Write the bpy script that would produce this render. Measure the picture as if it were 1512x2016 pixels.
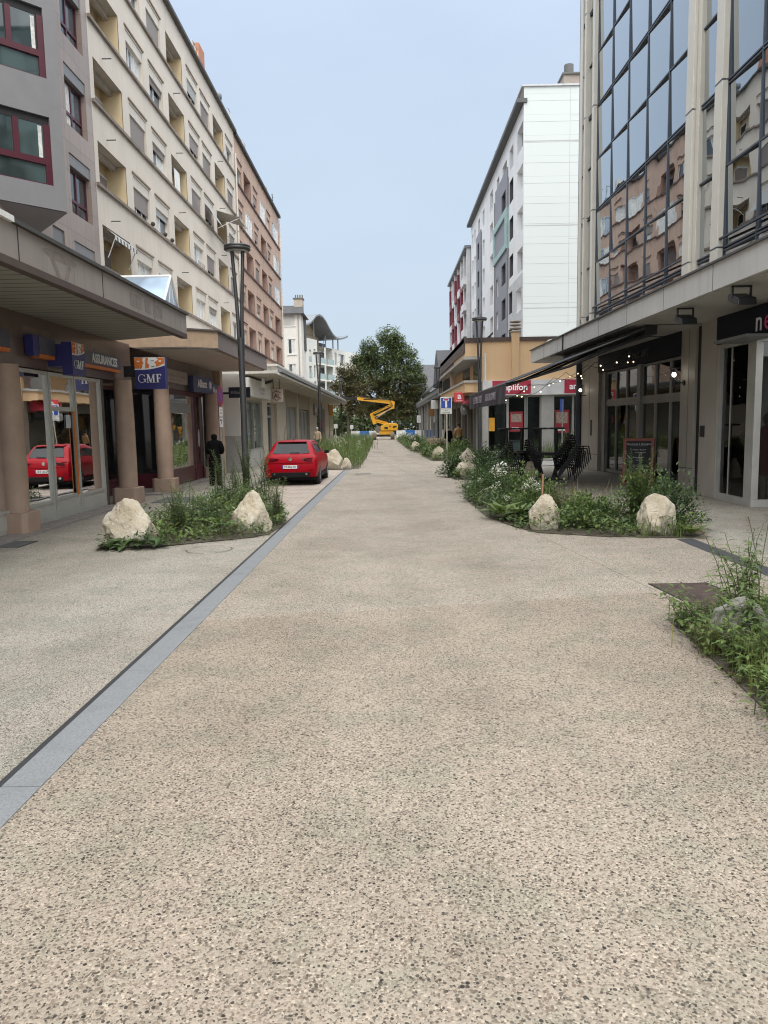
import bpy, math, random
from mathutils import Vector, Matrix, noise
random.seed(11)
C = bpy.context.scene
for o in list(bpy.data.objects): bpy.data.objects.remove(o)

# ------------------------------------------------------------------ camera
cam_data = bpy.data.cameras.new('camera'); cam = bpy.data.objects.new('camera', cam_data); C.collection.objects.link(cam)
F_PX, CAM_H = 1480.0, 2.0
cam_data.sensor_fit = 'VERTICAL'; cam_data.sensor_height = 36.0; cam_data.lens = 36.0*F_PX/2016.0
cam_data.clip_start = 0.05; cam_data.clip_end = 3000
_p, _y, _r = math.atan(176/F_PX), math.atan(12/F_PX), 0.018
_f = Vector((-math.sin(_y)*math.cos(_p), math.cos(_y)*math.cos(_p), -math.sin(_p)))
_rt = Vector((math.cos(_y), math.sin(_y), 0)); _u = _rt.cross(_f)
_rt2 = _rt*math.cos(_r) - _u*math.sin(_r); _u2 = _u*math.cos(_r) + _rt*math.sin(_r)
cam.matrix_world = Matrix(((_rt2.x, _u2.x, -_f.x, 0), (_rt2.y, _u2.y, -_f.y, 0), (_rt2.z, _u2.z, -_f.z, CAM_H), (0, 0, 0, 1)))
C.camera = cam
C.render.resolution_x, C.render.resolution_y = 768, 1024

# ------------------------------------------------------------------ world, sun, exposure
SUN_EL, SUN_AZ = math.radians(50), math.radians(163)      # azimuth clockwise from +Y: behind the camera, to its right, veiled by thin cloud
world = bpy.data.worlds.new('World'); C.world = world; world.use_nodes = True
nt = world.node_tree; nt.nodes.clear()
out = nt.nodes.new('ShaderNodeOutputWorld'); bg = nt.nodes.new('ShaderNodeBackground')
sky = nt.nodes.new('ShaderNodeTexSky'); sky.sky_type = 'NISHITA'; sky.sun_disc = False
sky.sun_elevation = SUN_EL; sky.sun_rotation = SUN_AZ; sky.altitude = 0; sky.air_density = 1.0; sky.dust_density = 2.0; sky.ozone_density = 1.5
# thin high cloud veil: pale, faintly streaked, whiter low down, boosted overhead
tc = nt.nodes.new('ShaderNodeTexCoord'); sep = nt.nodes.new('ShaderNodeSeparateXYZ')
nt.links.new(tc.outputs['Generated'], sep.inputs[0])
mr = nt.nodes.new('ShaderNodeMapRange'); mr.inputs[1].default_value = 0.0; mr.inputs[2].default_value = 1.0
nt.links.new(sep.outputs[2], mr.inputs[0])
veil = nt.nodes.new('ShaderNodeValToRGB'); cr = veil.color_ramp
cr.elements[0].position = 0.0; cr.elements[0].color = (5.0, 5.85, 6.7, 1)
cr.elements[1].position = 1.0; cr.elements[1].color = (25, 26, 27, 1)  # out-of-view zenith boosted far above the visible sky to light the facades
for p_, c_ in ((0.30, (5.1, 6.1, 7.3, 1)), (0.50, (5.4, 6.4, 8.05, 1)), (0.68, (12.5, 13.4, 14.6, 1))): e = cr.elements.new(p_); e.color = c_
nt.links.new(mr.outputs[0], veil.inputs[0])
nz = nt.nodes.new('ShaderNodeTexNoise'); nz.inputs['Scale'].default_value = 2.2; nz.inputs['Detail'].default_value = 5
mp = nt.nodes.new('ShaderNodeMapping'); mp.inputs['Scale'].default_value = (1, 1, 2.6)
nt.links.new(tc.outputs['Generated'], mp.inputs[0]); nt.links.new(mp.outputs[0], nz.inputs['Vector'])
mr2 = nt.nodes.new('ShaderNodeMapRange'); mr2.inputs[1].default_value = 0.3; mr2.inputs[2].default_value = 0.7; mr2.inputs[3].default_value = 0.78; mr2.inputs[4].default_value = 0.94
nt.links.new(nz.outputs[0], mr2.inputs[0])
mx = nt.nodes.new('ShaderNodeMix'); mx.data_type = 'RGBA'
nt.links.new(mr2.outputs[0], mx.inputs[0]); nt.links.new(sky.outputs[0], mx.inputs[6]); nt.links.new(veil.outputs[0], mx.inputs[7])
# wide glow round the veiled sun, added behind the view to fill the facades
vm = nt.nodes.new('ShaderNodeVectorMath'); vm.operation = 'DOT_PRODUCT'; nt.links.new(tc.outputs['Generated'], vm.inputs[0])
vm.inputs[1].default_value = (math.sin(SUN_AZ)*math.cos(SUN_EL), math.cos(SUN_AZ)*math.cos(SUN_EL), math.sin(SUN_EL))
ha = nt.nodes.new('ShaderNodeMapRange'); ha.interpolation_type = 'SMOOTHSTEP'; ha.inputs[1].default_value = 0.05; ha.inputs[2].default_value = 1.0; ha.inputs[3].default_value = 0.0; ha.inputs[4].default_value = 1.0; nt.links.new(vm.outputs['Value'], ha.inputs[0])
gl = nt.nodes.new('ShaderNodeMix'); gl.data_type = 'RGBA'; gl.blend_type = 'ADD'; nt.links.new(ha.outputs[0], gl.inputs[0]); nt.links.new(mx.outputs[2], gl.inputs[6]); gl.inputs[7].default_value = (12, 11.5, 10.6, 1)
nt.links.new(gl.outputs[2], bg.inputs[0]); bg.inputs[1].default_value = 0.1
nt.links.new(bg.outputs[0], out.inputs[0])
sun_d = bpy.data.lights.new('sun', 'SUN'); sun_d.energy = 0.9; sun_d.angle = math.radians(20); sun_d.color = (1.0, 0.95, 0.87)
sun = bpy.data.objects.new('sun', sun_d); C.collection.objects.link(sun)
_d = Vector((math.sin(SUN_AZ)*math.cos(SUN_EL), math.cos(SUN_AZ)*math.cos(SUN_EL), math.sin(SUN_EL)))   # towards the sun
sun.rotation_euler = _d.to_track_quat('Z', 'Y').to_euler(); sun.location = (0, -20, 40)
C.view_settings.view_transform = 'Standard'; C.view_settings.look = 'None'; C.view_settings.gamma = 1; C.view_settings.exposure = 0.36
C.render.engine = 'CYCLES'; C.cycles.use_denoising = True; C.cycles.max_bounces = 8; C.cycles.transparent_max_bounces = 16
C.cycles.filter_width = 1.1; C.cycles.caustics_reflective = False; C.cycles.caustics_refractive = False; C.cycles.sample_clamp_indirect = 6

# ------------------------------------------------------------------ materials
MATS = {}
class N:
    """tiny node-graph helper"""
    def __init__(s, name):
        s.m = bpy.data.materials.new(name); s.m.use_nodes = True; s.t = s.m.node_tree; s.t.nodes.clear()
        s.o = s.t.nodes.new('ShaderNodeOutputMaterial'); s.b = s.t.nodes.new('ShaderNodeBsdfPrincipled'); s.l(s.b.outputs[0], s.o.inputs[0])
        s.geo = None
    def n(s, t, **kw):
        x = s.t.nodes.new('ShaderNode'+t)
        for k, v in kw.items(): setattr(x, k, v)
        return x
    def l(s, a, b): s.t.links.new(a, b)
    def pos(s, scale=(1, 1, 1)):
        g = s.n('NewGeometry'); mpn = s.n('Mapping'); mpn.inputs['Scale'].default_value = scale; s.l(g.outputs['Position'], mpn.inputs[0]); return mpn.outputs[0]
    def obj(s, scale=(1, 1, 1)):
        g = s.n('TexCoord'); mpn = s.n('Mapping'); mpn.inputs['Scale'].default_value = scale; s.l(g.outputs['Object'], mpn.inputs[0]); return mpn.outputs[0]
    def noise(s, vec, scale, detail=4, rough=0.55):
        x = s.n('TexNoise'); x.inputs['Scale'].default_value = scale; x.inputs['Detail'].default_value = detail; x.inputs['Roughness'].default_value = rough; s.l(vec, x.inputs['Vector']); return x.outputs[0]
    def ramp(s, fac, *stops, interp='LINEAR'):
        x = s.n('ValToRGB'); x.color_ramp.interpolation = interp; el = x.color_ramp.elements
        while len(el) < len(stops): el.new(0.5)
        for e_, (p_, c_) in zip(el, stops):
            e_.position = p_; e_.color = (c_[0], c_[1], c_[2], 1) if isinstance(c_, (tuple, list)) else (c_, c_, c_, 1)
        s.l(fac, x.inputs[0]); return x.outputs[0]
    def mix(s, a, b, fac=0.5, mode='MIX'):
        x = s.n('Mix', data_type='RGBA', blend_type=mode)
        for v, i in ((fac, 0), (a, 6), (b, 7)):
            if isinstance(v, bpy.types.NodeSocket): s.l(v, x.inputs[i])
            else: x.inputs[i].default_value = v if i == 0 else (v[0], v[1], v[2], 1)
        return x.outputs[2]
    def math(s, op, a, b=0.0):
        x = s.n('Math', operation=op)
        for v, i in ((a, 0), (b, 1)):
            if isinstance(v, bpy.types.NodeSocket): s.l(v, x.inputs[i])
            else: x.inputs[i].default_value = v
        return x.outputs[0]
    def bump(s, h, strength=0.3, dist=0.02):
        x = s.n('Bump'); x.inputs['Strength'].default_value = strength; x.inputs['Distance'].default_value = dist
        s.l(h, x.inputs['Height']); s.l(x.outputs[0], s.b.inputs['Normal'])
    def set(s, col=None, rough=None, metal=None, **kw):
        for v, k in ((col, 'Base Color'), (rough, 'Roughness'), (metal, 'Metallic')):
            if v is None: continue
            if isinstance(v, bpy.types.NodeSocket): s.l(v, s.b.inputs[k])
            else: s.b.inputs[k].default_value = (v[0], v[1], v[2], 1) if k == 'Base Color' else v
        for k, v in kw.items(): s.b.inputs[k.replace('_', ' ')].default_value = v
        return s.m

def M(name, col, rough=0.6, metal=0.0, var=0.12, scale=2.0, bump=0.0, bscale=60, streak=0.0, spec=None, obj=False, grime=None):
    """plain procedural material: base colour with soft blotches, vertical streaks of dirt and fine bump"""
    if name in MATS: return MATS[name]
    k = N(name); v = k.obj() if obj else k.pos()
    c = k.mix(tuple(x*(1-var) for x in col), tuple(min(1, x*(1+var)) for x in col), k.ramp(k.noise(v, scale, 5), (0.3, 0.0), (0.7, 1.0)))
    if streak:
        st = k.noise(k.pos((1.3, 1.3, 0.07)), 4.0, 6, 0.65)
        c = k.mix(c, tuple(x*0.45 for x in (grime or col)), k.math('MULTIPLY', k.ramp(st, (0.48, 0.0), (0.75, 1.0)), streak))
    m = k.set(c, rough, metal)
    if spec is not None: k.b.inputs['Specular IOR Level'].default_value = spec
    if bump: k.bump(k.noise(v, bscale, 4), bump, 0.01)
    MATS[name] = m; return m

def emis(name, col, strength):
    k = N(name); k.set(col, 0.4); k.b.inputs['Emission Color'].default_value = (*col, 1); k.b.inputs['Emission Strength'].default_value = strength
    MATS[name] = k.m; return k.m

def aggregate(name, base, dark, scale=52.0, contrast=1.0, joints=False):
    """washed exposed-aggregate concrete: pebbles of mixed browns and greys set in a pale matrix"""
    k = N(name); p = k.pos()
    wob = k.noise(p, 70, 2); wv = k.n('VectorMath', operation='SCALE'); k.l(p, wv.inputs[0]); wv.inputs[3].default_value = 1.0
    # pebbles: two sizes of cell
    v1 = k.n('TexVoronoi', feature='F1'); v1.inputs['Scale'].default_value = scale; v1.inputs['Randomness'].default_value = 1.0; k.l(p, v1.inputs['Vector'])
    v2 = k.n('TexVoronoi', feature='F1'); v2.inputs['Scale'].default_value = scale*2.1; k.l(p, v2.inputs['Vector'])
    s1 = k.n('SeparateColor'); k.l(v1.outputs['Color'], s1.inputs[0]); s2 = k.n('SeparateColor'); k.l(v2.outputs['Color'], s2.inputs[0])
    b = base
    def sc(f, t=(1, 1, 1)): return tuple(min(1, b[i]*f*t[i]) for i in range(3))
    peb = k.ramp(s1.outputs[0], (0.0, sc(1.10)), (0.12, sc(0.92, (.97, 1, 1))), (0.27, sc(0.70, (1.05, 0.97, 0.92))), (0.42, sc(0.54, (1.06, 0.96, 0.90))), (0.56, sc(0.42, (.97, 1, 1.0))), (0.68, sc(0.27, (1.0, .98, .97))), (0.80, sc(0.15, (0.95, 1, 1.05))), (0.90, sc(0.07, (.9, 1, 1.08))), (0.95, sc(1.5)), interp='CONSTANT')
    fine = k.ramp(s2.outputs[0], (0.0, sc(1.22)), (0.30, sc(1.08)), (0.52, sc(0.92)), (0.70, sc(0.68, (1.03, .97, .92))), (0.84, sc(0.42)), (0.92, sc(0.20)), (0.96, sc(1.6)), interp='CONSTANT')
    r1 = k.math('ADD', k.math('MULTIPLY', s1.outputs[1], 0.36), 0.24)          # pebble radius differs per cell
    d = k.math('SUBTRACT', r1, k.math('ADD', v1.outputs['Distance'], k.math('MULTIPLY', wob, 0.26)))
    mask = k.ramp(d, (-0.11, 0.0), (-0.07, 1.0))
    c = k.mix(fine, peb, mask)
    c = k.mix(sc(0.80), c, contrast)
    big = k.noise(p, 0.55, 4, 0.6); c = k.mix(c, (0.74, 0.73, 0.72), k.math('MULTIPLY', k.ramp(big, (0.44, 0.0), (0.64, 1.0)), 0.6), 'MULTIPLY')
    mid = k.noise(p, 1.9, 4, 0.6); c = k.mix(c, (0.84, 0.90, 0.88), k.math('MULTIPLY', k.ramp(mid, (0.46, 0.0), (0.62, 1.0)), 0.8), 'MULTIPLY')
    lng = k.noise(k.pos((1.0, 0.09, 1)), 0.8, 3); c = k.mix(c, (0.83, 0.80, 0.78), k.math('MULTIPLY', k.ramp(lng, (0.45, 0.0), (0.7, 1.0)), 0.6), 'MULTIPLY')
    if joints:
        g = k.n('NewGeometry'); sp = k.n('SeparateXYZ'); k.l(g.outputs['Position'], sp.inputs[0])
        jy = k.math('SUBTRACT', k.math('SUBTRACT', sp.outputs[1], k.math('MULTIPLY', sp.outputs[0], 0.19)), 7.95)   # pour joint across the road
        near = k.ramp(jy, (0.0, 1.0), (0.02, 0.0)); c = k.mix(c, (0.93, 0.90, 0.87), near, 'MULTIPLY')
        jl = k.ramp(k.math('ABSOLUTE', jy), (0.005, 1.0), (0.018, 0.0)); c = k.mix(c, (1.14, 1.13, 1.12), jl, 'MULTIPLY')
        jx = k.math('ABSOLUTE', k.math('SUBTRACT', k.math('ADD', sp.outputs[0], k.math('MULTIPLY', sp.outputs[1], 0.11)), 4.02))
        c = k.mix(c, (0.66, 0.63, 0.60), k.math('MULTIPLY', k.ramp(jx, (0.004, 1.0), (0.014, 0.0)), k.ramp(sp.outputs[1], (0.0, 1.0), (1.0, 1.0))), 'MULTIPLY')
    m = k.set(c, 0.82); k.b.inputs['Specular IOR Level'].default_value = 0.3
    k.bump(k.math('ADD', k.math('MULTIPLY', mask, 1.0), k.math('MULTIPLY', v2.outputs['Distance'], -0.6)), 0.55, 0.006)
    MATS[name] = m; return m

def granite(name, col, tile=(1.2, 0.7), var=0.10, speck=0.25, rough=0.45, axis='yz', joint=0.5, stain=.55):
    """cut stone cladding: large slabs with thin joints, per-slab tone and fine speckle"""
    k = N(name); g = k.n('NewGeometry'); sp = k.n('SeparateXYZ'); k.l(g.outputs['Position'], sp.inputs[0])
    cb = k.n('CombineXYZ'); k.l(sp.outputs[{'x': 0, 'y': 1, 'z': 2}[axis[0]]], cb.inputs[0]); k.l(sp.outputs[{'x': 0, 'y': 1, 'z': 2}[axis[1]]], cb.inputs[1])
    br = k.n('TexBrick'); br.offset = 0.0; br.inputs['Scale'].default_value = 1.0; br.inputs['Mortar Size'].default_value = 0.008; br.inputs['Mortar Smooth'].default_value = 0.1
    br.inputs['Brick Width'].default_value = tile[0]; br.inputs['Row Height'].default_value = tile[1]; k.l(cb.outputs[0], br.inputs['Vector'])
    br.inputs['Color1'].default_value = (*[x*(1-var) for x in col], 1); br.inputs['Color2'].default_value = (*[x*(1+var) for x in col], 1); br.inputs['Mortar'].default_value = (*[x*joint for x in col], 1)
    sn = k.noise(k.pos(), 90, 3, 0.7); c = k.mix(br.outputs[0], tuple(x*0.5 for x in col), k.math('MULTIPLY', k.ramp(sn, (0.45, 0.0), (0.7, 1.0)), speck))
    st = k.noise(k.pos((1.2, 1.2, 0.1)), 3.0, 5, 0.6); c = k.mix(c, tuple(x*0.62 for x in col), k.math('MULTIPLY', k.ramp(st, (0.5, 0.0), (0.8, 1.0)), stain))
    m = k.set(c, rough); MATS[name] = m; return m

def shopglass(name, tint=(0.55, 0.58, 0.56), refl=0.9, ior=1.7):
    """clear shop glazing: transparent sheet with a Fresnel reflection"""
    k = N(name); t = k.n('BsdfTransparent'); t.inputs[0].default_value = (*tint, 1)
    gl = k.n('BsdfGlossy'); gl.inputs[0].default_value = (refl, refl, refl, 1); gl.inputs[1].default_value = 0.015
    fr = k.n('Fresnel'); fr.inputs[0].default_value = ior; ms = k.n('MixShader')
    nzv = k.noise(k.pos(), 0.9, 2); bp = k.n('Bump'); bp.inputs['Strength'].default_value = 0.06; bp.inputs['Distance'].default_value = 0.05; k.l(nzv, bp.inputs['Height']); k.l(bp.outputs[0], gl.inputs['Normal'])
    k.l(fr.outputs[0], ms.inputs[0]); k.l(t.outputs[0], ms.inputs[1]); k.l(gl.outputs[0], ms.inputs[2]); k.l(ms.outputs[0], k.o.inputs[0])
    MATS[name] = k.m; return k.m

def darkglass(name, col=(0.03, 0.035, 0.04), rough=0.06, spec=0.9):
    k = N(name); c = k.mix(col, tuple(x*2.2 for x in col), k.ramp(k.noise(k.pos(), 0.7, 2), (0.45, 0.0), (0.6, 1.0)))
    k.set(c, rough); k.b.inputs['Specular IOR Level'].default_value = spec; MATS[name] = k.m; return k.m

def mirrorglass(name, col):
    """reflective curtain-wall glass, each sheet slightly rippled"""
    k = N(name); k.set(col, 0.012, 1.0)
    t = k.t; lw = k.n('LayerWeight'); lw.inputs[0].default_value = .5; mrr = k.n('MapRange'); mrr.inputs[1].default_value = .48; mrr.inputs[2].default_value = .76; mrr.inputs[3].default_value = .36; mrr.inputs[4].default_value = .70; k.l(lw.outputs['Facing'], mrr.inputs[0])
    k.l(k.mix((0, 0, 0), col, mrr.outputs[0]), k.b.inputs['Base Color'])
    n1 = k.noise(k.pos((1, 1, 1)), 0.55, 1.5); n2 = k.noise(k.pos((1, 1, 1)), 2.0, 1)
    k.bump(k.math('ADD', n1, k.math('MULTIPLY', n2, 0.07)), 0.16, 0.06); MATS[name] = k.m; return k.m

def leafmat(name, col, trans=0.25, var=0.35):
    k = N(name); oi = k.n('ObjectInfo'); g = k.n('NewGeometry')
    nz_ = k.noise(k.pos(), 3.0, 3); isl = k.n('NewGeometry')
    f = k.math('ADD', k.math('MULTIPLY', isl.outputs['Random Per Island'], 0.7), k.math('MULTIPLY', nz_, 0.45))
    c = k.ramp(f, (0.05, tuple(x*(1-var) for x in col)), (0.5, col), (1.0, tuple(min(1, x*(1+var*1.1)) for x in (col[0]*1.12, col[1], col[2]*0.8))))
    k.set(c, 0.5); k.b.inputs['Specular IOR Level'].default_value = 0.3
    tr = k.n('BsdfTranslucent'); k.l(c, tr.inputs[0]); ms = k.n('MixShader'); ms.inputs[0].default_value = trans
    k.l(k.b.outputs[0], ms.inputs[1]); k.l(tr.outputs[0], ms.inputs[2]); k.l(ms.outputs[0], k.o.inputs[0]); MATS[name] = k.m; return k.m

# ------------------------------------------------------------------ mesh building
X, Y, Z = Vector((1, 0, 0)), Vector((0, 1, 0)), Vector((0, 0, 1))
class Fr:
    """a wall's frame: a runs along u, b up, c outwards"""
    def __init__(s, o, u, n): s.o, s.u, s.n = Vector(o), Vector(u), Vector(n)
    def __call__(s, a, b, c=0.0): return s.o + s.u*a + Z*b + s.n*c

class MB:
    def __init__(s): s.v, s.f, s.m, s.s = [], [], [], []
    def add(s, vs, fs, m=0, smooth=False):
        k = len(s.v); s.v += [Vector(p) for p in vs]
        for f in fs: s.f.append([i+k for i in f]); s.m.append(m); s.s.append(smooth)
        return s
    def quad(s, a, b, c, d, m=0): return s.add((a, b, c, d), ((0, 1, 2, 3),), m)
    def hexa(s, p, m=0):   # p: 8 corners, bottom 4 then top 4
        return s.add(p, ((0, 3, 2, 1), (4, 5, 6, 7), (0, 1, 5, 4), (1, 2, 6, 5), (2, 3, 7, 6), (3, 0, 4, 7)), m)
    def box(s, x0, x1, y0, y1, z0, z1, m=0):
        return s.hexa([(x0, y0, z0), (x1, y0, z0), (x1, y1, z0), (x0, y1, z0), (x0, y0, z1), (x1, y0, z1), (x1, y1, z1), (x0, y1, z1)], m)
    def fbox(s, fr, a0, a1, b0, b1, c0, c1, m=0):
        return s.hexa([fr(a0, b0, c0), fr(a1, b0, c0), fr(a1, b0, c1), fr(a0, b0, c1), fr(a0, b1, c0), fr(a1, b1, c0), fr(a1, b1, c1), fr(a0, b1, c1)], m)
    def prism(s, pts, vec, m=0):
        n = len(pts); vec = Vector(vec); p0 = [Vector(p) for p in pts]; p1 = [p+vec for p in p0]
        return s.add(p0+p1, [list(range(n))[::-1], list(range(n, 2*n))]+[(i, (i+1) % n, n+(i+1) % n, n+i) for i in range(n)], m)
    def cyl(s, p0, p1, r0, r1=None, n=12, m=0, caps=True):
        p0, p1 = Vector(p0), Vector(p1); r1 = r0 if r1 is None else r1
        d = (p1-p0).normalized(); a = d.orthogonal().normalized(); b = d.cross(a)
        vs = [p0+(a*math.cos(t)+b*math.sin(t))*r0 for t in [2*math.pi*i/n for i in range(n)]]+[p1+(a*math.cos(t)+b*math.sin(t))*r1 for t in [2*math.pi*i/n for i in range(n)]]
        s.add(vs, [(i, (i+1) % n, n+(i+1) % n, n+i) for i in range(n)], m, True)
        if caps: s.add(vs[:n], [list(range(n))[::-1]], m); s.add(vs[n:], [list(range(n))], m)
        return s
    def tube(s, path, r, n=8, m=0):
        for a, b in zip(path, path[1:]): s.cyl(a, b, r, r, n, m)
        return s
    def lathe(s, c, prof, n=20, m=0, axis=None):
        c = Vector(c); k = len(prof); vs = []
        for (r, z) in prof:
            for i in range(n): t = 2*math.pi*i/n; vs.append(c+Vector((r*math.cos(t), r*math.sin(t), z)))
        fs = [(j*n+i, j*n+(i+1) % n, (j+1)*n+(i+1) % n, (j+1)*n+i) for j in range(k-1) for i in range(n)]
        s.add(vs, fs, m, True); s.add(vs[:n], [list(range(n))[::-1]], m); s.add(vs[-n:], [list(range(n))], m); return s
    def ball(s, c, r, n=10, m=0, sq=(1, 1, 1)):
        c = Vector(c); vs = [c+Vector((0, 0, -r*sq[2]))]; h = n//2
        for j in range(1, h):
            ph = -math.pi/2+math.pi*j/h
            for i in range(n): t = 2*math.pi*i/n; vs.append(c+Vector((r*sq[0]*math.cos(ph)*math.cos(t), r*sq[1]*math.cos(ph)*math.sin(t), r*sq[2]*math.sin(ph))))
        vs.append(c+Vector((0, 0, r*sq[2]))); L = len(vs)-1
        fs = [(0, 1+(i+1) % n, 1+i) for i in range(n)]
        for j in range(h-2): fs += [(1+j*n+i, 1+j*n+(i+1) % n, 1+(j+1)*n+(i+1) % n, 1+(j+1)*n+i) for i in range(n)]
        fs += [(L, 1+(h-2)*n+i, 1+(h-2)*n+(i+1) % n) for i in range(n)]
        return s.add(vs, fs, m, True)
    def wall(s, fr, a0, a1, b0, b1, holes, depth=0.2, m=0, mr=None, c=0.0):
        """wall sheet with rectangular openings (a0, a1, b0, b1[, depth]) and their reveals"""
        mr = m if mr is None else mr
        As = sorted({a0, a1, *[h[0] for h in holes], *[h[1] for h in holes]}); Bs = sorted({b0, b1, *[h[2] for h in holes], *[h[3] for h in holes]})
        As = [a for a in As if a0 <= a <= a1]; Bs = [b for b in Bs if b0 <= b <= b1]
        for i in range(len(As)-1):
            j = 0
            while j < len(Bs)-1:
                x, y = (As[i]+As[i+1])/2, (Bs[j]+Bs[j+1])/2
                if any(h[0] < x < h[1] and h[2] < y < h[3] for h in holes): j += 1; continue
                k = j+1
                while k < len(Bs)-1 and not any(h[0] < x < h[1] and h[2] < (Bs[k]+Bs[k+1])/2 < h[3] for h in holes): k += 1
                s.quad(fr(As[i], Bs[j], c), fr(As[i+1], Bs[j], c), fr(As[i+1], Bs[k], c), fr(As[i], Bs[k], c), m); j = k
        for h in holes:
            d = h[4] if len(h) > 4 else depth; q = c-d
            for (p0, p1) in (((h[0], h[2]), (h[1], h[2])), ((h[1], h[2]), (h[1], h[3])), ((h[1], h[3]), (h[0], h[3])), ((h[0], h[3]), (h[0], h[2]))):
                s.quad(fr(*p0, c), fr(*p1, c), fr(*p1, q), fr(*p0, q), mr)
        return s
    def each(s, name, mats, parent=None, **kw):
        """like build, but every separate piece becomes an object of its own"""
        pa = list(range(len(s.v)))
        def fd(a):
            while pa[a] != a: pa[a] = pa[pa[a]]; a = pa[a]
            return a
        for f in s.f:
            for a in f[1:]: pa[fd(a)] = fd(f[0])
        gs = {}
        for i, f in enumerate(s.f): gs.setdefault(fd(f[0]), []).append(i)
        for fi in gs.values():
            q = MB(); mp_ = {}
            for i in fi:
                for a in s.f[i]:
                    if a not in mp_: mp_[a] = len(q.v); q.v.append(s.v[a])
                q.f.append([mp_[a] for a in s.f[i]]); q.m.append(s.m[i]); q.s.append(s.s[i])
            o = q.build(name, mats, parent, **kw)
        return o
    def build(s, name, mats, parent=None, bevel=0.0, smooth=False, loc=None):
        me = bpy.data.meshes.new(name); off = OFF.get(parent.name, Vector((0, 0, 0))) if parent else Vector((0, 0, 0))
        if loc is not None: off = Vector(loc)
        me.from_pydata([tuple(p-off) for p in s.v], [], s.f); 
        for mt in (mats if isinstance(mats, (list, tuple)) else [mats]): me.materials.append(mt)
        me.polygons.foreach_set('material_index', s.m); me.polygons.foreach_set('use_smooth', [True]*len(s.f) if smooth else s.s); me.update()
        o = bpy.data.objects.new(name, me); C.collection.objects.link(o)
        if parent: o.parent = parent; OFF[o.name] = off
        elif loc is not None: o.location = off; OFF[o.name] = off
        if bevel:
            w = o.modifiers.new('weld', 'WELD'); w.merge_threshold = 0.0002
            b = o.modifiers.new('bevel', 'BEVEL'); b.width = bevel; b.segments = 2; b.limit_method = 'ANGLE'
        return o
OFF = {}
def tag(o, label=None, cat=None, group=None, kind=None):
    if label: o['label'] = label
    if cat: o['category'] = cat
    if group: o['group'] = group
    if kind: o['kind'] = kind
    return o
def thing(name, loc, label, cat, group=None, local=False, rz=0.0):
    """an Empty at the thing's base; its parts are given in world coordinates, or in local ones with local=True"""
    o = bpy.data.objects.new(name, None); C.collection.objects.link(o); o.empty_display_size = 0.3
    o.location = loc; o.rotation_euler = (0, 0, rz); OFF[o.name] = Vector((0, 0, 0)) if local else Vector(loc); return tag(o, label, cat, group)
def copy_tree(o, parent=None):
    c = o.copy(); C.collection.objects.link(c)
    if parent: c.parent = parent
    for ch in o.children: copy_tree(ch, c)
    return c
DG = None
def text(s, size, fr, a, b, c, mat, parent, name='lettering', ext=0.006, align='CENTER', sx=1.0, shear=0.0, bold=0.0, spacing=1.0):
    cu = bpy.data.curves.new('txt', 'FONT'); cu.body = s; cu.size = size; cu.extrude = ext; cu.align_x = align; cu.align_y = 'CENTER'; cu.offset = bold; cu.shear = shear; cu.space_character = spacing; cu.resolution_u = 3
    o = bpy.data.objects.new('txt', cu); C.collection.objects.link(o)
    me = bpy.data.meshes.new_from_object(o.evaluated_get(bpy.context.evaluated_depsgraph_get()))
    bpy.data.objects.remove(o); bpy.data.curves.remove(cu)
    mb = MB(); mb.add([fr(a+v.co.x*sx, b+v.co.y, c+v.co.z) for v in me.vertices], [list(p.vertices) for p in me.polygons]); bpy.data.meshes.remove(me)
    return mb.build(name, mat, parent)
def struct(mb, name, mats, **kw):
    o = mb.build(name, mats, **kw); o['kind'] = 'structure'; return o
# ------------------------------------------------------------------ shared materials
CONC = aggregate('washed_aggregate', (0.342, 0.298, 0.246), None, 52, 0.93, True)
PAVE = aggregate('pavement_aggregate', (0.345, 0.314, 0.268), None, 66, 1.0)
GREYSTRIP = granite('grey_granite_kerb', (0.215, 0.225, 0.232), (50, 50), 0.02, 0.75, 0.75, 'xy', 0.7)
DARKSLOT = M('drain_slot', (0.025, 0.025, 0.027), 0.8)
BLACKM = M('black_metal', (0.022, 0.022, 0.024), 0.45, 0.3)
ANTHR = M('anthracite_paint', (0.055, 0.055, 0.057), 0.5, 0.2)
WHITEM = M('white_paint', (0.75, 0.75, 0.73), 0.5, streak=0.2)
SOIL = M('planting_soil', (0.10, 0.085, 0.06), 0.95, var=0.4, scale=18, bump=0.8, bscale=60)
ASPH = M('asphalt', (0.10, 0.10, 0.10), 0.9, var=0.2, scale=3, bump=0.3, bscale=150)

# ------------------------------------------------------------------ ground
struct(MB().quad((-220, -60, -0.02), (220, -60, -0.02), (220, 420, -0.02), (-220, 420, -0.02)), 'ground', PAVE)
struct(MB().add([(-2.05, -12, 0), (5.2, -12, 0), (5.2, 130, 0), (-1.68, 130, 0), (-1.68, 35, 0), (-2.05, 0, 0)], ((0, 1, 2, 3, 4, 5),)), 'road', CONC)
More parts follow.
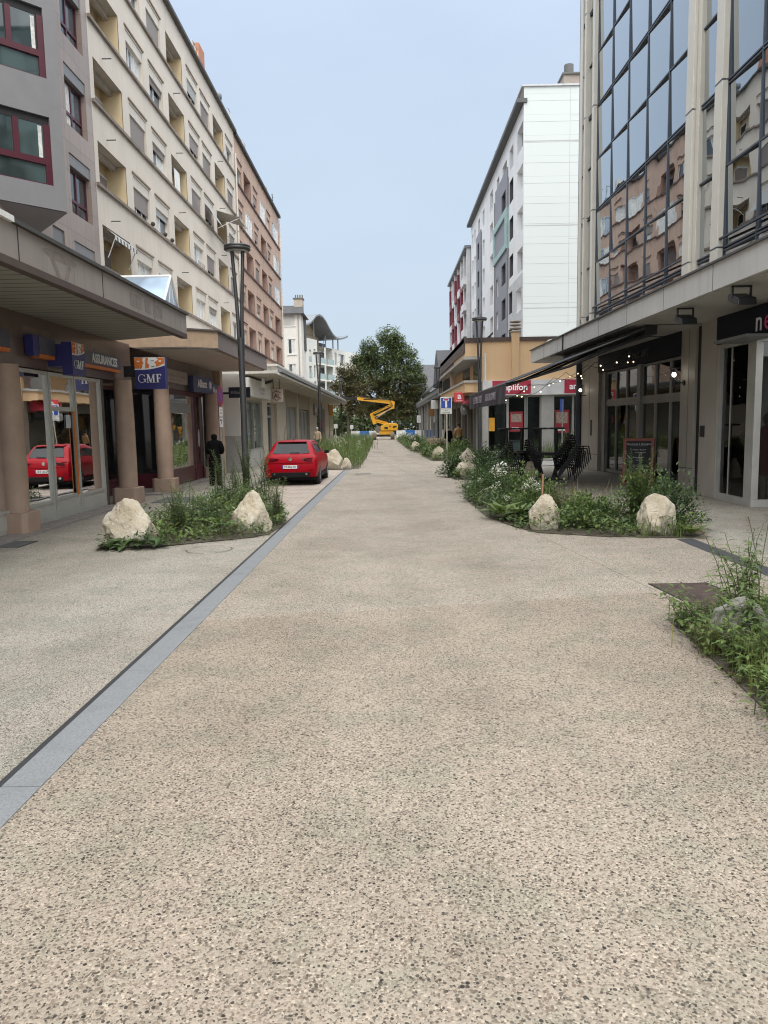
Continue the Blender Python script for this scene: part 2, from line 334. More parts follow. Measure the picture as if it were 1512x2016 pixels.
# left pavement, in the same poured aggregate but finer
mb = MB(); mb.quad((-9, -12, -0.004), (-2.16, -12, -0.004), (-2.16, 130, -0.004), (-9, 130, -0.004)); struct(mb, 'pavement', PAVE)
mb = MB(); mb.quad((5.2, -12, -0.004), (14, -12, -0.004), (14, 32.3, -0.004), (5.2, 32.3, -0.004)); mb.quad((5.2, 39.5, -0.004), (14, 39.5, -0.004), (14, 130, -0.004), (5.2, 130, -0.004)); struct(mb, 'pavement', PAVE)
mb = MB()
pts = [(-2.25, 0), (-2.25, 4.1), (-2.06, 14.3), (-1.86, 31.5), (-1.86, 60)]
mb = MB(); slot = MB()
y = -6.0
while y < 60:
    y1 = y+2.0; xa = -2.30+0.0105*max(0, y); xb = -2.30+0.0105*max(0, y1)
    xa, xb = min(xa, -1.93), min(xb, -1.93)
    mb.hexa([(xa+0.045, y+.002, -0.05), (xa+0.27, y+.002, -0.05), (xb+0.27, y1-.004, -0.05), (xb+0.045, y1-.004, -0.05), (xa+0.045, y+.004, 0.006), (xa+0.27, y+.004, 0.006), (xb+0.27, y1-.004, 0.006), (xb+0.045, y1-.004, 0.006)])
    slot.quad((xa, y, 0.003), (xa+0.046, y, 0.003), (xb+0.046, y1, 0.003), (xb, y1, 0.003)); y = y1
struct(mb, 'kerb', GREYSTRIP); struct(slot, 'drain_channel', DARKSLOT)
# filler between slot and pavement / strip and road
mb = MB(); mb.quad((-2.40, -12, -0.002), (-1.7, -12, -0.002), (-1.7, 130, -0.002), (-2.40, 130, -0.002)); struct(mb, 'pavement', PAVE)
# parking bay: rectangular pavers in pinkish grey, with its own dark edge
k = N('bay_pavers'); br = k.n('TexBrick'); br.inputs['Scale'].default_value = 1; br.inputs['Brick Width'].default_value = 0.30; br.inputs['Row Height'].default_value = 0.15; br.inputs['Mortar Size'].default_value = 0.006
br.inputs['Color1'].default_value = (.36, .30, .255, 1); br.inputs['Color2'].default_value = (.42, .355, .30, 1); br.inputs['Mortar'].default_value = (.17, .15, .13, 1); k.l(k.pos(), br.inputs['Vector'])
c = k.mix(br.outputs[0], (0.8, 0.8, 0.8), k.ramp(k.noise(k.pos(), 1.5, 4), (.4, 0.), (.7, 1.)), 'MULTIPLY'); BAY = k.set(c, 0.85)
struct(MB().quad((-4.45, 15, 0.0), (-2.17, 15, 0.0), (-2.0, 32.5, 0.0), (-4.45, 32.5, 0.0)), 'parking_bay', BAY)
struct(MB().box(-4.62, -4.45, 15, 32.5, -0.05, 0.03), 'kerb', M('dark_kerb', (0.13, 0.13, 0.13), 0.8, var=.2, scale=8))
# right-hand dark drain band and side street
struct(MB().quad((4.72, 6, 0.004), (5.0, 6, 0.004), (5.0, 12.3, 0.004), (4.72, 12.3, 0.004)), 'drain_channel', M('dark_basalt', (0.045, 0.045, 0.05), 0.7, var=.2, scale=20, bump=.3))
struct(MB().quad((3.6, 33.0, 0.005), (60, 33.0, 0.005), (60, 36.6, 0.005), (3.6, 36.6, 0.005)), 'side_street', M('side_street_paving', (0.26, 0.25, 0.235), 0.85, var=.15, scale=2, bump=.3, bscale=120))
struct(MB().box(5.2, 60, 36.6, 36.78, -0.05, 0.12).box(7.4, 60, 32.55, 32.7, -0.05, 0.1), 'kerb', M('pale_kerb', (0.42, 0.41, 0.39), 0.8, var=.15, scale=6))
# doorstep slabs in front of the left shops
struct(MB().box(-7.9, -6.75, 12.5, 19.2, -0.05, 0.035).box(-8.2, -6.7, 22.0, 31.0, -0.05, 0.03), 'step', M('threshold_stone', (0.26, 0.235, 0.215), 0.7, var=.2, scale=5))
# access covers and gratings let into the paving
RUST = M('rusty_steel', (0.085, 0.058, 0.05), 0.65, 0.4, var=0.35, scale=6, bump=.4, bscale=90)
def cover(x0, x1, y0, y1, label, mat, skew=0.0, z=0.006, name='access_cover'):
    t = thing(name, ((x0+x1)/2, (y0+y1)/2, 0), label, 'cover')
    MB().hexa([(x0+skew, y0, -.02), (x1+skew, y0, -.02), (x1, y1, -.02), (x0, y1, -.02), (x0+skew, y0, z), (x1+skew, y0, z), (x1, y1, z), (x0, y1, z)]).build('plate', mat, t)
    fr_ = MB()
    for (a, b, c2, d) in ((x0-.02, x0, y0, y1), (x1, x1+.02, y0, y1)): fr_.hexa([(a+skew, c2, -.02), (b+skew, c2, -.02), (b, d, -.02), (a, d, -.02), (a+skew, c2, z+.002), (b+skew, c2, z+.002), (b, d, z+.002), (a, d, z+.002)])
    fr_.build('rim', BLACKM, t)
cover(3.13, 3.80, 7.62, 8.97, 'rusty brown steel plate set in the concrete beside the nearest right-hand rock', RUST, 0.12)
cover(-1.30, -0.75, 29.45, 29.85, 'small dark grating across the road ahead of the red car', BLACKM)
cover(-1.05, -0.45, 51.0, 51.6, 'far dark cover in the middle of the road towards the lift', BLACKM)
cover(-6.3, -5.35, 19.7, 21.2, 'dark grey slab cover in the left pavement behind the two pale rocks', ASPH)
cover(-7.1, -6.35, 12.6, 13.3, 'dark cover at the left edge of the pavement by the nearest column', ASPH)
def ring(label, x, y, r, mat):
    mb = MB(); n = 28
    for i in range(n):
        if i % 9 in (3, 4): continue
        a, b = 2*math.pi*i/n, 2*math.pi*(i+1)/n
        mb.quad((x+math.cos(a)*r, y+math.sin(a)*r, .0035), (x+math.cos(b)*r, y+math.sin(b)*r, .0035), (x+math.cos(b)*(r+.015), y+math.sin(b)*(r+.015), .0035), (x+math.cos(a)*(r+.015), y+math.sin(a)*(r+.015), .0035))
    tag(mb.build('manhole_ring', mat), label, 'manhole')
ring('faint round manhole outline in the paving below the left planting bed', -2.95, 12.05, 0.36, RUST)
# ------------------------------------------------------------------ left-hand buildings: shared pieces
k = N('roller_slats'); g = k.n('NewGeometry'); sp = k.n('SeparateXYZ'); k.l(g.outputs['Position'], sp.inputs[0])
sl = k.math('FRACT', k.math('MULTIPLY', sp.outputs[2], 18.0)); c = k.mix((0.285, 0.25, 0.235), (0.23, 0.20, 0.19), k.ramp(k.noise(k.pos(), 0.25, 1), (.45, 0.), (.55, 1.)))
c = k.mix(c, (0.5, 0.5, 0.5), k.ramp(sl, (0.0, 1.0), (0.14, 0.0)), 'MULTIPLY'); SHUTTER = k.set(c, 0.55); k.bump(sl, 0.4, 0.02)
k = N('grey_slats'); g = k.n('NewGeometry'); sp = k.n('SeparateXYZ'); k.l(g.outputs['Position'], sp.inputs[0])
sl = k.math('FRACT', k.math('MULTIPLY', sp.outputs[2], 18.0)); c = k.mix((0.40, 0.41, 0.40), (0.2, 0.2, 0.2), k.ramp(sl, (0.0, 1.0), (0.14, 0.0)), 'MIX'); SHUTTER_L = k.set(c, 0.5); k.bump(sl, 0.4, 0.02)
CREAM = M('cream_render', (0.62, 0.565, 0.495), 0.85, var=0.06, scale=0.5, bump=0.15, bscale=90, streak=0.18)
CREAM_TRIM = M('pale_trim', (0.62, 0.58, 0.52), 0.7, var=0.06, streak=0.15)
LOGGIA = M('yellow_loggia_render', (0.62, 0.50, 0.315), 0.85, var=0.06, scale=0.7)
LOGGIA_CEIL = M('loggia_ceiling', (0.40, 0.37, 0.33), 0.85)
SILL = M('weathered_sill', (0.215, 0.18, 0.155), 0.8, var=0.25, scale=1.3, streak=0.3)
PINK = M('pink_render', (0.485, 0.345, 0.27), 0.85, var=0.09, scale=0.45, bump=0.15, bscale=90, streak=0.5, grime=(.26, .17, .14))
PINK_TRIM = M('pink_trim', (0.50, 0.36, 0.28), 0.8, var=.08, streak=.3)
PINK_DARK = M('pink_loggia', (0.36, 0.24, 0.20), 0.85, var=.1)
PINK_SILL = M('dark_red_sill', (0.12, 0.075, 0.065), 0.8, var=.25)
WFRAME = M('white_window_frame', (0.70, 0.71, 0.71), 0.4)
PANE = darkglass('window_pane', (0.035, 0.042, 0.05), 0.05, 1.0)
CURTAIN = M('net_curtain', (0.62, 0.62, 0.60), 0.8, var=.25, scale=9)
DARKIN = M('dark_interior', (0.018, 0.018, 0.02), 0.8)
GRANITE = granite('brown_granite', (0.34, 0.275, 0.24), (1.18, 0.92), 0.10, 0.3, 0.4)
GRANITE_D = granite('dark_brown_granite', (0.125, 0.085, 0.07), (2.3, 0.75), 0.10, 0.25, 0.3)
FASCIA = granite('canopy_stone', (0.30, 0.265, 0.24), (3.1, 30), 0.06, 0.15, 0.6)
FASCIA2 = granite('canopy_stone_purplish', (0.225, 0.19, 0.18), (1.6, 30), 0.08, 0.2, 0.6)
TAN = M('tan_stone', (0.40, 0.29, 0.20), 0.75, var=.12, scale=5, bump=.2, streak=.2)
k = N('soffit_slats'); g = k.n('NewGeometry'); sp = k.n('SeparateXYZ'); k.l(g.outputs['Position'], sp.inputs[0])
sl = k.math('FRACT', k.math('MULTIPLY', sp.outputs[1], 3.0)); c = k.mix((0.33, 0.32, 0.285), (0.03, 0.028, 0.026), k.ramp(sl, (0.0, 1.0), (0.10, 1.0), (0.13, 0.0))); SOFFIT = k.set(c, 0.6)
SOFFIT_P = M('plain_soffit', (0.46, 0.42, 0.36), 0.8, var=.06)
BURG = M('burgundy_frame', (0.075, 0.012, 0.022), 0.35)
BAYMETAL = M('grey_bay_metal', (0.205, 0.203, 0.21), 0.45, var=.05)
COLSTONE = M('pink_column_stone', (0.385, 0.275, 0.21), 0.6, var=.10, scale=3, streak=.15)
SGLASS = shopglass('shop_glass')
GREENG0 = darkglass('grey_link_glass', (.10, .115, .11), .05, .8)
DARKSHOP = darkglass('dark_shop_glass', (0.012, 0.013, 0.014), 0.03, 1.0)
ALU = M('grey_aluminium', (0.52, 0.52, 0.48), 0.45, 0.2, var=.06)
RENDW = M('white_render', (0.70, 0.685, 0.64), 0.85, var=.05, scale=.6, streak=.12)
SLATE = M('dark_slate_roof', (0.07, 0.07, 0.075), 0.7, var=.2, scale=3)
ZINC = M('zinc', (0.19, 0.205, 0.22), 0.45, 0.3, var=.1)

def window(fr, parent, a0, a1, b0, b1, depth, frame=None, pane=None, mull=1, box=0.0, boxmat=None, shutter=0.0, shmat=None, transom=None, curtain=0, fw=0.06, name='window'):
    """a window unit set 'depth' behind the wall face: frame bars (the part) > pane, shutter, shutter_box, curtain"""
    frame = frame or WFRAME; pane = pane or PANE; top = b1-box; c0, c1 = -depth, -depth+0.05
    mb = MB(); mb.fbox(fr, a0, a0+fw, b0, top, c0, c1); mb.fbox(fr, a1-fw, a1, b0, top, c0, c1); mb.fbox(fr, a0+fw, a1-fw, b0, b0+fw, c0, c1); mb.fbox(fr, a0+fw, a1-fw, top-fw, top, c0, c1)
    for i in range(mull):
        x = a0+(a1-a0)*(i+1)/(mull+1); mb.fbox(fr, x-fw*.5, x+fw*.5, b0+fw, top-fw, c0, c1+.004)
    if transom: mb.fbox(fr, a0+fw, a1-fw, transom-fw*.6, transom+fw*.6, c0, c1+.008)
    w = mb.build(name, frame, parent)
    MB().fbox(fr, a0+.02, a1-.02, b0+.02, top-.02, c0-.01, c0+.015).build('pane', pane, w)
    if box: MB().fbox(fr, a0+.01, a1-.01, top, b1-.01, -depth*.9, -.03).build('shutter_box', boxmat or CREAM_TRIM, w)
    if shutter > 0: MB().fbox(fr, a0+.03, a1-.03, top-(top-b0)*shutter, top, c1+.03, c1+.055).build('shutter', shmat or SHUTTER, w)
    if curtain:
        cm = MB(); n = 10; xa, xb = (a0+fw, a0+(a1-a0)*.48) if curtain == 1 else ((a0+(a1-a0)*.52, a1-fw) if curtain == 2 else (a0+fw, a1-fw))
        for i in range(n):
            p, q = xa+(xb-xa)*i/n, xa+(xb-xa)*(i+1)/n; cm.quad(fr(p, b0+fw, c0+.017+.006*(i % 2)), fr(q, b0+fw, c0+.017+.006*((i+1) % 2)), fr(q, top-fw, c0+.017+.006*((i+1) % 2)), fr(p, top-fw, c0+.017+.006*(i % 2)))
        cm.build('curtain', CURTAIN, w)
    return w

def loggia(fr, parent, a0, a1, b0, b1, depth=.78, mat=None, ceil=None, doors=True, rnd=random):
    """a recessed balcony: side walls, back wall, ceiling > door"""
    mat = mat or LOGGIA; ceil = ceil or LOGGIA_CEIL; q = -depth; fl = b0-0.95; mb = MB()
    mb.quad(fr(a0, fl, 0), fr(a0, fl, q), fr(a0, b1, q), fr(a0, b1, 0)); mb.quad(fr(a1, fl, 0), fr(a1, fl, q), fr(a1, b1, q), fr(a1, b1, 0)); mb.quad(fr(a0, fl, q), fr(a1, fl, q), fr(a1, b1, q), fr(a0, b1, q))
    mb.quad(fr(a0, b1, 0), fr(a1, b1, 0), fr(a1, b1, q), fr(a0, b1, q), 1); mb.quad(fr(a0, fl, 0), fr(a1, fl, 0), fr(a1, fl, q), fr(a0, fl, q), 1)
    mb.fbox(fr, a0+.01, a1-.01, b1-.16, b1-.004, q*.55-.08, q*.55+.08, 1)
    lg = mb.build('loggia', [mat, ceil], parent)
    w = rnd.choice((.75, .95, 1.15)); x = a1-w-rnd.choice((.02, .15, .3)); d = MB()
    d.fbox(fr, x, x+w, fl+.01, b1-.42, q+.01, q+.05, 0); d.fbox(fr, x+.08, x+w-.08, fl+.1, b1-.5, q+.05, q+.06, 1); d.build('door', [WFRAME if rnd.random() < .6 else SHUTTER, DARKIN if rnd.random() < .7 else SHUTTER], lg)
    rl = MB(); rl.fbox(fr, a0, a1, b0+.0, b0+.05, -.22, -.012); rl.build('coping', CREAM_TRIM if mat is LOGGIA else PINK_TRIM, lg)
    return lg

def body_box(mb, x0, x1, y0, y1, z0, z1, m=0, sides=('y0', 'y1', 'top', 'x0')):
    if 'y0' in sides: mb.quad((x0, y0, z0), (x1, y0, z0), (x1, y0, z1), (x0, y0, z1), m)
    if 'y1' in sides: mb.quad((x0, y1, z0), (x1, y1, z0), (x1, y1, z1), (x0, y1, z1), m)
    if 'x0' in sides: mb.quad((x0, y0, z0), (x0, y1, z0), (x0, y1, z1), (x0, y0, z1), m)
    if 'x1' in sides: mb.quad((x1, y0, z0), (x1, y1, z0), (x1, y1, z1), (x1, y0, z1), m)
    if 'top' in sides: mb.quad((x0, y0, z1), (x1, y0, z1), (x1, y1, z1), (x0, y1, z1), m)

# ------------------------------------------------------------------ cream apartment building
FX = Fr((-10, 0, 0), Y, X)       # street face of the left blocks: a = world Y, b = height, c = towards the street
rc = random.Random(5)
cb = thing('apartment_building', (-10, 40, 0), 'tall cream apartment building with yellow loggias and roller shutters, on the left', 'building')
rows = [7.6, 10.42, 13.18, 15.9, 18.6]
Ls = [(27.55, 30.4), (37.0, 39.7), (46.4, 49.1)]; Ws = [(31.2, 33.25), (34.1, 36.1), (40.6, 42.7), (43.4, 45.5), (49.85, 51.8)]
holes = []
for z in rows:
    for a in Ls: holes.append((a[0], a[1], z+.06, z+1.55, .02))
    for a in Ws: holes.append((a[0], a[1], z+.06, z+1.52, .22))
mb = MB(); mb.wall(FX, 27.2, 52.6, 3.0, 21.35, holes); body_box(mb, -22, -10, 27.2, 52.6, 3.0, 21.35); mb.build('wall', CREAM, cb)
mb = MB()
for z in rows: mb.fbox(FX, 27.22, 52.58, z-.05, z+.06, -.02, .10)
mb.each('sill_band', SILL, cb)
mb = MB()
for z in rows:
    for a in Ws: mb.fbox(FX, a[0]-.12, a[1]+.12, z+1.6, z+1.66, -.01, .05)
mb.each('drip_moulding', M('moulding_brown', (.28, .225, .18), .8, var=.15), cb)
MB().fbox(FX, 27.15, 52.62, 21.35, 21.5, -12.1, .22).build('roof', M('roof_edge_dark', (.07, .065, .06), .6), cb)
for zi, z in enumerate(rows):
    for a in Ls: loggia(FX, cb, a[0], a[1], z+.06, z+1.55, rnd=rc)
    for i, a in enumerate(Ws):
        r = rc.random(); sh = 1.0 if r < .36 else (0.5+rc.random()*.25 if r < .62 else (0.0 if r < .86 else .25))
        if (zi, i) in ((0, 0), (1, 2)): sh = 0.0
        window(FX, cb, a[0], a[1], z+.06, z+1.52, .20, mull=2 if a[1]-a[0] > 2 else 1, box=.38, shutter=sh, curtain=rc.choice((0, 1, 2, 3)) if sh < .5 else 0, shmat=SHUTTER if rc.random() < .85 else SHUTTER_L)
# small clothes-line hooks and flower boxes on the wall
mb = MB()
for z in rows[:4]:
    for a in Ls: mb.fbox(FX, a[0]+.9, a[0]+.93, z+1.86, z+1.89, -.01, .34)
mb.each('hook', ANTHR, cb)
mb = MB()
for (y, z) in ((33.3, 10.6), (35.1, 10.6), (36.2, 10.6)): mb.ball(FX(y, z, .08), .10, 8)
mb.each('flower_pot', M('dark_pot', (.05, .045, .04), .7), cb)
# striped awning over the lowest near loggia, and the open one at the far end
def awn(name, parent, a0, a1, b, out, drop, mats):
    mb = MB(); n = 14
    for i in range(n): p, q = a0+(a1-a0)*i/n, a0+(a1-a0)*(i+1)/n; mb.quad(FX(p, b, 0.0), FX(q, b, 0.0), FX(q, b-drop, out), FX(p, b-drop, out), i % 2); mb.quad(FX(p, b-drop, out), FX(q, b-drop, out), FX(q, b-drop-.16, out+.01), FX(p, b-drop-.16, out+.01), i % 2)
    o = mb.build(name, mats, parent); a = MB()
    for x in (a0+.1, a1-.1): a.cyl(FX(x, b-1.0, -.02), FX(x, b-drop, out), .018, n=6)
    a.each('awning_arm', WFRAME, o); return o
awn('awning', cb, 27.9, 30.3, 9.1, .30, .25, [M('awning_white', (.6, .6, .58), .8), M('awning_grey', (.14, .14, .15), .8)])
awn('awning', cb, 46.5, 49.0, 14.72, 1.35, .42, [M('awning_beige', (.42, .40, .36), .8), M('awning_brown', (.30, .28, .25), .8)])
# sunblind hung outwards from one mid window, laundry on the loggia rail
MB().hexa([FX(43.5, 13.4, .62), FX(45.3, 13.4, .62), FX(45.3, 13.4, .60), FX(43.5, 13.4, .60), FX(43.5, 14.3, .06), FX(45.3, 14.3, .06), FX(45.3, 14.3, .04), FX(43.5, 14.3, .04)]).build('tilted_blind', SHUTTER_L, cb)
mb = MB()
for i in range(8): p, q = 37.3+i*.12, 37.42+i*.12; mb.quad(FX(p, 13.2, .03+.02*(i % 2)), FX(q, 13.2, .03+.02*((i+1) % 2)), FX(q, 14.2, .02), FX(p, 14.2, .02))
mb.build('laundry', WHITEM, cb)
mb = MB()
for i in range(6): mb.quad(FX(41.0+.24*i, 10.5, .09), FX(41.12+.24*i, 10.5, .09), FX(41.12+.24*i, 10.72, .09), FX(41.0+.24*i, 10.72, .09))
mb.build('window_grille', ANTHR, cb)
# things on the roof edge
mb = MB(); mb.box(-11.2, -10.2, 44.6, 45.8, 21.5, 23.2); mb.build('chimney', M('brick_orange', (.42, .19, .11), .8, var=.15, scale=5), cb)
mb = MB()
for y in (43.0, 43.6, 44.2): mb.cyl((-10.2, y, 21.5), (-10.2, y, 22.6), .03, n=6)
mb.cyl((-10.2, 43.0, 22.6), (-10.2, 44.2, 22.6), .025, n=6); mb.cyl((-10.2, 43.0, 22.1), (-10.2, 44.2, 22.1), .02, n=6); mb.build('roof_railing', ALU, cb)
mb = MB(); mb.lathe((-10.4, 49.6, 21.5), [(.25, 0), (.25, .7), (.34, .75), (.34, 1.0), (.2, 1.15)], 10); mb.build('roof_vent', ZINC, cb)
mb = MB()
for y in (51.4, 52.3): mb.cyl((-10.1, y, 21.5), (-10.1, y, 22.5), .025, n=6)
mb.cyl((-10.1, 51.4, 22.5), (-10.1, 52.3, 22.5), .02, n=6); mb.build('roof_railing', ALU, cb)
MB().cyl((-9.9, 52.5, 4.6), (-9.9, 52.5, 20.0), .06, n=8).build('downpipe', CREAM_TRIM, cb)

# ------------------------------------------------------------------ pink apartment building
pb = thing('apartment_building', (-10, 63, 0), 'tall salmon pink apartment building beyond the cream one, dark sill lines', 'building')
rows = [7.5, 10.15, 12.9, 15.6, 18.3]; pl = [(55.75, 58.5), (62.5, 65.1), (69.0, 72.3)]; pw = [(53.3, 54.95), (59.5, 61.3), (65.9, 67.7)]
holes = []
for z in rows:
    for a in pl: holes.append((a[0], a[1], z+.06, z+1.6, .02))
    for a in pw: holes.append((a[0], a[1], z+.06, z+1.55, .22))
mb = MB(); mb.wall(FX, 52.62, 73.2, 3.0, 21.2, holes); body_box(mb, -22, -10, 52.62, 73.2, 3.0, 21.2); mb.build('wall', PINK, pb)
mb = MB()
for z in rows: mb.fbox(FX, 52.64, 73.25, z-.05, z+.06, -.02, .10)
mb.each('sill_band', PINK_SILL, pb)
mb = MB()
for z in rows:
    for a in pw: mb.fbox(FX, a[0]-.12, a[1]+.12, z+1.63, z+1.69, -.01, .05)
mb.each('drip_moulding', PINK_SILL, pb)
MB().fbox(FX, 52.63, 73.3, 21.2, 21.42, -12.1, .2).build('roof', M('roof_edge_black', (.03, .028, .028), .6), pb)
glazed = {(0, 3), (0, 4), (1, 3), (1, 4), (2, 2), (2, 3), (2, 4), (0, 2)}
for zi, z in enumerate(rows):
    for i, a in enumerate(pl):
        if (i, zi) in ((0, 3), (1, 4), (2, 2), (2, 3), (2, 4)): window(FX, pb, a[0], a[1], z+.06, z+1.6, .06, mull=3, curtain=rc.choice((1, 2, 3)), pane=darkglass('glazed_loggia_pane', (.16, .18, .20), .05, 1.0) if 'glazed_loggia_pane' not in MATS else MATS['glazed_loggia_pane'])
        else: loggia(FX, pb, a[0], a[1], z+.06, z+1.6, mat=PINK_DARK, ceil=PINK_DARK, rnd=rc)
    for a in pw:
        r = rc.random(); window(FX, pb, a[0], a[1], z+.06, z+1.55, .20, box=.36, boxmat=PINK_TRIM, shutter=1.0 if r < .3 else (.5 if r < .55 else 0), curtain=rc.choice((0, 1, 3)), shmat=SHUTTER if r > .15 else SHUTTER_L)
mb = MB()
for (y, h) in ((56, .9), (57.5, 1.1), (60.5, .8), (67.5, 1.0)): mb.box(-11, -10.2, y, y+.7, 21.42, 21.42+h)
mb.each('roof_vent', M('pale_vent', (.45, .44, .42), .7), pb)
mb = MB(); mb.cyl((-10.3, 71.8, 21.4), (-10.3, 71.8, 23.0), .03, n=5); mb.cyl((-10.3, 71.3, 22.8), (-10.3, 72.4, 22.8), .02, n=5); mb.cyl((-10.3, 71.5, 22.5), (-10.3, 72.2, 22.5), .02, n=5); mb.build('antenna', ANTHR, pb)
MB().cyl((-9.88, 73.0, 4.4), (-9.88, 73.0, 21.0), .06, n=8).build('downpipe', CREAM_TRIM, pb)

# ------------------------------------------------------------------ brown granite building (nearest on the left)
gb = thing('granite_building', (-8, 14, 0), 'brown granite building nearest on the left, with burgundy window frames and stone canopy', 'building')
gz = [6.15, 8.87, 11.59, 14.31, 17.03, 19.75]
cols = [(24.98, 26.68), (16.9, 18.5), (13.6, 15.4), (9.5, 11.2)]
holes = [(a[0], a[1], z, z+1.85) for z in gz for a in cols] + [(23.4, 24.25, 6.9, 8.1)]
mb = MB(); mb.wall(FX, 2.0, 27.18, 4.3, 22.5, holes, .25); body_box(mb, -22, -10, 2.0, 27.18, 4.3, 22.5); mb.build('wall', GRANITE, gb)
for z in gz:
    for a in cols: window(FX, gb, a[0], a[1], z, z+1.85, .22, frame=BURG, mull=1, box=.36, boxmat=BAYMETAL, transom=z+.5, curtain=rc.choice((0, 1, 1)), fw=.08)
window(FX, gb, 23.4, 24.25, 6.9, 8.1, .15, frame=BAYMETAL, shutter=1, shmat=BAYMETAL, mull=0)
# triangular oriel stack
A, B, D = Vector((-10, 20.1, 0)), Vector((-8.72, 21.45, 0)), Vector((-10, 22.0, 0))
u = (B-A).normalized(); L = (B-A).length; OF = Fr(A, u, Vector((u.y, -u.x, 0)))
wins = [(0.04, L-.34, 8.52+2.74*i, 10.28+2.74*i) for i in range(5)]
mb = MB(); mb.wall(OF, 0, L, 7.9, 22.5, wins, .10); mb.quad(B+Z*7.9, D+Z*7.9, D+Z*22.5, B+Z*22.5); mb.add((A+Z*7.9, B+Z*7.9, D+Z*7.9), ((0, 1, 2),))
orl = mb.build('oriel', BAYMETAL, gb)
MB().add((A+Z*7.88, B+Z*7.88, D+Z*7.88, D+Z*7.35), ((0, 1, 3), (1, 2, 3))).build('oriel_underside', BAYMETAL, gb)
for w in wins:
    mb = MB(); a0, a1, b0, b1 = w; t = b1-.2
    mb.fbox(OF, a0, a0+.04, b0, t, -.10, -.03); mb.fbox(OF, a1-.16, a1, b0, t, -.10, -.02); mb.fbox(OF, a0+.04, a1-.16, b0+.52, b0+.68, -.10, -.02); mb.fbox(OF, a0+.04, a1-.16, b0, b0+.03, -.10, -.03); mb.fbox(OF, a0+.52, a0+.66, b0+.68, t, -.10, -.025)
    wo = mb.build('window', BURG, gb); MB().fbox(OF, a0, a1-.16, b0, t, -.12, -.085).build('pane', darkglass('oriel_pane', (.03, .045, .045), .03, 1.0) if 'oriel_pane' not in MATS else MATS['oriel_pane'], wo); MB().fbox(OF, a0, a1, t, b1, -.14, -.075).build('shutter_box', DARKIN, wo)
    cm = MB(); cm.fbox(OF, a1-.30, a1-.20, b0+.7, t-.05, -.083, -.08); cm.build('curtain', CURTAIN, wo)
# podium: canopy, lintel, columns and shop front of the insurance office
CF = Fr((-5.0, 0, 0), Y, X)
mb = MB(); mb.hexa([(-10.0, -4, 4.28), (-5.0, -4, 4.28), (-5.0, 19.15, 4.28), (-10.0, 21.6, 4.28), (-10.0, -4, 4.74), (-5.0, -4, 4.74), (-5.0, 19.15, 4.74), (-10.0, 21.6, 4.74)]); mb.build('canopy', FASCIA, gb)
MB().hexa([(-7.2, -4, 4.255), (-5.14, -4, 4.255), (-5.14, 19.05, 4.255), (-7.2, 20.0, 4.255), (-7.2, -4, 4.276), (-5.14, -4, 4.276), (-5.14, 19.05, 4.276), (-7.2, 20.0, 4.276)]).build('soffit', SOFFIT, gb)
MB().hexa([(-5.14, -4, 4.17), (-4.985, -4, 4.17), (-4.985, 19.12, 4.17), (-5.14, 19.15, 4.17), (-5.14, -4, 4.275), (-4.985, -4, 4.275), (-4.985, 19.12, 4.275), (-5.14, 19.15, 4.275)]).build('drip_edge', M('dark_brown_edge', (.075, .05, .042), .6), gb)
mb = MB(); mb.box(-5.25, -4.94, 10.4, 19.2, 4.742, 4.80); mb.build('capping', M('dark_capping', (.06, .058, .056), .6), gb)
MB().box(-5.25, -4.94, -4, 10.38, 4.742, 4.82).build('capping', WHITEM, gb)
# ghost marks left by old lettering
mb = MB()
el = [CF(11.9+.62*math.cos(2*math.pi*i/20), 4.60+.065*math.sin(2*math.pi*i/20), .004) for i in range(20)]; mb.add(el, [list(range(20))])
for (a, b) in ((11.55, 11.75), (12.15, 12.0)): mb.quad(CF(a, 4.53, .004), CF(a+.14, 4.53, .004), CF(b+.14, 4.3, .004), CF(b, 4.3, .004))
for (a, b) in ((15.0, 15.7), (15.9, 16.3), (16.45, 17.1)): mb.quad(CF(a, 4.36, .004), CF(b, 4.36, .004), CF(b, 4.62, .004), CF(a, 4.62, .004))
mb.each('stain', M('fascia_stain', (.215, .18, .165), .65, var=.15, scale=6), gb)
mb = MB()
for y in (10.55, 13.6, 16.55): mb.fbox(CF, y, y+.025, 4.28, 4.74, -.01, .003)
mb.each('joint', DARKSLOT, gb)
LF = Fr((-7.15, 0, 0), Y, X)
mb = MB(); mb.fbox(LF, -4, 21.2, 3.22, 4.27, -2.5, 0); mb.build('lintel', GRANITE_D, gb)
mb = MB()
for (a, b, z0, z1) in ((15.0, 16.2, 3.9, 4.02), (17.5, 18.4, 3.9, 4.0), (18.6, 19.7, 3.84, 3.96), (16.0, 17.0, 3.24, 3.36), (19.9, 20.6, 3.3, 3.6)): mb.fbox(LF, a, b, z0, z1, 0, .003)
mb.each('stain', M('lintel_patch', (.20, .15, .125), .5, var=.15), gb)
def column(x, y, z1=3.22):
    mb = MB(); mb.lathe((x, y, 0.42), [(.245, 0), (.25, .8), (.245, 1.8), (.225, z1-.42)], 24); co = mb.build('column', COLSTONE, gb)
    mb = MB(); mb.prism([(x+.34*sx*1.0, y+.34*sy, 0) for sx, sy in ((-.75, -1), (.75, -1), (1, -.75), (1, .75), (.75, 1), (-.75, 1), (-1, .75), (-1, -.75))], (0, 0, .42)); mb.build('column_base', COLSTONE, co, bevel=.012)
for (x, y) in ((-7.2, 14.35), (-6.93, 19.85), (-6.9, 8.8)): column(x, y)
SF = Fr((-7.24, 0, 0), Y, X)
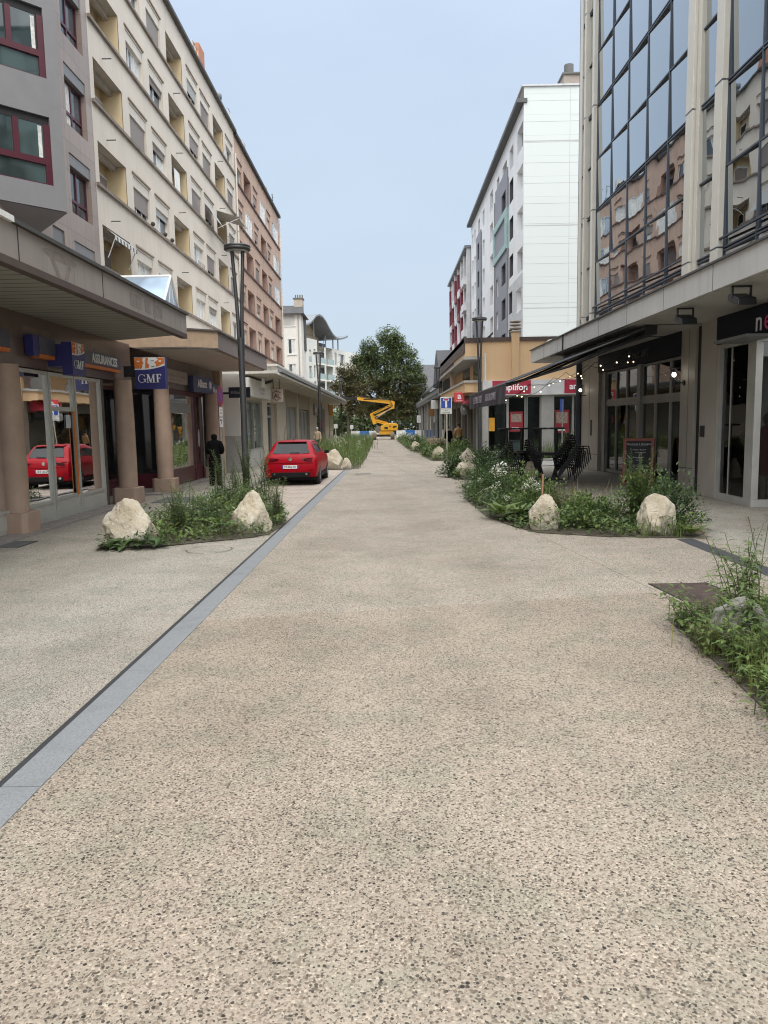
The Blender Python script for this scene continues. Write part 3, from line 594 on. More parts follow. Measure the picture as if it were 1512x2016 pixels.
def shopbay(parent, fr, a0, a1, z1, panel=.42, mat=ALU, glass=None, fw=.07, name='shop_window', door=False, trans=None):
    mb = MB(); mb.fbox(fr, a0, a0+fw, .03, z1, -.06, .03); mb.fbox(fr, a1-fw, a1, .03, z1, -.06, .03); mb.fbox(fr, a0+fw, a1-fw, z1-fw, z1, -.06, .03); mb.fbox(fr, a0+fw, a1-fw, panel, panel+fw*.8, -.06, .03)
    if panel > .1: mb.fbox(fr, a0+fw, a1-fw, .03, panel, -.03, .0); mb.fbox(fr, a0+fw+.06, a1-fw-.06, .10, panel-.06, .0, .012)
    if trans: mb.fbox(fr, a0+fw, a1-fw, trans-.04, trans+.05, -.06, .03)
    w = mb.build(name, mat, parent); MB().fbox(fr, a0+fw*.5, a1-fw*.5, panel, z1-fw*.5, -.02, -.012).build('pane', glass or SGLASS, w)
    return w
shopbay(gb, SF, 10.0, 12.6, 3.2); shopbay(gb, SF, 12.65, 14.55, 3.2); shopbay(gb, SF, 14.6, 16.1, 3.2)
d = shopbay(gb, SF, 16.15, 17.42, 3.2, panel=.46, name='door', trans=2.42)
MB().fbox(SF, 17.27, 17.36, .48, 2.38, .032, .05).build('handle', M('orange_strip', (.62, .17, .03), .5), d); MB().fbox(SF, 16.95, 17.2, 2.0, 2.3, .0, .005).build('sticker', M('door_sticker', (.55, .58, .65), .5), d)
shopbay(gb, SF, 17.47, 19.05, 3.2)
# return of the shop and the room behind the glass
mb = MB(); mb.box(-7.3, -7.2, 19.06, 19.2, 0, 3.2); mb.box(-11, -7.3, 19.1, 19.2, 0, 3.2); mb.build('jamb', M('jamb_brown', (.10, .075, .065), .6), gb)
rm = MB(); rm.quad((-11, 9.9, 0.02), (-7.35, 9.9, 0.02), (-7.35, 19.1, 0.02), (-11, 19.1, 0.02), 1); rm.quad((-11, 9.9, 0), (-11, 19.1, 0), (-11, 19.1, 3.2), (-11, 9.9, 3.2)); rm.quad((-11, 9.9, 3.19), (-7.35, 9.9, 3.19), (-7.35, 19.1, 3.19), (-11, 19.1, 3.19)); rm.quad((-11, 9.9, 0), (-7.3, 9.9, 0), (-7.3, 9.9, 3.2), (-11, 9.9, 3.2))
rm.build('interior', [M('room_grey', (.17, .17, .16), .8), M('room_floor', (.12, .11, .10), .5)], gb)
mb = MB(); mb.box(-8.7, -8.1, 14.9, 15.5, .0, .95); mb.box(-8.9, -8.2, 17.7, 18.4, 0, .8); mb.box(-8.0, -7.96, 14.9, 15.3, 1.1, 2.2, 1); mb.box(-7.5, -7.47, 14.75, 15.35, .7, 1.5, 2); mb.box(-7.5, -7.47, 17.6, 18.1, 1.2, 1.9, 2); mb.box(-8.3, -8.25, 18.0, 18.7, .9, 2.4, 2); mb.each('furniture', [M('desk_white', (.5, .5, .49), .6), M('poster_dark', (.1, .03, .03), .5), M('blind_white', (.45, .45, .43), .7)], gb)
# dark recess between column two and the burgundy shop, closed by a dark glass wall
mb = MB(); mb.box(-10, -8.25, 19.2, 24.3, 3.22, 4.2, 0); mb.build('recess_lintel', TAN, gb)

# ------------------------------------------------------------------ podium of the cream building: second canopy and the burgundy shop
sb = thing('shop_building', (-8, 27, 0), 'low shop front with burgundy frames under the second stone canopy on the left', 'shop')
mb = MB(); pts = [(-10.0, 22.0), (-5.75, 22.0), (-5.0, 22.6), (-5.0, 31.6), (-10.0, 31.6)]; mb.prism([(x, y, 4.24) for x, y in pts], (0, 0, .50)); mb.build('canopy', [FASCIA2], sb)
mb = MB(); mb.prism([(-10.0, 21.985, 4.27), (-5.75, 21.985, 4.27), (-4.99, 22.59, 4.27), (-4.99, 22.6, 4.27), (-5.75, 22.01, 4.27), (-10, 22.01, 4.27)], (0, 0, .47)); mb.build('canopy_end', TAN, sb)
MB().prism([(-9.9, 22.1, 4.205), (-5.8, 22.1, 4.205), (-5.12, 22.65, 4.205), (-5.12, 31.5, 4.205), (-9.9, 31.5, 4.205)], (0, 0, .033)).build('soffit', SOFFIT_P, sb)
MB().prism([(-10.0, 21.95, 4.742), (-5.72, 21.95, 4.742), (-4.94, 22.55, 4.742), (-4.94, 31.65, 4.742), (-10.0, 31.65, 4.742)], (0, 0, .05)).build('capping', M('dark_capping2', (.09, .075, .07), .6), sb)
BF = Fr((-7.1, 0, 0), Y, X)
mb = MB(); mb.fbox(BF, 23.6, 32.0, 3.22, 4.2, -1.0, 0); mb.build('lintel', M('shop_lintel', (.17, .145, .125), .7, var=.12, scale=3), sb)
mb = MB(); mb.fbox(BF, 23.7, 26.6, 3.42, 3.84, 0, .10); mb.fbox(BF, 28.8, 30.6, 3.36, 3.72, 0, .08); mb.each('fascia_board', M('faded_board', (.335, .30, .26), .7, var=.1, scale=3), sb)
mb = MB(); mb.fbox(BF, 24.0, 26.3, 3.60, 3.70, .10, .104); mb.fbox(BF, 24.4, 25.9, 3.49, 3.55, .10, .104); mb.fbox(BF, 29.1, 30.3, 3.5, 3.6, .08, .084); mb.build('faded_lettering', M('faded_letters', (.27, .24, .21), .7), sb)
w = shopbay(sb, BF, 24.35, 27.65, 3.2, panel=.46, mat=BURG, glass=SGLASS, fw=.16)
w = shopbay(sb, BF, 27.7, 28.75, 3.2, panel=.5, mat=BURG, glass=SGLASS, fw=.13, name='door')
shopbay(sb, BF, 29.3, 31.0, 3.2, panel=.46, mat=M('brown_shop_frame', (.09, .055, .04), .5), glass=DARKSHOP, fw=.1)
MB().box(-7.6, -6.85, 31.05, 31.55, 0, 4.2).build('pilaster', TAN, sb); MB().box(-7.3, -7.15, 31.55, 32.2, 0, 4.2).build('link_wall', GREENG0, sb); MB().box(-7.2, -6.3, 32.2, 32.95, 1.55, 4.15, 0).box(-7.2, -6.29, 32.19, 32.95, 0, 1.548, 1).build('white_pier', [RENDW, M('grey_base', (.40, .39, .37), .8)], sb)
# oval sticker column on the burgundy door, paper posters
mb = MB(); mb.add([BF(28.22+.13*math.cos(t*math.pi/10), 1.55+.34*math.sin(t*math.pi/10), -.005) for t in range(20)], [list(range(20))]); mb.build('sticker', M('pale_sticker', (.42, .44, .42), .5), sb)
mb = MB(); mb.quad(BF(24.7, 2.45, -.009), BF(27.2, 2.45, -.009), BF(27.2, 2.78, -.009), BF(24.7, 2.78, -.009)); mb.build('window_band', M('frosted_band', (.24, .25, .24), .6), sb)
# recessed entrance at the near end
RF = Fr((-8.2, 0, 0), Y, X)
mb = MB(); mb.box(-8.3, -7.12, 24.2, 24.33, .5, 3.2, 1); mb.box(-8.3, -7.12, 24.19, 24.33, 0, .498, 0); mb.build('jamb', [BURG, DARKSHOP], sb)
shopbay(sb, RF, 19.25, 21.6, 3.2, panel=.4, mat=BURG, glass=DARKSHOP, fw=.1); shopbay(sb, RF, 21.65, 24.15, 3.2, panel=.4, mat=BURG, glass=DARKSHOP, fw=.1)
mb = MB(); mb.quad((-11, 24.3, .02), (-7.2, 24.3, .02), (-7.2, 29, .02), (-11, 29, .02)); mb.quad((-10, 24.3, 0), (-10, 29, 0), (-10, 29, 3.2), (-10, 24.3, 3.2)); mb.quad((-10, 29, 0), (-7.2, 29, 0), (-7.2, 29, 3.2), (-10, 29, 3.2)); mb.quad((-11, 24.3, 3.19), (-7.2, 24.3, 3.19), (-7.2, 29, 3.19), (-11, 29, 3.19)); mb.build('interior', M('room_dark', (.06, .065, .06), .8), sb)
mb = MB()
for i in range(9): x = 24.9+i*.28; mb.quad((-8.0-.06*(i % 2), x, .5), (-8.0-.06*((i+1) % 2), x+.28, .5), (-8.0-.06*((i+1) % 2), x+.28, 2.4), (-8.0-.06*(i % 2), x, 2.4))
mb.build('curtain', M('greenish_curtain', (.20, .25, .22), .8, var=.2, scale=6), sb)
for (x, y) in ((-6.9, 23.1), (-6.75, 28.95)):
    mb = MB(); mb.lathe((x, y, 0.42), [(.245, 0), (.25, .8), (.245, 1.8), (.225, 2.82)], 24); co = mb.build('column', COLSTONE, sb)
    mb = MB(); mb.prism([(x+.34*sx, y+.34*sy, 0) for sx, sy in ((-.75, -1), (.75, -1), (1, -.75), (1, .75), (.75, 1), (-.75, 1), (-1, .75), (-1, -.75))], (0, 0, .42)); mb.build('column_base', COLSTONE, co, bevel=.012)
mb = MB(); mb.box(-10, -7.1, 21.2, 31.6, 4.20, 4.204); mb.build('beam', GRANITE_D, sb)
# glass rooflight standing on the podium roof behind the canopy edge
rl = thing('rooflight', (-5.9, 18.6, 4.8), 'wedge shaped glass rooflight with white frame standing on the left canopy', 'rooflight')
P = [Vector(p) for p in ((-5.2, 17.9, 4.80), (-5.2, 19.3, 4.80), (-6.5, 19.3, 4.80), (-6.5, 17.9, 4.80), (-6.5, 18.65, 5.60), (-5.2, 18.65, 5.60))]
RG = darkglass('rooflight_glass', (.20, .26, .33), .08, .8)
mb = MB(); mb.quad(P[0], P[3], P[4], P[5]); mb.add((P[0], P[1], P[5]), ((0, 1, 2),)); mb.quad(P[1], P[2], P[4], P[5]); mb.add((P[2], P[3], P[4]), ((0, 1, 2),)); mb.build('pane', RG, rl)
mb = MB()
for (a, b) in ((0, 1), (1, 2), (2, 3), (3, 0), (0, 5), (1, 5), (2, 4), (3, 4), (4, 5)): mb.cyl(P[a], P[b], .035, n=6)
for t in (.33, .66): mb.cyl(P[0].lerp(P[1], t), P[5], .015, n=5)
mb.build('frame', WHITEM, rl)
# ------------------------------------------------------------------ single-storey row with the white canopy, left
al = thing('shop_row', (-7, 60, 0), 'long single storey row of cream shops under a white stepped canopy behind the red car', 'shops')
AF = Fr((-6.6, 0, 0), Y, X)
CANW = M('white_canopy', (0.60, 0.575, 0.53), 0.8, var=.06, scale=1, streak=.35)
mb = MB(); mb.box(-9.9, -4.95, 33.6, 90, 4.24, 4.36); mb.box(-9.9, -5.02, 34.6, 90, 4.36, 4.62); mb.box(-9.9, -4.97, 34.4, 90, 4.62, 4.72); mb.build('canopy', CANW, al, bevel=.01)
MB().box(-5.0, -4.85, 34.9, 90, 4.40, 4.54).build('gutter', M('grey_gutter', (.26, .27, .27), .5, .2), al)
MB().box(-9.9, -5.05, 33.7, 89.9, 4.20, 4.238).build('soffit', M('cream_soffit', (.50, .46, .40), .8), al)
mb = MB()
for y in (40, 42.5, 45, 47.5): mb.box(-6.4, -5.3, y, y+.12, 4.17, 4.198)
mb.each('soffit_light', M('soffit_batten', (.55, .52, .46), .6), al)
ALW = M('cream_pier', (.55, .485, .40), .8, var=.06, streak=.15); STONEP = M('beige_stone_panel', (.40, .33, .26), .7, var=.1, scale=4); GREYFR = M('grey_shop_frame', (.33, .33, .31), .5)
mb = MB(); mb.box(-10, -6.6, 33.0, 33.4, 0, 4.2, 1); mb.box(-7.2, -6.55, 33.0, 34.6, 0, 1.7, 2); mb.box(-7.2, -6.56, 33.0, 34.6, 1.7, 3.3, 1)
for (a, b) in ((34.6, 35.4), (39.7, 41.3), (44.9, 48.9), (54.8, 56.0), (62.8, 69.2)): mb.fbox(AF, a, b, 0, 4.2, -.4, 0)
mb.fbox(AF, 34.6, 69.2, 3.2, 4.2, -.4, -.02); mb.fbox(AF, 69.2, 90, 3.5, 4.2, -.4, -.02); mb.fbox(AF, 69.2, 69.8, 0, 3.5, -.4, .0); mb.fbox(AF, 79, 90, 0, 3.5, -.4, .0); mb.box(-10, -9.9, 33, 90, 0, 4.2); mb.box(-10, -6.6, 89.8, 90, 0, 4.2)
mb.build('wall', [ALW, RENDW, M('grey_plinth', (.36, .34, .32), .8)], al)
mb = MB(); mb.fbox(AF, 33.3, 39.6, 3.28, 4.08, .0, .50); o = mb.build('fascia_board', [M('white_sign_board', (.66, .645, .60), .6, var=.04)], al)
mb = MB(); mb.fbox(AF, 36.0, 37.7, 3.62, 3.78, .50, .504); mb.fbox(AF, 36.3, 37.5, 3.46, 3.54, .50, .504); mb.build('faded_lettering', M('faint_letters', (.50, .475, .44), .7), al)
def alwin(a0, a1, b0, b1, n, mat=GREYFR, glass=DARKSHOP, trans=None, nm='shop_window'):
    mb = MB(); mb.fbox(AF, a0, a1, b0, b0+.08, -.2, -.1); mb.fbox(AF, a0, a1, b1-.1, b1, -.2, -.1)
    for i in range(n+1): x = a0+(a1-a0)*i/n; mb.fbox(AF, x-.06, x+.06, b0+.08, b1-.1, -.2, -.09)
    if trans: mb.fbox(AF, a0+.06, a1-.06, trans-.06, trans+.06, -.2, -.1)
    w = mb.build(nm, mat, al); MB().fbox(AF, a0, a1, b0, b1, -.23, -.19).build('pane', glass, w); return w
GREENG = darkglass('greenish_shop_glass', (.07, .095, .085), .04, 1.0)
alwin(35.4, 39.7, .75, 3.2, 2, glass=GREENG); MB().fbox(AF, 35.4, 39.7, 0, .75, -.25, -.06).build('plinth', M('pale_plinth', (.47, .45, .42), .8), al)
alwin(41.4, 43.2, .05, 3.1, 1, trans=2.45, nm='door'); MB().fbox(AF, 43.2, 44.9, 0, 3.2, -.3, -.15).build('door_panel', STONEP, al)
BLIND = M('vertical_blind', (.36, .35, .33), .7, var=.1, scale=8); 
alwin(49.0, 54.7, .4, 3.15, 2, glass=BLIND); alwin(56.1, 62.7, .4, 3.05, 3, glass=BLIND); MB().fbox(AF, 49, 54.7, 3.16, 4.15, -.05, .03).fbox(AF, 56.1, 62.7, 3.1, 4.1, -.05, .03).build('stone_band', STONEP, al)
MB().fbox(AF, 49, 62.7, 0, .4, -.25, -.06).build('plinth', STONEP, al)
MB().fbox(AF, 69.8, 79, 0, 3.5, -.5, -.3).build('dark_front', DARKSHOP, al)
mb = MB(); mb.fbox(AF, 48.85, 49.0, 0, 4.2, 0, .05); mb.fbox(AF, 55.9, 56.1, 0, 4.2, 0, .06); mb.fbox(AF, 62.7, 62.9, 0, 4.2, 0, .06); mb.each('pilaster', GREYFR, al)
# cables and small spotlight under the canopy edge
mb = MB(); p = [Vector((-6.2, 33.5+.7*i, 4.17-.05*math.sin(i*1.3)**2)) for i in range(9)]; mb.tube(p, .02, 5); mb.build('cable', BLACKM, al)
# ------------------------------------------------------------------ white gabled house behind the podium
GF = Fr((0, 86, 0), X, -Y)
gh = thing('white_house', (-11, 88, 0), 'white rendered house with dark slate roof and chimney beyond the pink building', 'house')
ws = [(-11.15, -10.3, 9.85, 11.5), (-11.15, -10.3, 7.1, 8.75)]
mb = MB(); mb.wall(GF, -16, -9.62, 0, 14.2, ws, .15); body_box(mb, -16, -9.62, 86, 90.4, 0, 14.2, 0, ('y1', 'x1')); mb.build('wall', RENDW, gh)
for w in ws:
    wo = window(GF, gh, *w, .12, mull=1, pane=darkglass('teal_pane', (.05, .075, .08), .05, 1.0) if 'teal_pane' not in MATS else MATS['teal_pane'], curtain=2, fw=.07); MB().fbox(GF, w[0]-.1, w[1]+.1, w[2]-.12, w[2]-.005, -.1, .10).build('sill', WHITEM, wo)
mb = MB(); mb.fbox(GF, -12.2, -10.33, 13.0, 14.1, .0, .03, 0); mb.fbox(GF, -12.4, -10.2, 12.86, 12.96, 0, .08, 1); mb.build('shutter_panel', [M('grey_panel', (.45, .44, .42), .6), WHITEM], gh)
mb = MB(); mb.prism([(-16.4, 85.5, 14.2), (-9.2, 85.5, 14.2), (-9.3, 86.2, 15.1), (-16.4, 86.2, 15.1)], (0, 0, .06)); mb.hexa([(-16.4, 85.5, 14.2), (-9.2, 85.5, 14.2), (-9.2, 91, 14.2), (-16.4, 91, 14.2), (-16.4, 86.4, 15.2), (-9.9, 86.4, 15.2), (-9.9, 90, 15.2), (-16.4, 90, 15.2)]); mb.build('roof', SLATE, gh)
mb = MB(); mb.box(-10.35, -9.4, 86.1, 87.3, 14.6, 15.9, 0); mb.box(-10.45, -9.3, 86.0, 87.4, 15.9, 16.0, 1)
for i in range(4): mb.cyl((-10.2+.25*i, 86.6, 16.0), (-10.2+.25*i, 86.6, 16.4), .07, n=8, m=1)
mb.build('chimney', [M('chimney_stone', (.42, .37, .31), .8, var=.15), M('chimney_cap', (.15, .13, .12), .7)], gh)
MB().cyl((-9.9, 85.9, 4), (-9.9, 85.9, 14.1), .06, n=6).build('downpipe', M('downpipe_grey', (.36, .33, .30), .6), gh)
MB().box(-9.62, -9.5, 88.6, 90.4, 10.5, 14.2).build('gable_trim', SLATE, gh)
mb = MB(); mb.box(-10.6, -9.4, 85.2, 86.0, 6.4, 7.2); mb.build('annex', ZINC, gh)
# ------------------------------------------------------------------ apartment block with the wave-shaped zinc roof
wv = thing('modern_apartments', (-11, 128, 0), 'white apartment block with wave shaped zinc roof and glass balconies at the far left', 'building')
u = Vector((.31, .9507, 0)).normalized(); WF = Fr((-13.2, 125, 0), u, Vector((u.y, -u.x, 0)))
fl = [1.6, 4.3, 7.0, 9.65, 12.3]
hol = []
for z in fl:
    hol += [(.9, 2.0, z, z+1.9), (2.9, 3.7, z, z+2.1), (12.2, 13.2, z, z+2.3), (13.9, 17.0, z+.2, z+2.2)]
h1 = [h for h in hol if h[1] < 4.4]; h2 = [h for h in hol if h[1] > 11]
mb = MB(); mb.wall(WF, -1, 4.4, 0, 16.0, h1, .3); mb.wall(WF, 7.4, 8.2, 0, 15.1, [], .3); mb.wall(WF, 11.2, 30, 0, 15.2, h2, .3); mb.wall(WF, 4.4, 11.2, 14.6, 15.1, [], .3, c=-1.4)
mb.quad(WF(-1, 0), WF(-1, 0, -9), WF(-1, 16, -9), WF(-1, 16)); mb.quad(WF(-1, 16), WF(4.4, 16), WF(4.4, 16, -9), WF(-1, 16, -9)); mb.quad(WF(4.4, 15.1), WF(30, 15.2), WF(30, 15.2, -9), WF(4.4, 15.1, -9)); mb.quad(WF(4.4, 0, -1.4), WF(11.2, 0, -1.4), WF(11.2, 15, -1.4), WF(4.4, 15, -1.4)); mb.quad(WF(4.4, 0), WF(4.4, 0, -1.4), WF(4.4, 16, -1.4), WF(4.4, 16)); mb.quad(WF(11.2, 0), WF(11.2, 0, -1.4), WF(11.2, 15, -1.4), WF(11.2, 15))
mb.build('wall', M('white_block_render', (.62, .61, .57), .85, var=.06, streak=.15), wv)
for h in hol: window(WF, wv, h[0], h[1], h[2], h[3], .25, mull=1 if h[1]-h[0] > .9 else 0, curtain=rc.choice((0, 1, 3)), fw=.08)
BALG = M('balcony_glass', (.30, .38, .37), .12, spec=.8)
for z in fl:
    for (a, b) in ((4.5, 7.3), (8.3, 11.1)):
        bo = MB().fbox(WF, a, b, z-.35, z-.1, -1.4, .35).build('balcony', RENDW, wv); MB().fbox(WF, a+.02, b-.02, z-.1, z+.85, .30, .33).build('balustrade', BALG, bo)
        MB().fbox(WF, a+.3, b-.3, z-.1, z+2.1, -1.39, -1.36).build('balcony_door', PANE, bo)
    MB().fbox(WF, .9, 2.0, z, z+.8, .02, .05).build('window_rail', BALG, wv)
# wave roof: a profile along the front, swept inwards
prof = [(-1.6, 18.0), (-.6, 18.35), (.4, 18.9), (1.6, 19.7), (3.0, 20.05), (4.4, 19.9), (5.8, 19.3), (7.3, 18.3), (8.8, 17.5), (10.3, 17.05), (12.0, 17.0), (13.8, 17.3), (15.6, 17.75), (15.9, 17.9)]
mb = MB()
for (a, b), (c, d) in zip(prof, prof[1:]): mb.hexa([WF(a, b-.28, 1.2), WF(c, d-.28, 1.2), WF(c, d-.28, -8), WF(a, b-.28, -8), WF(a, b, 1.2), WF(c, d, 1.2), WF(c, d, -8), WF(a, b, -8)])
mb.build('roof', ZINC, wv, smooth=False)
mb = MB(); mb.wall(WF, -.6, 9.8, 15.1, 17.2, [], c=-2.0); mb.add([WF(-.6, 17, -2.0), WF(9.8, 17, -2.0), WF(8.8, 17.3, -2.0), WF(5.8, 19.0, -2.0), WF(3, 19.8, -2.0), WF(.4, 18.7, -2.0), WF(-.6, 18.1, -2.0)], [list(range(7))]); mb.build('penthouse_wall', M('timber_cladding', (.33, .27, .20), .8, var=.12), wv)
mb = MB()
for (a, z1) in ((.2, 18.5), (3.6, 19.7), (8.6, 17.3), (12.0, 16.8), (14.4, 17.1)): mb.cyl(WF(a, 15.0, -.2), WF(a, z1, -.2), .11, n=6)
mb.cyl(WF(7.2, 15.1, -.2), WF(8.5, 17.2, -.2), .06, n=5); mb.each('roof_post', ZINC, wv)
mb = MB(); mb.fbox(WF, 8.4, 14, 15.2, 16.3, -6, -2.4); mb.build('penthouse', ANTHR, wv)
# orange vertical banner sign at the end of the shop row
t = thing('banner_sign', (-6.2, 84, 0), 'tall orange and cream banner sign at the far end of the white canopy', 'sign')
mb = MB(); mb.box(-6.55, -6.1, 83.9, 84.0, 2.9, 4.0, 0); mb.box(-6.5, -6.12, 83.9, 84.0, 1.2, 2.898, 1); mb.build('panel', [M('banner_orange', (.70, .36, .12), .6), M('banner_cream', (.60, .56, .42), .6)], t); MB().cyl((-6.6, 84, 0), (-6.6, 84, 4.1), .04, n=6).build('pole', BLACKM, t)
# shop signs on the dark shop
t = thing('shop_sign', (-6.5, 70, 3.2), 'grey and violet poster board on the dark shop of the white canopy row', 'sign')
MB().fbox(AF, 66.5, 69.3, 2.75, 3.75, .02, .14).build('board', M('sign_greyviolet', (.25, .25, .32), .5, var=.5, scale=2), t); MB().fbox(AF, 66.9, 68.6, 3.0, 3.5, .14, .15).build('print', M('sign_print', (.50, .50, .52), .5, var=.4, scale=6), t)
t = thing('shop_sign', (-6.4, 72, 3), 'green round shop sign with a pink disc hanging below, on the dark shop front', 'sign')
mb = MB(); mb.cyl((-6.55, 73.3, 3.0), (-6.45, 73.3, 3.0), .9, n=20, m=0); mb.build('disc', M('sign_green', (.03, .10, .08), .5), t); MB().cyl((-6.5, 73.5, 1.95), (-6.38, 73.5, 1.95), .45, n=16).build('pink_disc', M('sign_pink', (.50, .13, .16), .5), t)
# ------------------------------------------------------------------ white high block on the right
wb = thing('apartment_building', (12, 62, 0), 'tall white panelled apartment block with grey and turquoise balcony strips, on the right', 'building')
PANEL = granite('white_panel', (0.57, 0.61, 0.60), (60, 1.24), 0.006, 0.0, 0.5, 'xz', 0.72, 0)
WSIDE = M('white_side_panel', (.74, .75, .76), .7, var=.05, scale=.6); PURP = M('grey_violet_panel', (.245, .245, .275), .6, var=.06); TURQ = M('turquoise_panel', (.32, .455, .455), .6); DGREY = M('dark_grey_panel', (.15, .15, .165), .6); LGREY = M('light_grey_panel', (.50, .51, .53), .7)
NF = Fr((0, 50, 0), X, -Y); EF = Fr((8.85, 0, 0), Y, -X)
mb = MB(); mb.wall(NF, 8.85, 24, 0, 22.75, []); mb.build('end_wall', PANEL, wb)
mb = MB()
for z in [22.75-.85-1.24*i for i in range(15)]: mb.fbox(NF, 8.86, 24, z-.012, z+.012, 0, .004)
for z in (19.5, 14.35, 9.2): mb.fbox(NF, 8.86, 24, z-.03, z+.03, 0, .006)
mb.fbox(NF, 11.75, 11.775, 8, 22.7, 0, .005)
for z in (21.0, 18.6, 16.0, 13.5, 11.0): mb.fbox(NF, 11.775, 24, z-.012, z+.012, 0, .005)
mb.build('panel_joint', M('joint_grey', (.42, .43, .42), .7), wb)
zr = [20.1, 17.55, 15.0, 12.45, 9.9, 7.35]
wcol = [(50.3, 52.4, 1.5), (54.0, 55.6, 1.45), (56.9, 58.9, 1.35), (60.6, 61.9, 1.4), (64.2, 66.0, 1.5), (69.6, 70.9, 1.4), (73.0, 74.4, 1.5), (76.5, 77.6, 1.4), (78.4, 79.6, 1.4)]
hol = []
for zi, z in enumerate(zr):
    for ci, (a, b, h) in enumerate(wcol): lg_ = ci in (1, 2, 6) and zi > 0; z0_ = z-.40 if lg_ else z-.75; hol.append((a, b, z0_, z0_+(1.5 if lg_ else h), .02 if lg_ else .35))
mb = MB(); mb.wall(EF, 50, 80.4, 0, 22.0, hol, .35, 0); mb.quad((8.85, 80.4, 0), (24, 80.4, 0), (24, 80.4, 22), (8.85, 80.4, 22)); mb.quad((8.85, 50, 22.74), (24, 50, 22.74), (24, 80.4, 22.74), (8.85, 80.4, 22.74)); mb.build('side_wall', WSIDE, wb)
for zi, z in enumerate(zr):
    for ci, (a, b, h) in enumerate(wcol):
        b0 = z-.75
        if ci in (1, 2, 6) and zi > 0:
            q = -1.5; m = MB(); b0 = z-.40; h = 1.5
            m.quad(EF(a, b0, 0), EF(a, b0, q), EF(a, b0+h, q), EF(a, b0+h, 0)); m.quad(EF(b, b0, 0), EF(b, b0, q), EF(b, b0+h, q), EF(b, b0+h, 0)); m.quad(EF(a, b0, q), EF(b, b0, q), EF(b, b0+h, q), EF(a, b0+h, q)); m.quad(EF(a, b0, 0), EF(b, b0, 0), EF(b, b0, q), EF(a, b0, q)); m.quad(EF(a, b0+h, 0), EF(b, b0+h, 0), EF(b, b0+h, q), EF(a, b0+h, q))
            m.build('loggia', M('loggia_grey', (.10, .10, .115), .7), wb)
        else: window(EF, wb, a, b, b0, b0+h, .32, mull=1, curtain=rc.choice((0, 1, 3)), shutter=rc.choice((0, 0, .4)), shmat=SHUTTER_L)
# coloured balcony strips set a little proud of the wall
def strip(a, b, z0, z1, mat, c=.08, nm='balcony_strip'):
    hs = [h for h in hol if a-.05 < h[0] and h[1] < b+.05 and z0 < h[2] and h[3] < z1]
    m = MB(); m.wall(EF, a, b, z0, z1, [(h[0], h[1], h[2], h[3]) for h in hs], c, 0, c=c)
    m.quad(EF(a, z0, 0), EF(a, z0, c), EF(a, z1, c), EF(a, z1, 0)); m.quad(EF(b, z0, 0), EF(b, z0, c), EF(b, z1, c), EF(b, z1, 0)); m.quad(EF(a, z1, 0), EF(b, z1, 0), EF(b, z1, c), EF(a, z1, c)); m.quad(EF(a, z0, 0), EF(b, z0, 0), EF(b, z0, c), EF(a, z0, c)); return m.build(nm, mat, wb)
strip(56.2, 62.3, 17.13, 19.95, PURP); strip(56.6, 62.0, 14.75, 16.6, PURP, .075); MB().fbox(EF, 55.9, 62.6, 16.62, 17.11, 0, .22).fbox(EF, 55.9, 62.6, 14.29, 14.73, 0, .22).fbox(EF, 55.9, 56.55, 14.735, 16.615, 0, .22).fbox(EF, 62.05, 62.6, 14.735, 16.615, 0, .22).build('balcony_frame', TURQ, wb); strip(56.2, 62.3, 5, 14.27, PURP)
strip(71.8, 75.4, 11.87, 19.5, PURP); strip(71.6, 77.9, 8.9, 11.84, DGREY, .2); strip(50.1, 55.9, 5, 11.45, LGREY, .06, 'base_panel')
mb = MB(); mb.fbox(EF, 49.9, 80.5, 21.8, 22.05, -.2, .45); mb.build('eaves', M('dark_eaves', (.08, .082, .085), .6), wb)
mb = MB(); mb.box(8.7, 24, 49.9, 80.4, 22.75, 22.85); mb.build('roof', LGREY, wb)
mb = MB()
for y in (55.95, 62.5, 71.4): mb.cyl(EF(y, 3, .08), EF(y, 19.2, .08), .06, n=6)
mb.each('downpipe', M('pipe_grey', (.20, .20, .21), .5), wb)
mb = MB(); mb.box(11.4, 14.5, 50.3, 51.6, 22.86, 23.55, 0); mb.box(11.3, 14.6, 50.2, 51.7, 23.55, 23.65, 1)
mb.cyl((11.85, 50.9, 23.65), (11.85, 50.9, 24.35), .30, n=14, m=1); mb.cyl((13.2, 50.9, 23.65), (13.2, 50.9, 23.9), .4, n=14, m=1)
for (y, h) in ((69, 1.7), ): mb.box(9.6, 10.6, y, y+1.2, 22.8, 22.8+h, 0); mb.cyl((10.1, y+.5, 22.8+h), (10.1, y+.5, 23.8+h), .35, n=10, m=1)
mb.build('chimney', [M('chimney_brown', (.30, .255, .22), .8, var=.1), M('chimney_pot', (.13, .13, .125), .7)], wb)
# ------------------------------------------------------------------ red and white block beyond
rw = thing('apartment_building', (11, 92, 0), 'slender apartment block with white piers and dark red panels beyond the white block', 'building')
RED = M('dark_red_panel', (.19, .035, .05), .6); PIER = M('white_pier', (.62, .62, .62), .7)
zr2 = [17.3, 14.6, 11.9, 9.2]
mb = MB(); mb.wall(EF, 81.5, 104, 0, 20.0, [(a, a+2.3, z, z+1.9) for z in zr2 for a in (85.8, 89.6, 93.4, 97.2, 100.9)], .3); mb.quad((8.85, 81.5, 0), (14, 81.5, 0), (14, 81.5, 20), (8.85, 81.5, 20)); mb.quad((8.85, 81.5, 20), (14, 81.5, 20), (14, 104, 20), (8.85, 104, 20)); mb.build('wall', M('mid_grey_wall', (.42, .41, .42), .8), rw)
mb = MB()
for y in (81.5, 85.0, 88.5, 92.3, 96.1, 99.8, 103.4): mb.fbox(EF, y, y+.55, 5, 20, 0, .35)
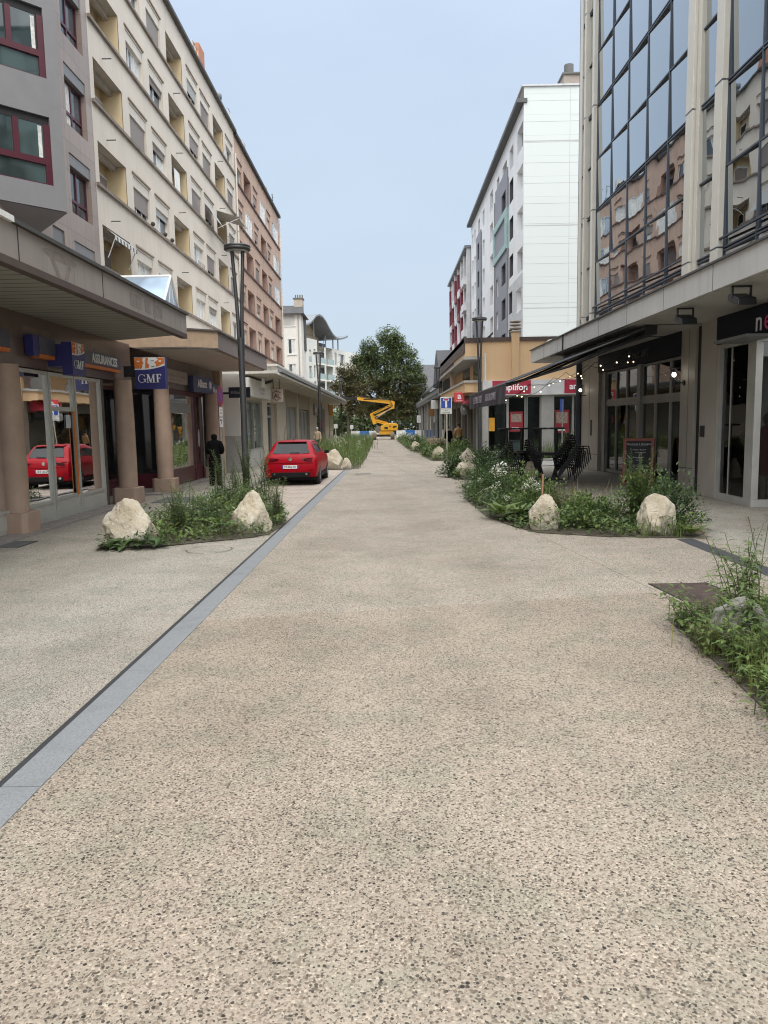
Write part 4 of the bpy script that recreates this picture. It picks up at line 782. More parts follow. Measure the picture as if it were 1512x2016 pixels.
mb.each('pier', PIER, rw); MB().fbox(EF, 81.3, 104.3, 20, 20.25, -3, .6).build('roof', ZINC, rw)
for zi, z in enumerate(zr2):
    for i, a in enumerate((85.8, 89.6, 93.4, 97.2, 100.9)):
        window(EF, rw, a, a+2.3, z, z+1.9, .25, mull=1, fw=.1, curtain=rc.choice((0, 1))); 
        MB().fbox(EF, a-.2, a+2.5, z-.95, z-.1, .0, .42).build('panel', RED if (zi+i) % 2 == 0 else PIER, rw)
        MB().fbox(EF, a+2.0, a+2.72, z-.1, z+1.9, .0, .42).build('panel', RED if (zi+i) % 3 else PIER, rw)
for z in zr2: MB().box(8.2, 8.85, 82, 85, z-.9, z-.1).build('balcony', PIER, rw)
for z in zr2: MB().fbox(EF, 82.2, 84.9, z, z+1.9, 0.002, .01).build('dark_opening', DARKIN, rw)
# ------------------------------------------------------------------ low buildings at the far right
ch = thing('timbered_house', (8, 85, 0), 'low dark roofed house with cream gable and arcade on the right near the tree', 'house')
TF = Fr((5.5, 0, 0), Y, -X)
mb = MB(); mb.wall(TF, 62, 125, 0, 5.8, [(69.5, 71.8, 4.9, 5.6), (74.6, 76, 4.8, 5.5), (80, 82, 4.8, 5.5)], .2); mb.quad((5.5, 62, 0), (20, 62, 0), (20, 62, 6.5), (5.5, 62, 6.5)); mb.build('wall', M('cream_house_wall', (.50, .45, .36), .8, var=.1), ch)
mb = MB(); mb.prism([(4.6, 62, 5.5), (4.6, 122, 5.5), (9.5, 118, 9.8), (9.5, 66, 9.8)], (0, 0, .12)); mb.prism([(4.6, 68, 5.4), (4.6, 70.0, 7.5), (4.6, 72.5, 8.7), (4.6, 75, 7.4), (4.6, 77.5, 5.4)], (6, 0, .0)); mb.build('roof', SLATE, ch)
mb = MB(); mb.box(4.0, 5.5, 60.5, 118, 4.0, 4.25); mb.box(3.95, 4.05, 60.5, 118, 4.25, 4.6); mb.build('arcade_roof', M('arcade_dark', (.16, .16, .155), .7), ch)
mb = MB()
for y in (62, 68, 74, 80, 88, 96, 104): mb.box(4.15, 4.4, y, y+.25, 0, 4.0)
mb.each('arcade_post', M('post_grey', (.27, .27, .26), .7), ch)
mb = MB()
for y in (63, 69, 75, 81, 89): mb.fbox(TF, y, y+4, .3, 3.2, .01, .05)
mb.each('shop_window', DARKSHOP, ch)
for (a, b, z0, z1) in ((69.5, 71.8, 4.9, 5.6), (74.6, 76, 4.8, 5.5), (80, 82, 4.8, 5.5)): window(TF, ch, a, b, z0, z1, .15)
mb = MB()
for y in (64.5, 67.5, 73.2, 78): mb.fbox(TF, y, y+.15, 4.6, 5.7, 0, .04)
mb.each('timber', M('dark_timber', (.07, .055, .045), .7), ch)
t = thing('shop_sign', (4.2, 66, 3.3), 'white lantern shaped sign box under the dark arcade', 'sign'); MB().box(3.75, 4.35, 65.8, 66.3, 3.1, 3.85).build('box', WHITEM, t, bevel=.03)
t = thing('shop_sign', (4.4, 73, 2.8), 'orange brown hanging sign under the dark arcade', 'sign'); MB().box(3.9, 4.6, 72.9, 73, 2.5, 3.25).build('board', M('sign_brown', (.30, .13, .04), .6), t); MB().cyl((4.25, 72.95, 3.25), (4.25, 72.95, 4.0), .02, n=5).build('rod', BLACKM, t)
hb = thing('house', (18, 132, 0), 'dark roofed pale house far behind the tree on the right', 'house')
mb = MB(); mb.box(5.6, 26, 130, 140, 0, 7.0); mb.build('wall', M('far_house_wall', (.40, .38, .35), .8, var=.1), hb); mb = MB(); mb.prism([(4.8, 129.5, 7), (4.8, 141, 7), (4.8, 135, 12.0)], (22, 0, 0)); mb.build('roof', SLATE, hb)
mb = MB(); mb.box(6.0, 7.0, 129.94, 130, 1.5, 4.2, 0); mb.box(8.2, 9.4, 129.94, 130, 0, 4.2, 1); mb.build('window', [WHITEM, DARKIN], hb)
# low boundary wall and hedges closing the street behind the lift
# ------------------------------------------------------------------ glass office building on the right (local axes: y along the front, -x towards the street)
RO = Vector((7.8, 31.5, 0)); RZ = 0.011
og = thing('office_building', RO, 'mirror glass office building with beige fins and grey canopy on the right', 'building', local=True, rz=RZ)
HF = Fr((0, -31.5, 0), Y, -X)      # a = street distance Y, b = height, c = towards street, in local coordinates
FINM = M('beige_metal_fin', (.66, .63, .55), .4, .1, var=.04); MULL = M('dark_mullion', (.06, .072, .095), .4, .3); MIR = mirrorglass('mirror_glass', (.90, .95, .98)); CONCF = M('pale_concrete_fascia', (.52, .515, .50), .7, var=.05, scale=1.2, streak=.25); SOFF2 = M('canopy_soffit_grey', (.42, .415, .395), .75, var=.05); TAUPE = M('taupe_cladding', (.36, .33, .29), .55, var=.06, streak=.12); NAVY = M('navy_board', (.010, .012, .022), .6, spec=.15)
zs = [4.9, 5.9, 7.78, 9.62, 11.45, 13.3, 15.15, 17.0, 18.9, 20.8]
segs = [([30.3, 31.0], False), ([29.45, 30.15], False), ([20.42, 22.0, 23.75, 25.5, 27.25, 29.0], True), ([18.92, 19.78], False), ([4.0, 5.75, 7.5, 9.4, 11.2, 13.0, 14.9, 16.75, 18.33], True)]
rg = random.Random(3)
for ys, big in segs:
    for a, b in zip(ys, ys[1:]):
        for z0, z1 in zip(zs, zs[1:]):
            t1, t2 = math.radians(2.75)+rg.gauss(0, .003), .018+rg.gauss(.0, .004)   # each sheet sits a little out of true in its frame
            w, h = (b-a)/2, (z1-z0)/2; d = lambda s, v: -.055+w*s*t1+h*v*t2
            m = MB(); n = 2; m.quad(HF(a, z0, d(-1, -1)), HF(b, z0, d(1, -1)), HF(b, z1, d(1, 1)), HF(a, z1, d(-1, 1))); m.build('glass_panel', MIR, og)
mb = MB()
for ys, big in segs:
    for i, y in enumerate(ys):
        if big: mb.fbox(HF, y-.024, y+.024, 4.9, 20.8, -.12, .022)
    for j, z in enumerate(zs[1:]):
        wz = .022
        if j % 2 == 0: mb.fbox(HF, ys[0], ys[-1], z-.055, z-.018, -.12, .026); mb.fbox(HF, ys[0], ys[-1], z+.022, z+.058, -.12, .026)
        else: mb.fbox(HF, ys[0], ys[-1], z-wz, z+wz, -.12, .02)
    mb.fbox(HF, ys[0], ys[-1], 6.12, 6.16, .06, .12) if big else None
mb.build('mullions', MULL, og)
mb = MB()
for (a, b, c) in ((31.0, 31.35, .06), (30.15, 30.32, .16), (29.0, 29.18, .16), (29.28, 29.45, .10), (20.0, 20.42, .16), (19.78, 19.98, .08), (18.74, 18.92, .06), (18.33, 18.72, .16)): mb.fbox(HF, a, b, 4.9, 20.8, -.1, c)
mb.each('fin', FINM, og, bevel=.012)
mb = MB()
for (a, b, c) in ((30.15, 30.32, .163), (29.0, 29.18, .163), (20.0, 20.42, .163), (18.33, 18.72, .163)):
    for z in (5.95, 9.68, 13.35, 17.05): mb.fbox(HF, a, b, z-.02, z+.02, -.05, c)
mb.build('fin_joint', MULL, og)
mb = MB(); mb.fbox(HF, 31.35, 31.45, 0, 20.8, -.1, .05); mb.build('corner_post', MULL, og)
mb = MB(); mb.box(0, 14, -.05, -.0, 0, 20.8); mb.box(.0, 14, -36, -.05, 20.8, 20.9); mb.build('end_wall', MULL, og)
# canopy
mb = MB(); mb.fbox(HF, -3, 32.05, 4.37, 4.86, -.0, 1.8); mb.build('canopy', CONCF, og)
mb = MB(); mb.fbox(HF, -3, 31.95, 4.345, 4.368, -.2, 1.70); mb.build('soffit', SOFF2, og); mb = MB(); mb.fbox(HF, -3, 32.1, 4.862, 4.90, -.0, 1.85); mb.build('capping', M('dark_grey_capping', (.09, .09, .095), .5, .2), og)
mb = MB()
for y in (14.7, 17.2, 19.7, 22.2, 24.7, 27.2, 29.6): mb.fbox(HF, y, y+.02, 4.37, 4.86, 1.79, 1.804)
mb.each('joint', M('joint_dark', (.16, .16, .155), .7), og)
mb = MB(); mb.fbox(HF, 26.4, 26.46, 4.37, 4.86, 1.80, 1.84); mb.build('cable', BLACKM, og)
mb = MB()
for (a, b) in ((19.5, .1), (22.3, .1)): mb.fbox(HF, a, a+.02, 4.33, 4.344, -.1, 1.6)
mb.build('soffit_cable', BLACKM, og)
# ground floor: piers, boards, glazing.  wall line is c = -0.2
mb = MB()
mb.fbox(HF, 28.9, 31.3, 0, 4.35, -.75, -.15); mb.fbox(HF, 20.1, 21.05, 0, 4.35, -.75, -.15); mb.fbox(HF, 18.4, 19.4, 0, 4.35, -.75, .0); mb.each('pier', TAUPE, og, bevel=.01)
mb = MB()
for (a, b) in ((28.86, 29.5), (30.1, 30.14)): mb.fbox(HF, a, a+.015, .02, 4.3, -.16, -.145)
mb.fbox(HF, 20.5, 20.515, .5, 4.3, -.16, -.145); mb.fbox(HF, 20.12, 21.04, .62, .64, -.16, -.145); mb.fbox(HF, 28.95, 31.25, .62, .64, -.16, -.145); mb.each('joint', M('joint_taupe', (.11, .10, .09), .7), og)
mb = MB(); mb.fbox(HF, 19.41, 20.09, 0, 4.35, -.8, -.22); mb.build('recess', DARKIN, og); MB().fbox(HF, 19.05, 19.3, 1.5, 1.78, .0, .02).build('plaque', BLACKM, og); MB().fbox(HF, 29.75, 29.85, 1.35, 1.95, -.15, -.12).build('door_handle', BLACKM, og)
mb = MB(); mb.fbox(HF, 21.05, 28.9, 3.72, 4.34, -.45, -.12); mb.build('restaurant_board', NAVY, og)
mb = MB(); mb.fbox(HF, 8, 18.4, 3.70, 4.34, -.45, .06); mb.build('boutique_board', NAVY, og)
RFRAME = M('grey_door_frame', (.225, .22, .205), .45)
GL2 = shopglass('restaurant_glass', (.40, .42, .42), .85, 1.65)
def leafset(ys, z0, z1, name, inset=-.35, fw=.055, rail=None):
    m = MB(); m.fbox(HF, ys[0], ys[-1], z0, z0+.1, inset-.05, inset+.04); m.fbox(HF, ys[0], ys[-1], z1-.07, z1, inset-.05, inset+.04)
    for y in ys: m.fbox(HF, y-fw, y+fw, z0+.1, z1-.07, inset-.05, inset+.04)
    o = m.build(name, RFRAME, og); MB().fbox(HF, ys[0]+.02, ys[-1]-.02, z0+.05, z1-.04, inset-.02, inset-.01).build('pane', GL2, o); return o
leafset([24.9, 26.1, 27.25, 28.4], .03, 2.52, 'door'); leafset([21.1, 22.2, 23.4, 24.6], .03, 2.52, 'door')
leafset([24.9, 26.1, 27.25, 28.4], 2.6, 3.70, 'transom'); leafset([21.1, 22.2, 23.4, 24.6], 2.6, 3.70, 'transom')
mb = MB(); mb.fbox(HF, 24.6, 24.9, 0, 3.72, -.42, -.25); mb.fbox(HF, 28.4, 28.9, 0, 3.72, -.42, -.25); mb.fbox(HF, 21.05, 28.9, 2.52, 2.6, -.42, -.28); mb.build('door_frame', RFRAME, og)
# room behind: floor, back wall, hanging curtains
mb = MB(); mb.quad(HF(21, .02, -.5), HF(28.9, .02, -.5), HF(28.9, .02, -4), HF(21, .02, -4)); mb.quad(HF(21, 0, -4), HF(28.9, 0, -4), HF(28.9, 4.3, -4), HF(21, 4.3, -4)); mb.quad(HF(21, 0, -.5), HF(21, 0, -4), HF(21, 4.3, -4), HF(21, 4.3, -.5)); mb.quad(HF(28.9, 0, -.5), HF(28.9, 0, -4), HF(28.9, 4.3, -4), HF(28.9, 4.3, -.5)); mb.quad(HF(21, 4.3, -.5), HF(28.9, 4.3, -.5), HF(28.9, 4.3, -4), HF(21, 4.3, -4)); mb.build('interior', M('restaurant_dark', (.035, .035, .035), .7), og)
mb = MB()
for (a, b) in ((22.3, 23.2), (23.6, 24.4), (26.3, 27.0), (27.5, 28.2), (21.2, 21.8)):
    n = 8
    for i in range(n): p, q = a+(b-a)*i/n, a+(b-a)*(i+1)/n; mb.quad(HF(p, .8, -.62-.05*(i % 2)), HF(q, .8, -.62-.05*((i+1) % 2)), HF(q, 2.45, -.62-.05*((i+1) % 2)), HF(p, 2.45, -.62-.05*(i % 2)))
mb.build('curtain', M('teal_grey_curtain', (.15, .20, .20), .8, var=.2, scale=5), og)
# boutique
HB = Fr((-.15, -31.5, 0), Y, -X)
BG = shopglass('boutique_glass', (.62, .64, .63), .8, 1.55); BFR = M('boutique_alu', (.44, .435, .41), .4, .3)
mb = MB(); mb.fbox(HB, 16.55, 18.4, .0, .16, -.32, -.16); mb.fbox(HB, 16.55, 18.4, 3.6, 3.70, -.32, -.16); mb.fbox(HB, 16.6, 16.95, .16, 3.6, -.32, -.16); mb.fbox(HB, 18.3, 18.4, .16, 3.6, -.32, -.16); mb.fbox(HB, 17.85, 17.9, .16, 3.6, -.27, -.23)
sw = mb.build('shop_window', BFR, og); MB().fbox(HB, 16.95, 18.3, .16, 3.6, -.25, -.24).build('pane', BG, sw)
QF = Fr((-.15, 16.58-31.5, 0), X, -Y)
mb = MB(); mb.fbox(QF, .14, 3.0, 0, .16, -.1, .04); mb.fbox(QF, .14, 3.0, 3.6, 3.7, -.1, .04); mb.fbox(QF, .14, .20, .16, 3.6, -.1, .04); mb.fbox(QF, 2.0, 2.1, .16, 3.6, -.1, .04); sw = mb.build('shop_window', BFR, og); MB().fbox(QF, .20, 3.0, .16, 3.6, -.04, -.03).build('pane', BG, sw)
mb = MB(); mb.quad((.14, -31.5+16.6, .03), (4.5, -31.5+16.6, .03), (4.5, -12.9, .03), (.14, -12.9, .03), 1); mb.quad((4.5, -14.9, 0), (4.5, -12.9, 0), (4.5, -12.9, 3.7), (4.5, -14.9, 3.7)); mb.quad((.14, -13.05, 0), (4.5, -13.05, 0), (4.5, -13.05, 3.7), (.14, -13.05, 3.7)); mb.quad((.12, -14.9, 3.69), (4.5, -14.9, 3.69), (4.5, -13.0, 3.69), (.12, -13.0, 3.69)); mb.build('interior', [M('boutique_wall', (.30, .30, .29), .8), M('boutique_floor', (.16, .15, .14), .5)], og)
mb = MB(); mb.box(2.9, 3.0, -22, -15.2, 0, 3.7); mb.build('lobby_wall', TAUPE, og)
TXF = Fr((0, 0, 0), -Y, -X)      # lettering frame: reads left to right for someone in the street
NF2 = lambda y: 31.5-y
pink = emis('boutique_letter_pink', (.35, .02, .09), .12); wht = emis('boutique_letter_white', (.42, .40, .40), .12)
text('n', .62, TXF, NF2(16.36), 3.98, .075, wht, og, 'letter'); text('e', .62, TXF, NF2(15.99), 3.98, .075, pink, og, 'letter'); text('l', .62, TXF, NF2(15.64), 3.98, .075, wht, og, 'letter')
text('LE PAUL BERT', .30, TXF, NF2(24.4), 4.0, -.105, M('dim_letters', (.07, .07, .08), .5), og, 'letter')
MB().fbox(HB, 15.6, 17.1, 3.60, 3.66, -.09, .55).build('shelf', M('grey_shelf', (.16, .17, .17), .6), og)
# rooftop items beyond the canopy corner
mb = MB(); mb.lathe((-.9, -.3, 4.9), [(.0, 0), (.5, 0), (.5, .18), (.36, .32), (0.02, .38)], 14); mb.build('roof_dome', M('dome_grey', (.42, .42, .41), .5), og)

# ------------------------------------------------------------------ optician's / hearing-aid corner shop across the side street
am = thing('corner_shop', (7.5, 42, 0), 'peach rendered corner shop with white and red sign band across the side street', 'shop')
PEACH = M('peach_render', (.66, .455, .265), .85, var=.05, scale=.6, streak=.12); BROWN = M('brown_flashing', (.075, .05, .042), .6); AFr = Fr((0, 40, 0), X, -Y); WSTONE = M('pale_stone_pier', (.40, .385, .36), .7, var=.08, scale=3); SFr = Fr((4.95, 0, 0), Y, -X)
mb = MB(); mb.wall(AFr, 4.95, 18, 3.28, 6.1, []); mb.quad((4.95, 40, 3.3), (4.95, 60, 3.3), (4.95, 60, 6.1), (4.95, 40, 6.1)); mb.quad((4.95, 40, 6.1), (18, 40, 6.1), (18, 60, 6.1), (4.95, 60, 6.1), 1); mb.build('wall', [PEACH, M('flat_roof_gravel', (.22, .22, .215), .9, var=.2, scale=6)], am)
mb = MB(); mb.fbox(AFr, 4.8, 18, 6.1, 6.3, -.3, .08); mb.build('flashing', BROWN, am)
mb = MB(); mb.lathe((6.66, 39.86, 3.9), [(.21, 0), (.21, 2.4), (.24, 2.5), (.24, 2.62)], 12, m=0)
for i in range(4): mb.lathe((6.66, 39.86, 6.5+.17*i), [(.18, 0), (.30, .03), (.30, .09), (.18, .11)], 12, m=1)
mb.build('chimney', [PEACH, M('chimney_ring', (.33, .29, .24), .8)], am); MB().cyl((5.1, 39.9, 3.9), (5.1, 39.9, 5.5), .05, n=6).build('downpipe', WHITEM, am)
mb = MB(); mb.fbox(AFr, 4.95, 18, 3.30, 4.08, 0, .25); mb.build('sign_band', M('white_sign_band', (.66, .66, .65), .5), am)
rd = M('amaranth_red', (.42, .03, .06), .5)
mb = MB(); mb.fbox(AFr, 5.45, 7.45, 3.36, 4.06, .25, .262); mb.fbox(AFr, 9.2, 11.2, 3.36, 4.06, .25, .262); mb.each('sign_panel', rd, am); lw = emis('sign_white', (.8, .8, .8), .15)
text('amplifon', .46, AFr, 6.5, 3.70, .27, lw, am, bold=.008); text('amplifon', .46, AFr, 10.25, 3.70, .27, lw, am, bold=.008)
mb = MB(); mb.fbox(AFr, 8.05, 8.7, 0, 3.3, -.5, .06); mb.fbox(AFr, 4.95, 5.25, 0, 3.3, -.5, .06); mb.fbox(AFr, 12, 12.6, 0, 3.3, -.5, .06); mb.each('pier', WSTONE, am)
DG2 = shopglass('optician_glass', (.55, .57, .56), .8, 1.5)
for (a, b) in ((5.25, 6.3), (6.3, 7.25), (7.3, 8.05), (8.7, 9.75), (9.75, 12.0)):
    m = MB(); m.fbox(AFr, a, a+.06, .03, 3.28, -.2, -.1); m.fbox(AFr, b-.06, b, .03, 3.28, -.2, -.1); m.fbox(AFr, a+.06, b-.06, .03, .4, -.2, -.1); m.fbox(AFr, a+.06, b-.06, 3.2, 3.28, -.2, -.1); w = m.build('shop_window', GREYFR, am); MB().fbox(AFr, a+.03, b-.03, .4, 3.24, -.16, -.15).build('pane', DG2, w)
mb = MB(); mb.quad((4.95, 43, 0), (18, 43, 0), (18, 43, 3.3), (4.95, 43, 3.3)); mb.quad((4.95, 40.2, .02), (18, 40.2, .02), (18, 43, .02), (4.95, 43, .02)); mb.quad((4.95, 40.1, 3.27), (18, 40.1, 3.27), (18, 43, 3.27), (4.95, 43, 3.27)); mb.build('interior', M('optician_room', (.55, .57, .54), .8), am)
mb = MB(); mb.box(5.66, 6.2, 40.25, 40.3, .45, 3.15, 0); mb.box(9.86, 10.6, 40.25, 40.3, .45, 3.15, 0); mb.box(7.4, 7.7, 40.25, 40.3, .45, 3.15, 0); mb.each('screen', M('pale_screen', (.50, .55, .52), .7), am)
P1 = M('poster_red', (.30, .03, .04), .5)
for (a, b, z0, z1) in ((6.42, 7.12, 1.4, 2.45), (8.8, 9.55, 1.3, 2.5)):
    p = MB().fbox(AFr, a, b, z0, z1, -.14, -.12).build('poster', P1, am); MB().fbox(AFr, a+.08, b-.08, z0+.5, z1-.12, -.119, -.115).build('print', M('poster_print', (.32, .25, .20), .6, var=.5, scale=9), p); MB().fbox(AFr, a+.1, b-.2, z0+.1, z0+.22, -.119, -.115).build('print', WHITEM, p)
MB().fbox(AFr, 5.30, 5.62, 1.45, 2.15, -.14, -.11).build('orange_panel', M('orange_box', (.75, .36, .03), .5), am)
# street side: projecting upper storey, loggia, balcony, dark shop front
mb = MB(); mb.box(4.05, 4.95, 40.0, 46.5, 5.35, 6.05, 0); mb.box(4.0, 4.06, 39.98, 58, 5.55, 6.3, 1); mb.box(4.0, 4.95, 39.95, 58, 6.05, 6.3, 1); mb.box(4.05, 4.95, 46.5, 58, 5.3, 6.04, 1); mb.box(3.98, 4.95, 39.96, 58, 5.2, 5.34, 2); mb.build('upper_storey', [PEACH, BROWN, WSTONE], am)
mb = MB(); mb.box(4.05, 4.93, 40.1, 58, 3.5, 4.0, 0); mb.box(3.98, 4.94, 40.0, 58, 4.0, 4.12, 1); mb.build('balcony', [PEACH, WSTONE], am)
mb = MB(); mb.fbox(SFr, 40.6, 44, 4.15, 5.2, .002, .02, 0); mb.fbox(SFr, 46, 50, 4.15, 5.2, .002, .02, 0); mb.each('window', DARKSHOP, am); mb = MB(); mb.box(4.1, 4.3, 50, 50.3, 4.12, 5.2); mb.box(4.1, 4.3, 57, 57.3, 4.12, 5.2); mb.each('post', TAN, am)
mb = MB()
for y in [50.5+.35*i for i in range(18)]: mb.box(4.05, 4.08, y, y+.03, 4.12, 4.9)
mb.build('railing', BLACKM, am)
mb = MB(); mb.fbox(SFr, 40, 60, 0, 3.5, -.3, -.1); mb.build('shop_front', DARKSHOP, am)
mb = MB()
for (a, b) in ((40.0, 40.5), (43.2, 43.5), (46.5, 46.8), (50, 50.6), (54, 54.3), (58, 58.6)): mb.fbox(SFr, a, b, 0, 3.5, -.1, .1)
mb.each('pier', M('brown_grey_pier', (.22, .19, .165), .7, var=.1), am)
mb = MB(); mb.fbox(SFr, 40.6, 58, 2.9, 3.5, -.1, .06); mb.build('dark_fascia', M('fascia_dark', (.08, .075, .075), .6), am)
mb = MB(); mb.hexa([(4.15, 41, 2.95), (4.95, 41, 2.95), (4.95, 43.0, 2.95), (4.15, 43.0, 2.95), (4.85, 41, 3.6), (4.95, 41, 3.6), (4.95, 43.0, 3.6), (4.85, 43.0, 3.6)]); aw = mb.build('awning', rd, am)
# ------------------------------------------------------------------ signs on the left
ORANGE = M('sign_orange', (.60, .17, .035), .5); BLUE = M('sign_deep_blue', (.028, .03, .15), .45); SWHITE = M('sign_white_letter', (.72, .72, .72), .5); GREYSIGN = M('faded_blue_grey_board', (.075, .075, .105), .5, var=.1)
def serif(s, h, fr, a, b, c, mat, parent):
    """roman capitals G M F drawn as strokes with serifs"""
    mb = MB(); t = h*.17; th = h*.07; x = a
    def bar(x0, x1, y0, y1): mb.fbox(fr, x0, x1, b+y0, b+y1, c, c+.008)
    def slant(x0, y0, x1, y1, w): mb.hexa([fr(x0-w/2, b+y0, c), fr(x0+w/2, b+y0, c), fr(x1+w/2, b+y1, c), fr(x1-w/2, b+y1, c), fr(x0-w/2, b+y0, c+.008), fr(x0+w/2, b+y0, c+.008), fr(x1+w/2, b+y1, c+.008), fr(x1-w/2, b+y1, c+.008)])
    for ch in s:
        if ch == 'G':
            n = 22; R = h/2
            for i in range(n):
                p, q = math.radians(38+i*285/n), math.radians(38+(i+1)*285/n); wo = lambda t_: R*(1-.17*abs(math.cos(t_))-.06)
                mb.quad(fr(x+R*.92+R*.92*math.cos(p), b+R+R*math.sin(p), c+.008), fr(x+R*.92+R*.92*math.cos(q), b+R+R*math.sin(q), c+.008), fr(x+R*.92+.92*wo(q)*math.cos(q), b+R+(R-.06*h)*math.sin(q), c+.008), fr(x+R*.92+.92*wo(p)*math.cos(p), b+R+(R-.06*h)*math.sin(p), c+.008))
            bar(x+R*1.52, x+R*1.52+t*.8, h*.08, h*.44); bar(x+R*1.2, x+R*2.0, h*.40, h*.46); bar(x+R*1.58, x+R*1.64, h*.68, h*.95); x += h*1.05
        elif ch == 'M':
            w = h*.92; bar(x+.06*h, x+.06*h+th, .04*h, h); bar(x+w-t-.02*h, x+w-.02*h, .04*h, h); slant(x+.16*h, h, x+w*.5, 0, t); slant(x+w-.14*h, h, x+w*.5, 0, th)
            bar(x-.04*h, x+.22*h, 0, .05*h); bar(x+w-.28*h, x+w+.08*h, 0, .05*h); bar(x-.04*h, x+.2*h, .95*h, h); bar(x+w-.2*h, x+w+.08*h, .95*h, h); x += h*1.1
        elif ch == 'F':
            bar(x+.1*h, x+.1*h+t, 0, h); bar(x, x+.36*h, 0, .05*h); bar(x, x+.62*h, .93*h, h); bar(x+.1*h+t, x+.48*h, .48*h, .54*h); bar(x+.56*h, x+.62*h, .74*h, .95*h); bar(x+.44*h, x+.49*h, .40*h, .62*h); x += h*.75
    return mb.build('lettering', mat, parent)
def gmf(fr, t, w, h):
    """square sign: orange band with three pale profile shapes over a curved edge, blue field with the letters"""
    MB().fbox(fr, 0, w, 0, h, -.22, 0).build('box', BLUE, t)
    def poly(pts, mat, c, nm='emblem'): mb = MB(); mb.add([fr(w*x, h*y, c) for x, y in pts], [list(range(len(pts)))]); mb.build(nm, mat, t)
    cv = [(x, .62-.05*math.sin(math.pi*x*.5)*1.0+.17*x*x) for x in [i/10 for i in range(11)]]
    poly([(0, 1), (0, .605)]+cv[1:-1]+[(1, .74), (1, 1)], SWHITE, .003, 'emblem_ground')
    cv2 = [(x, y+.04) for x, y in cv]
    poly([(.0, .99), (.0, .66), (.22, .645), (.27, .72), (.25, .76), (.31, .82), (.27, .88), (.29, .99)], ORANGE, .006)
    poly([(.38, .99), (.35, .65), (.47, .66), (.49, .76), (.43, .83), (.47, .99)], ORANGE, .006)
    poly([(.72, .99), (.80, .93), (.66, .84), (.72, .78), (.70, .70), (.80, .72), (.99, .80), (.99, .99)], ORANGE, .006)
    for x in (.13, .85):
        mb = MB(); mb.add([fr(w*(x+.05*math.cos(i*math.pi/6)), h*(.88+.022*math.sin(i*math.pi/6)), .008) for i in range(12)], [list(range(12))]); mb.build('emblem', SWHITE, t)
    mb = MB(); mb.fbox(fr, w*.55, w*.66, h*.88, h*.90, .003, .007); mb.fbox(fr, w*.56, w*.66, h*.70, h*.72, .003, .007); mb.build('emblem', BLUE, t)
    serif('GMF', h*.27, fr, w*.10, h*.20, .004, SWHITE, t)
t = thing('projecting_sign', (-6.35, 20.6, 3.0), 'square blue and orange GMF sign hanging beside the second column', 'sign')
gmf(Fr((-6.84, 20.6, 3.02), X, -Y), t, .82, .84); MB().box(-7.15, -6.84, 20.64, 20.8, 3.36, 3.64).build('bracket', BLACKM, t)
t = thing('wall_sign', (-6.7, 16.3, 3.1), 'narrower GMF box sign fixed flat on the granite wall over the door', 'sign')
gmf(Fr((-6.62, 16.02, 3.12), Y, X), t, .66, .68); MB().box(-7.15, -6.84, 16.04, 16.66, 3.3, 3.76).build('bracket', BLUE, t)
SIGF = Fr((-7.12, 0, 0), Y, X)
t = thing('shop_sign', (-7.1, 16.2, 3.5), 'blank blue grey sign board with orange strip left of the flat GMF box', 'sign')
MB().fbox(SIGF, 15.25, 15.98, 3.50, 3.83, 0, .18).build('board', GREYSIGN, t); MB().fbox(SIGF, 15.25, 15.98, 3.42, 3.495, 0, .16).build('strip', ORANGE, t); MB().fbox(SIGF, 15.0, 15.245, 3.44, 3.84, 0, .17).build('end_cap', BLUE, t)
t = thing('shop_sign', (-7.1, 19.1, 3.5), 'blue ASSURANCES sign board with orange strip on the granite lintel', 'sign')
MB().fbox(SIGF, 17.5, 20.05, 3.50, 3.80, 0, .1).build('board', GREYSIGN, t); MB().fbox(SIGF, 17.5, 20.02, 3.42, 3.495, 0, .09).build('strip', ORANGE, t); text('ASSURANCES', .30, SIGF, 18.95, 3.645, .105, SWHITE, t, sx=.92, bold=.006)
t = thing('shop_sign', (-7.1, 12.9, 3.5), 'blue grey sign board cut by the left edge of the view', 'sign')
MB().fbox(SIGF, 11.0, 14.15, 3.50, 3.83, 0, .14).build('board', GREYSIGN, t); MB().fbox(SIGF, 11.0, 14.15, 3.42, 3.495, 0, .13).build('strip', ORANGE, t)
ABLUE = M('allianz_blue', (.045, .055, .13), .45)
t = thing('shop_sign', (-6.9, 27.6, 3.3), 'blue Allianz sign tilted on the fascia above the burgundy door', 'sign')
SF3 = Fr((-7.0, 26.7, 0), Vector((.12, .99, 0)), Vector((.99, -.12, 0)))
MB().fbox(SF3, 0, 1.95, 3.20, 3.76, 0, .18).build('board', ABLUE, t); text('Allianz', .40, SF3, .86, 3.50, .185, SWHITE, t, bold=.004, sx=.85)
mb = MB()
for i in range(16): p, q = 2*math.pi*i/16, 2*math.pi*(i+1)/16; mb.quad(*[SF3(1.68+r*math.cos(x), 3.49+r*math.sin(x), .187) for r, x in ((.15, p), (.15, q), (.12, q), (.12, p))])
for x in (-.05, 0, .05): mb.fbox(SF3, 1.665+x, 1.695+x, 3.40, 3.57, .184, .188)
mb.build('emblem', SWHITE, t)
t = thing('shop_sign', (-7, 30.8, 3.2), 'blue Allianz wall sign partly behind the round no parking sign', 'sign')
SF4 = Fr((-7.0, 0, 0), Y, X); MB().fbox(SF4, 29.3, 30.95, 3.0, 3.62, 0, .14).build('board', ABLUE, t); text('Allianz', .34, SF4, 30.1, 3.38, .145, SWHITE, t, sx=.85)
t = thing('projecting_sign', (-5.9, 30.6, 3.1), 'dark navy Allianz blade sign across the lamp post', 'sign')
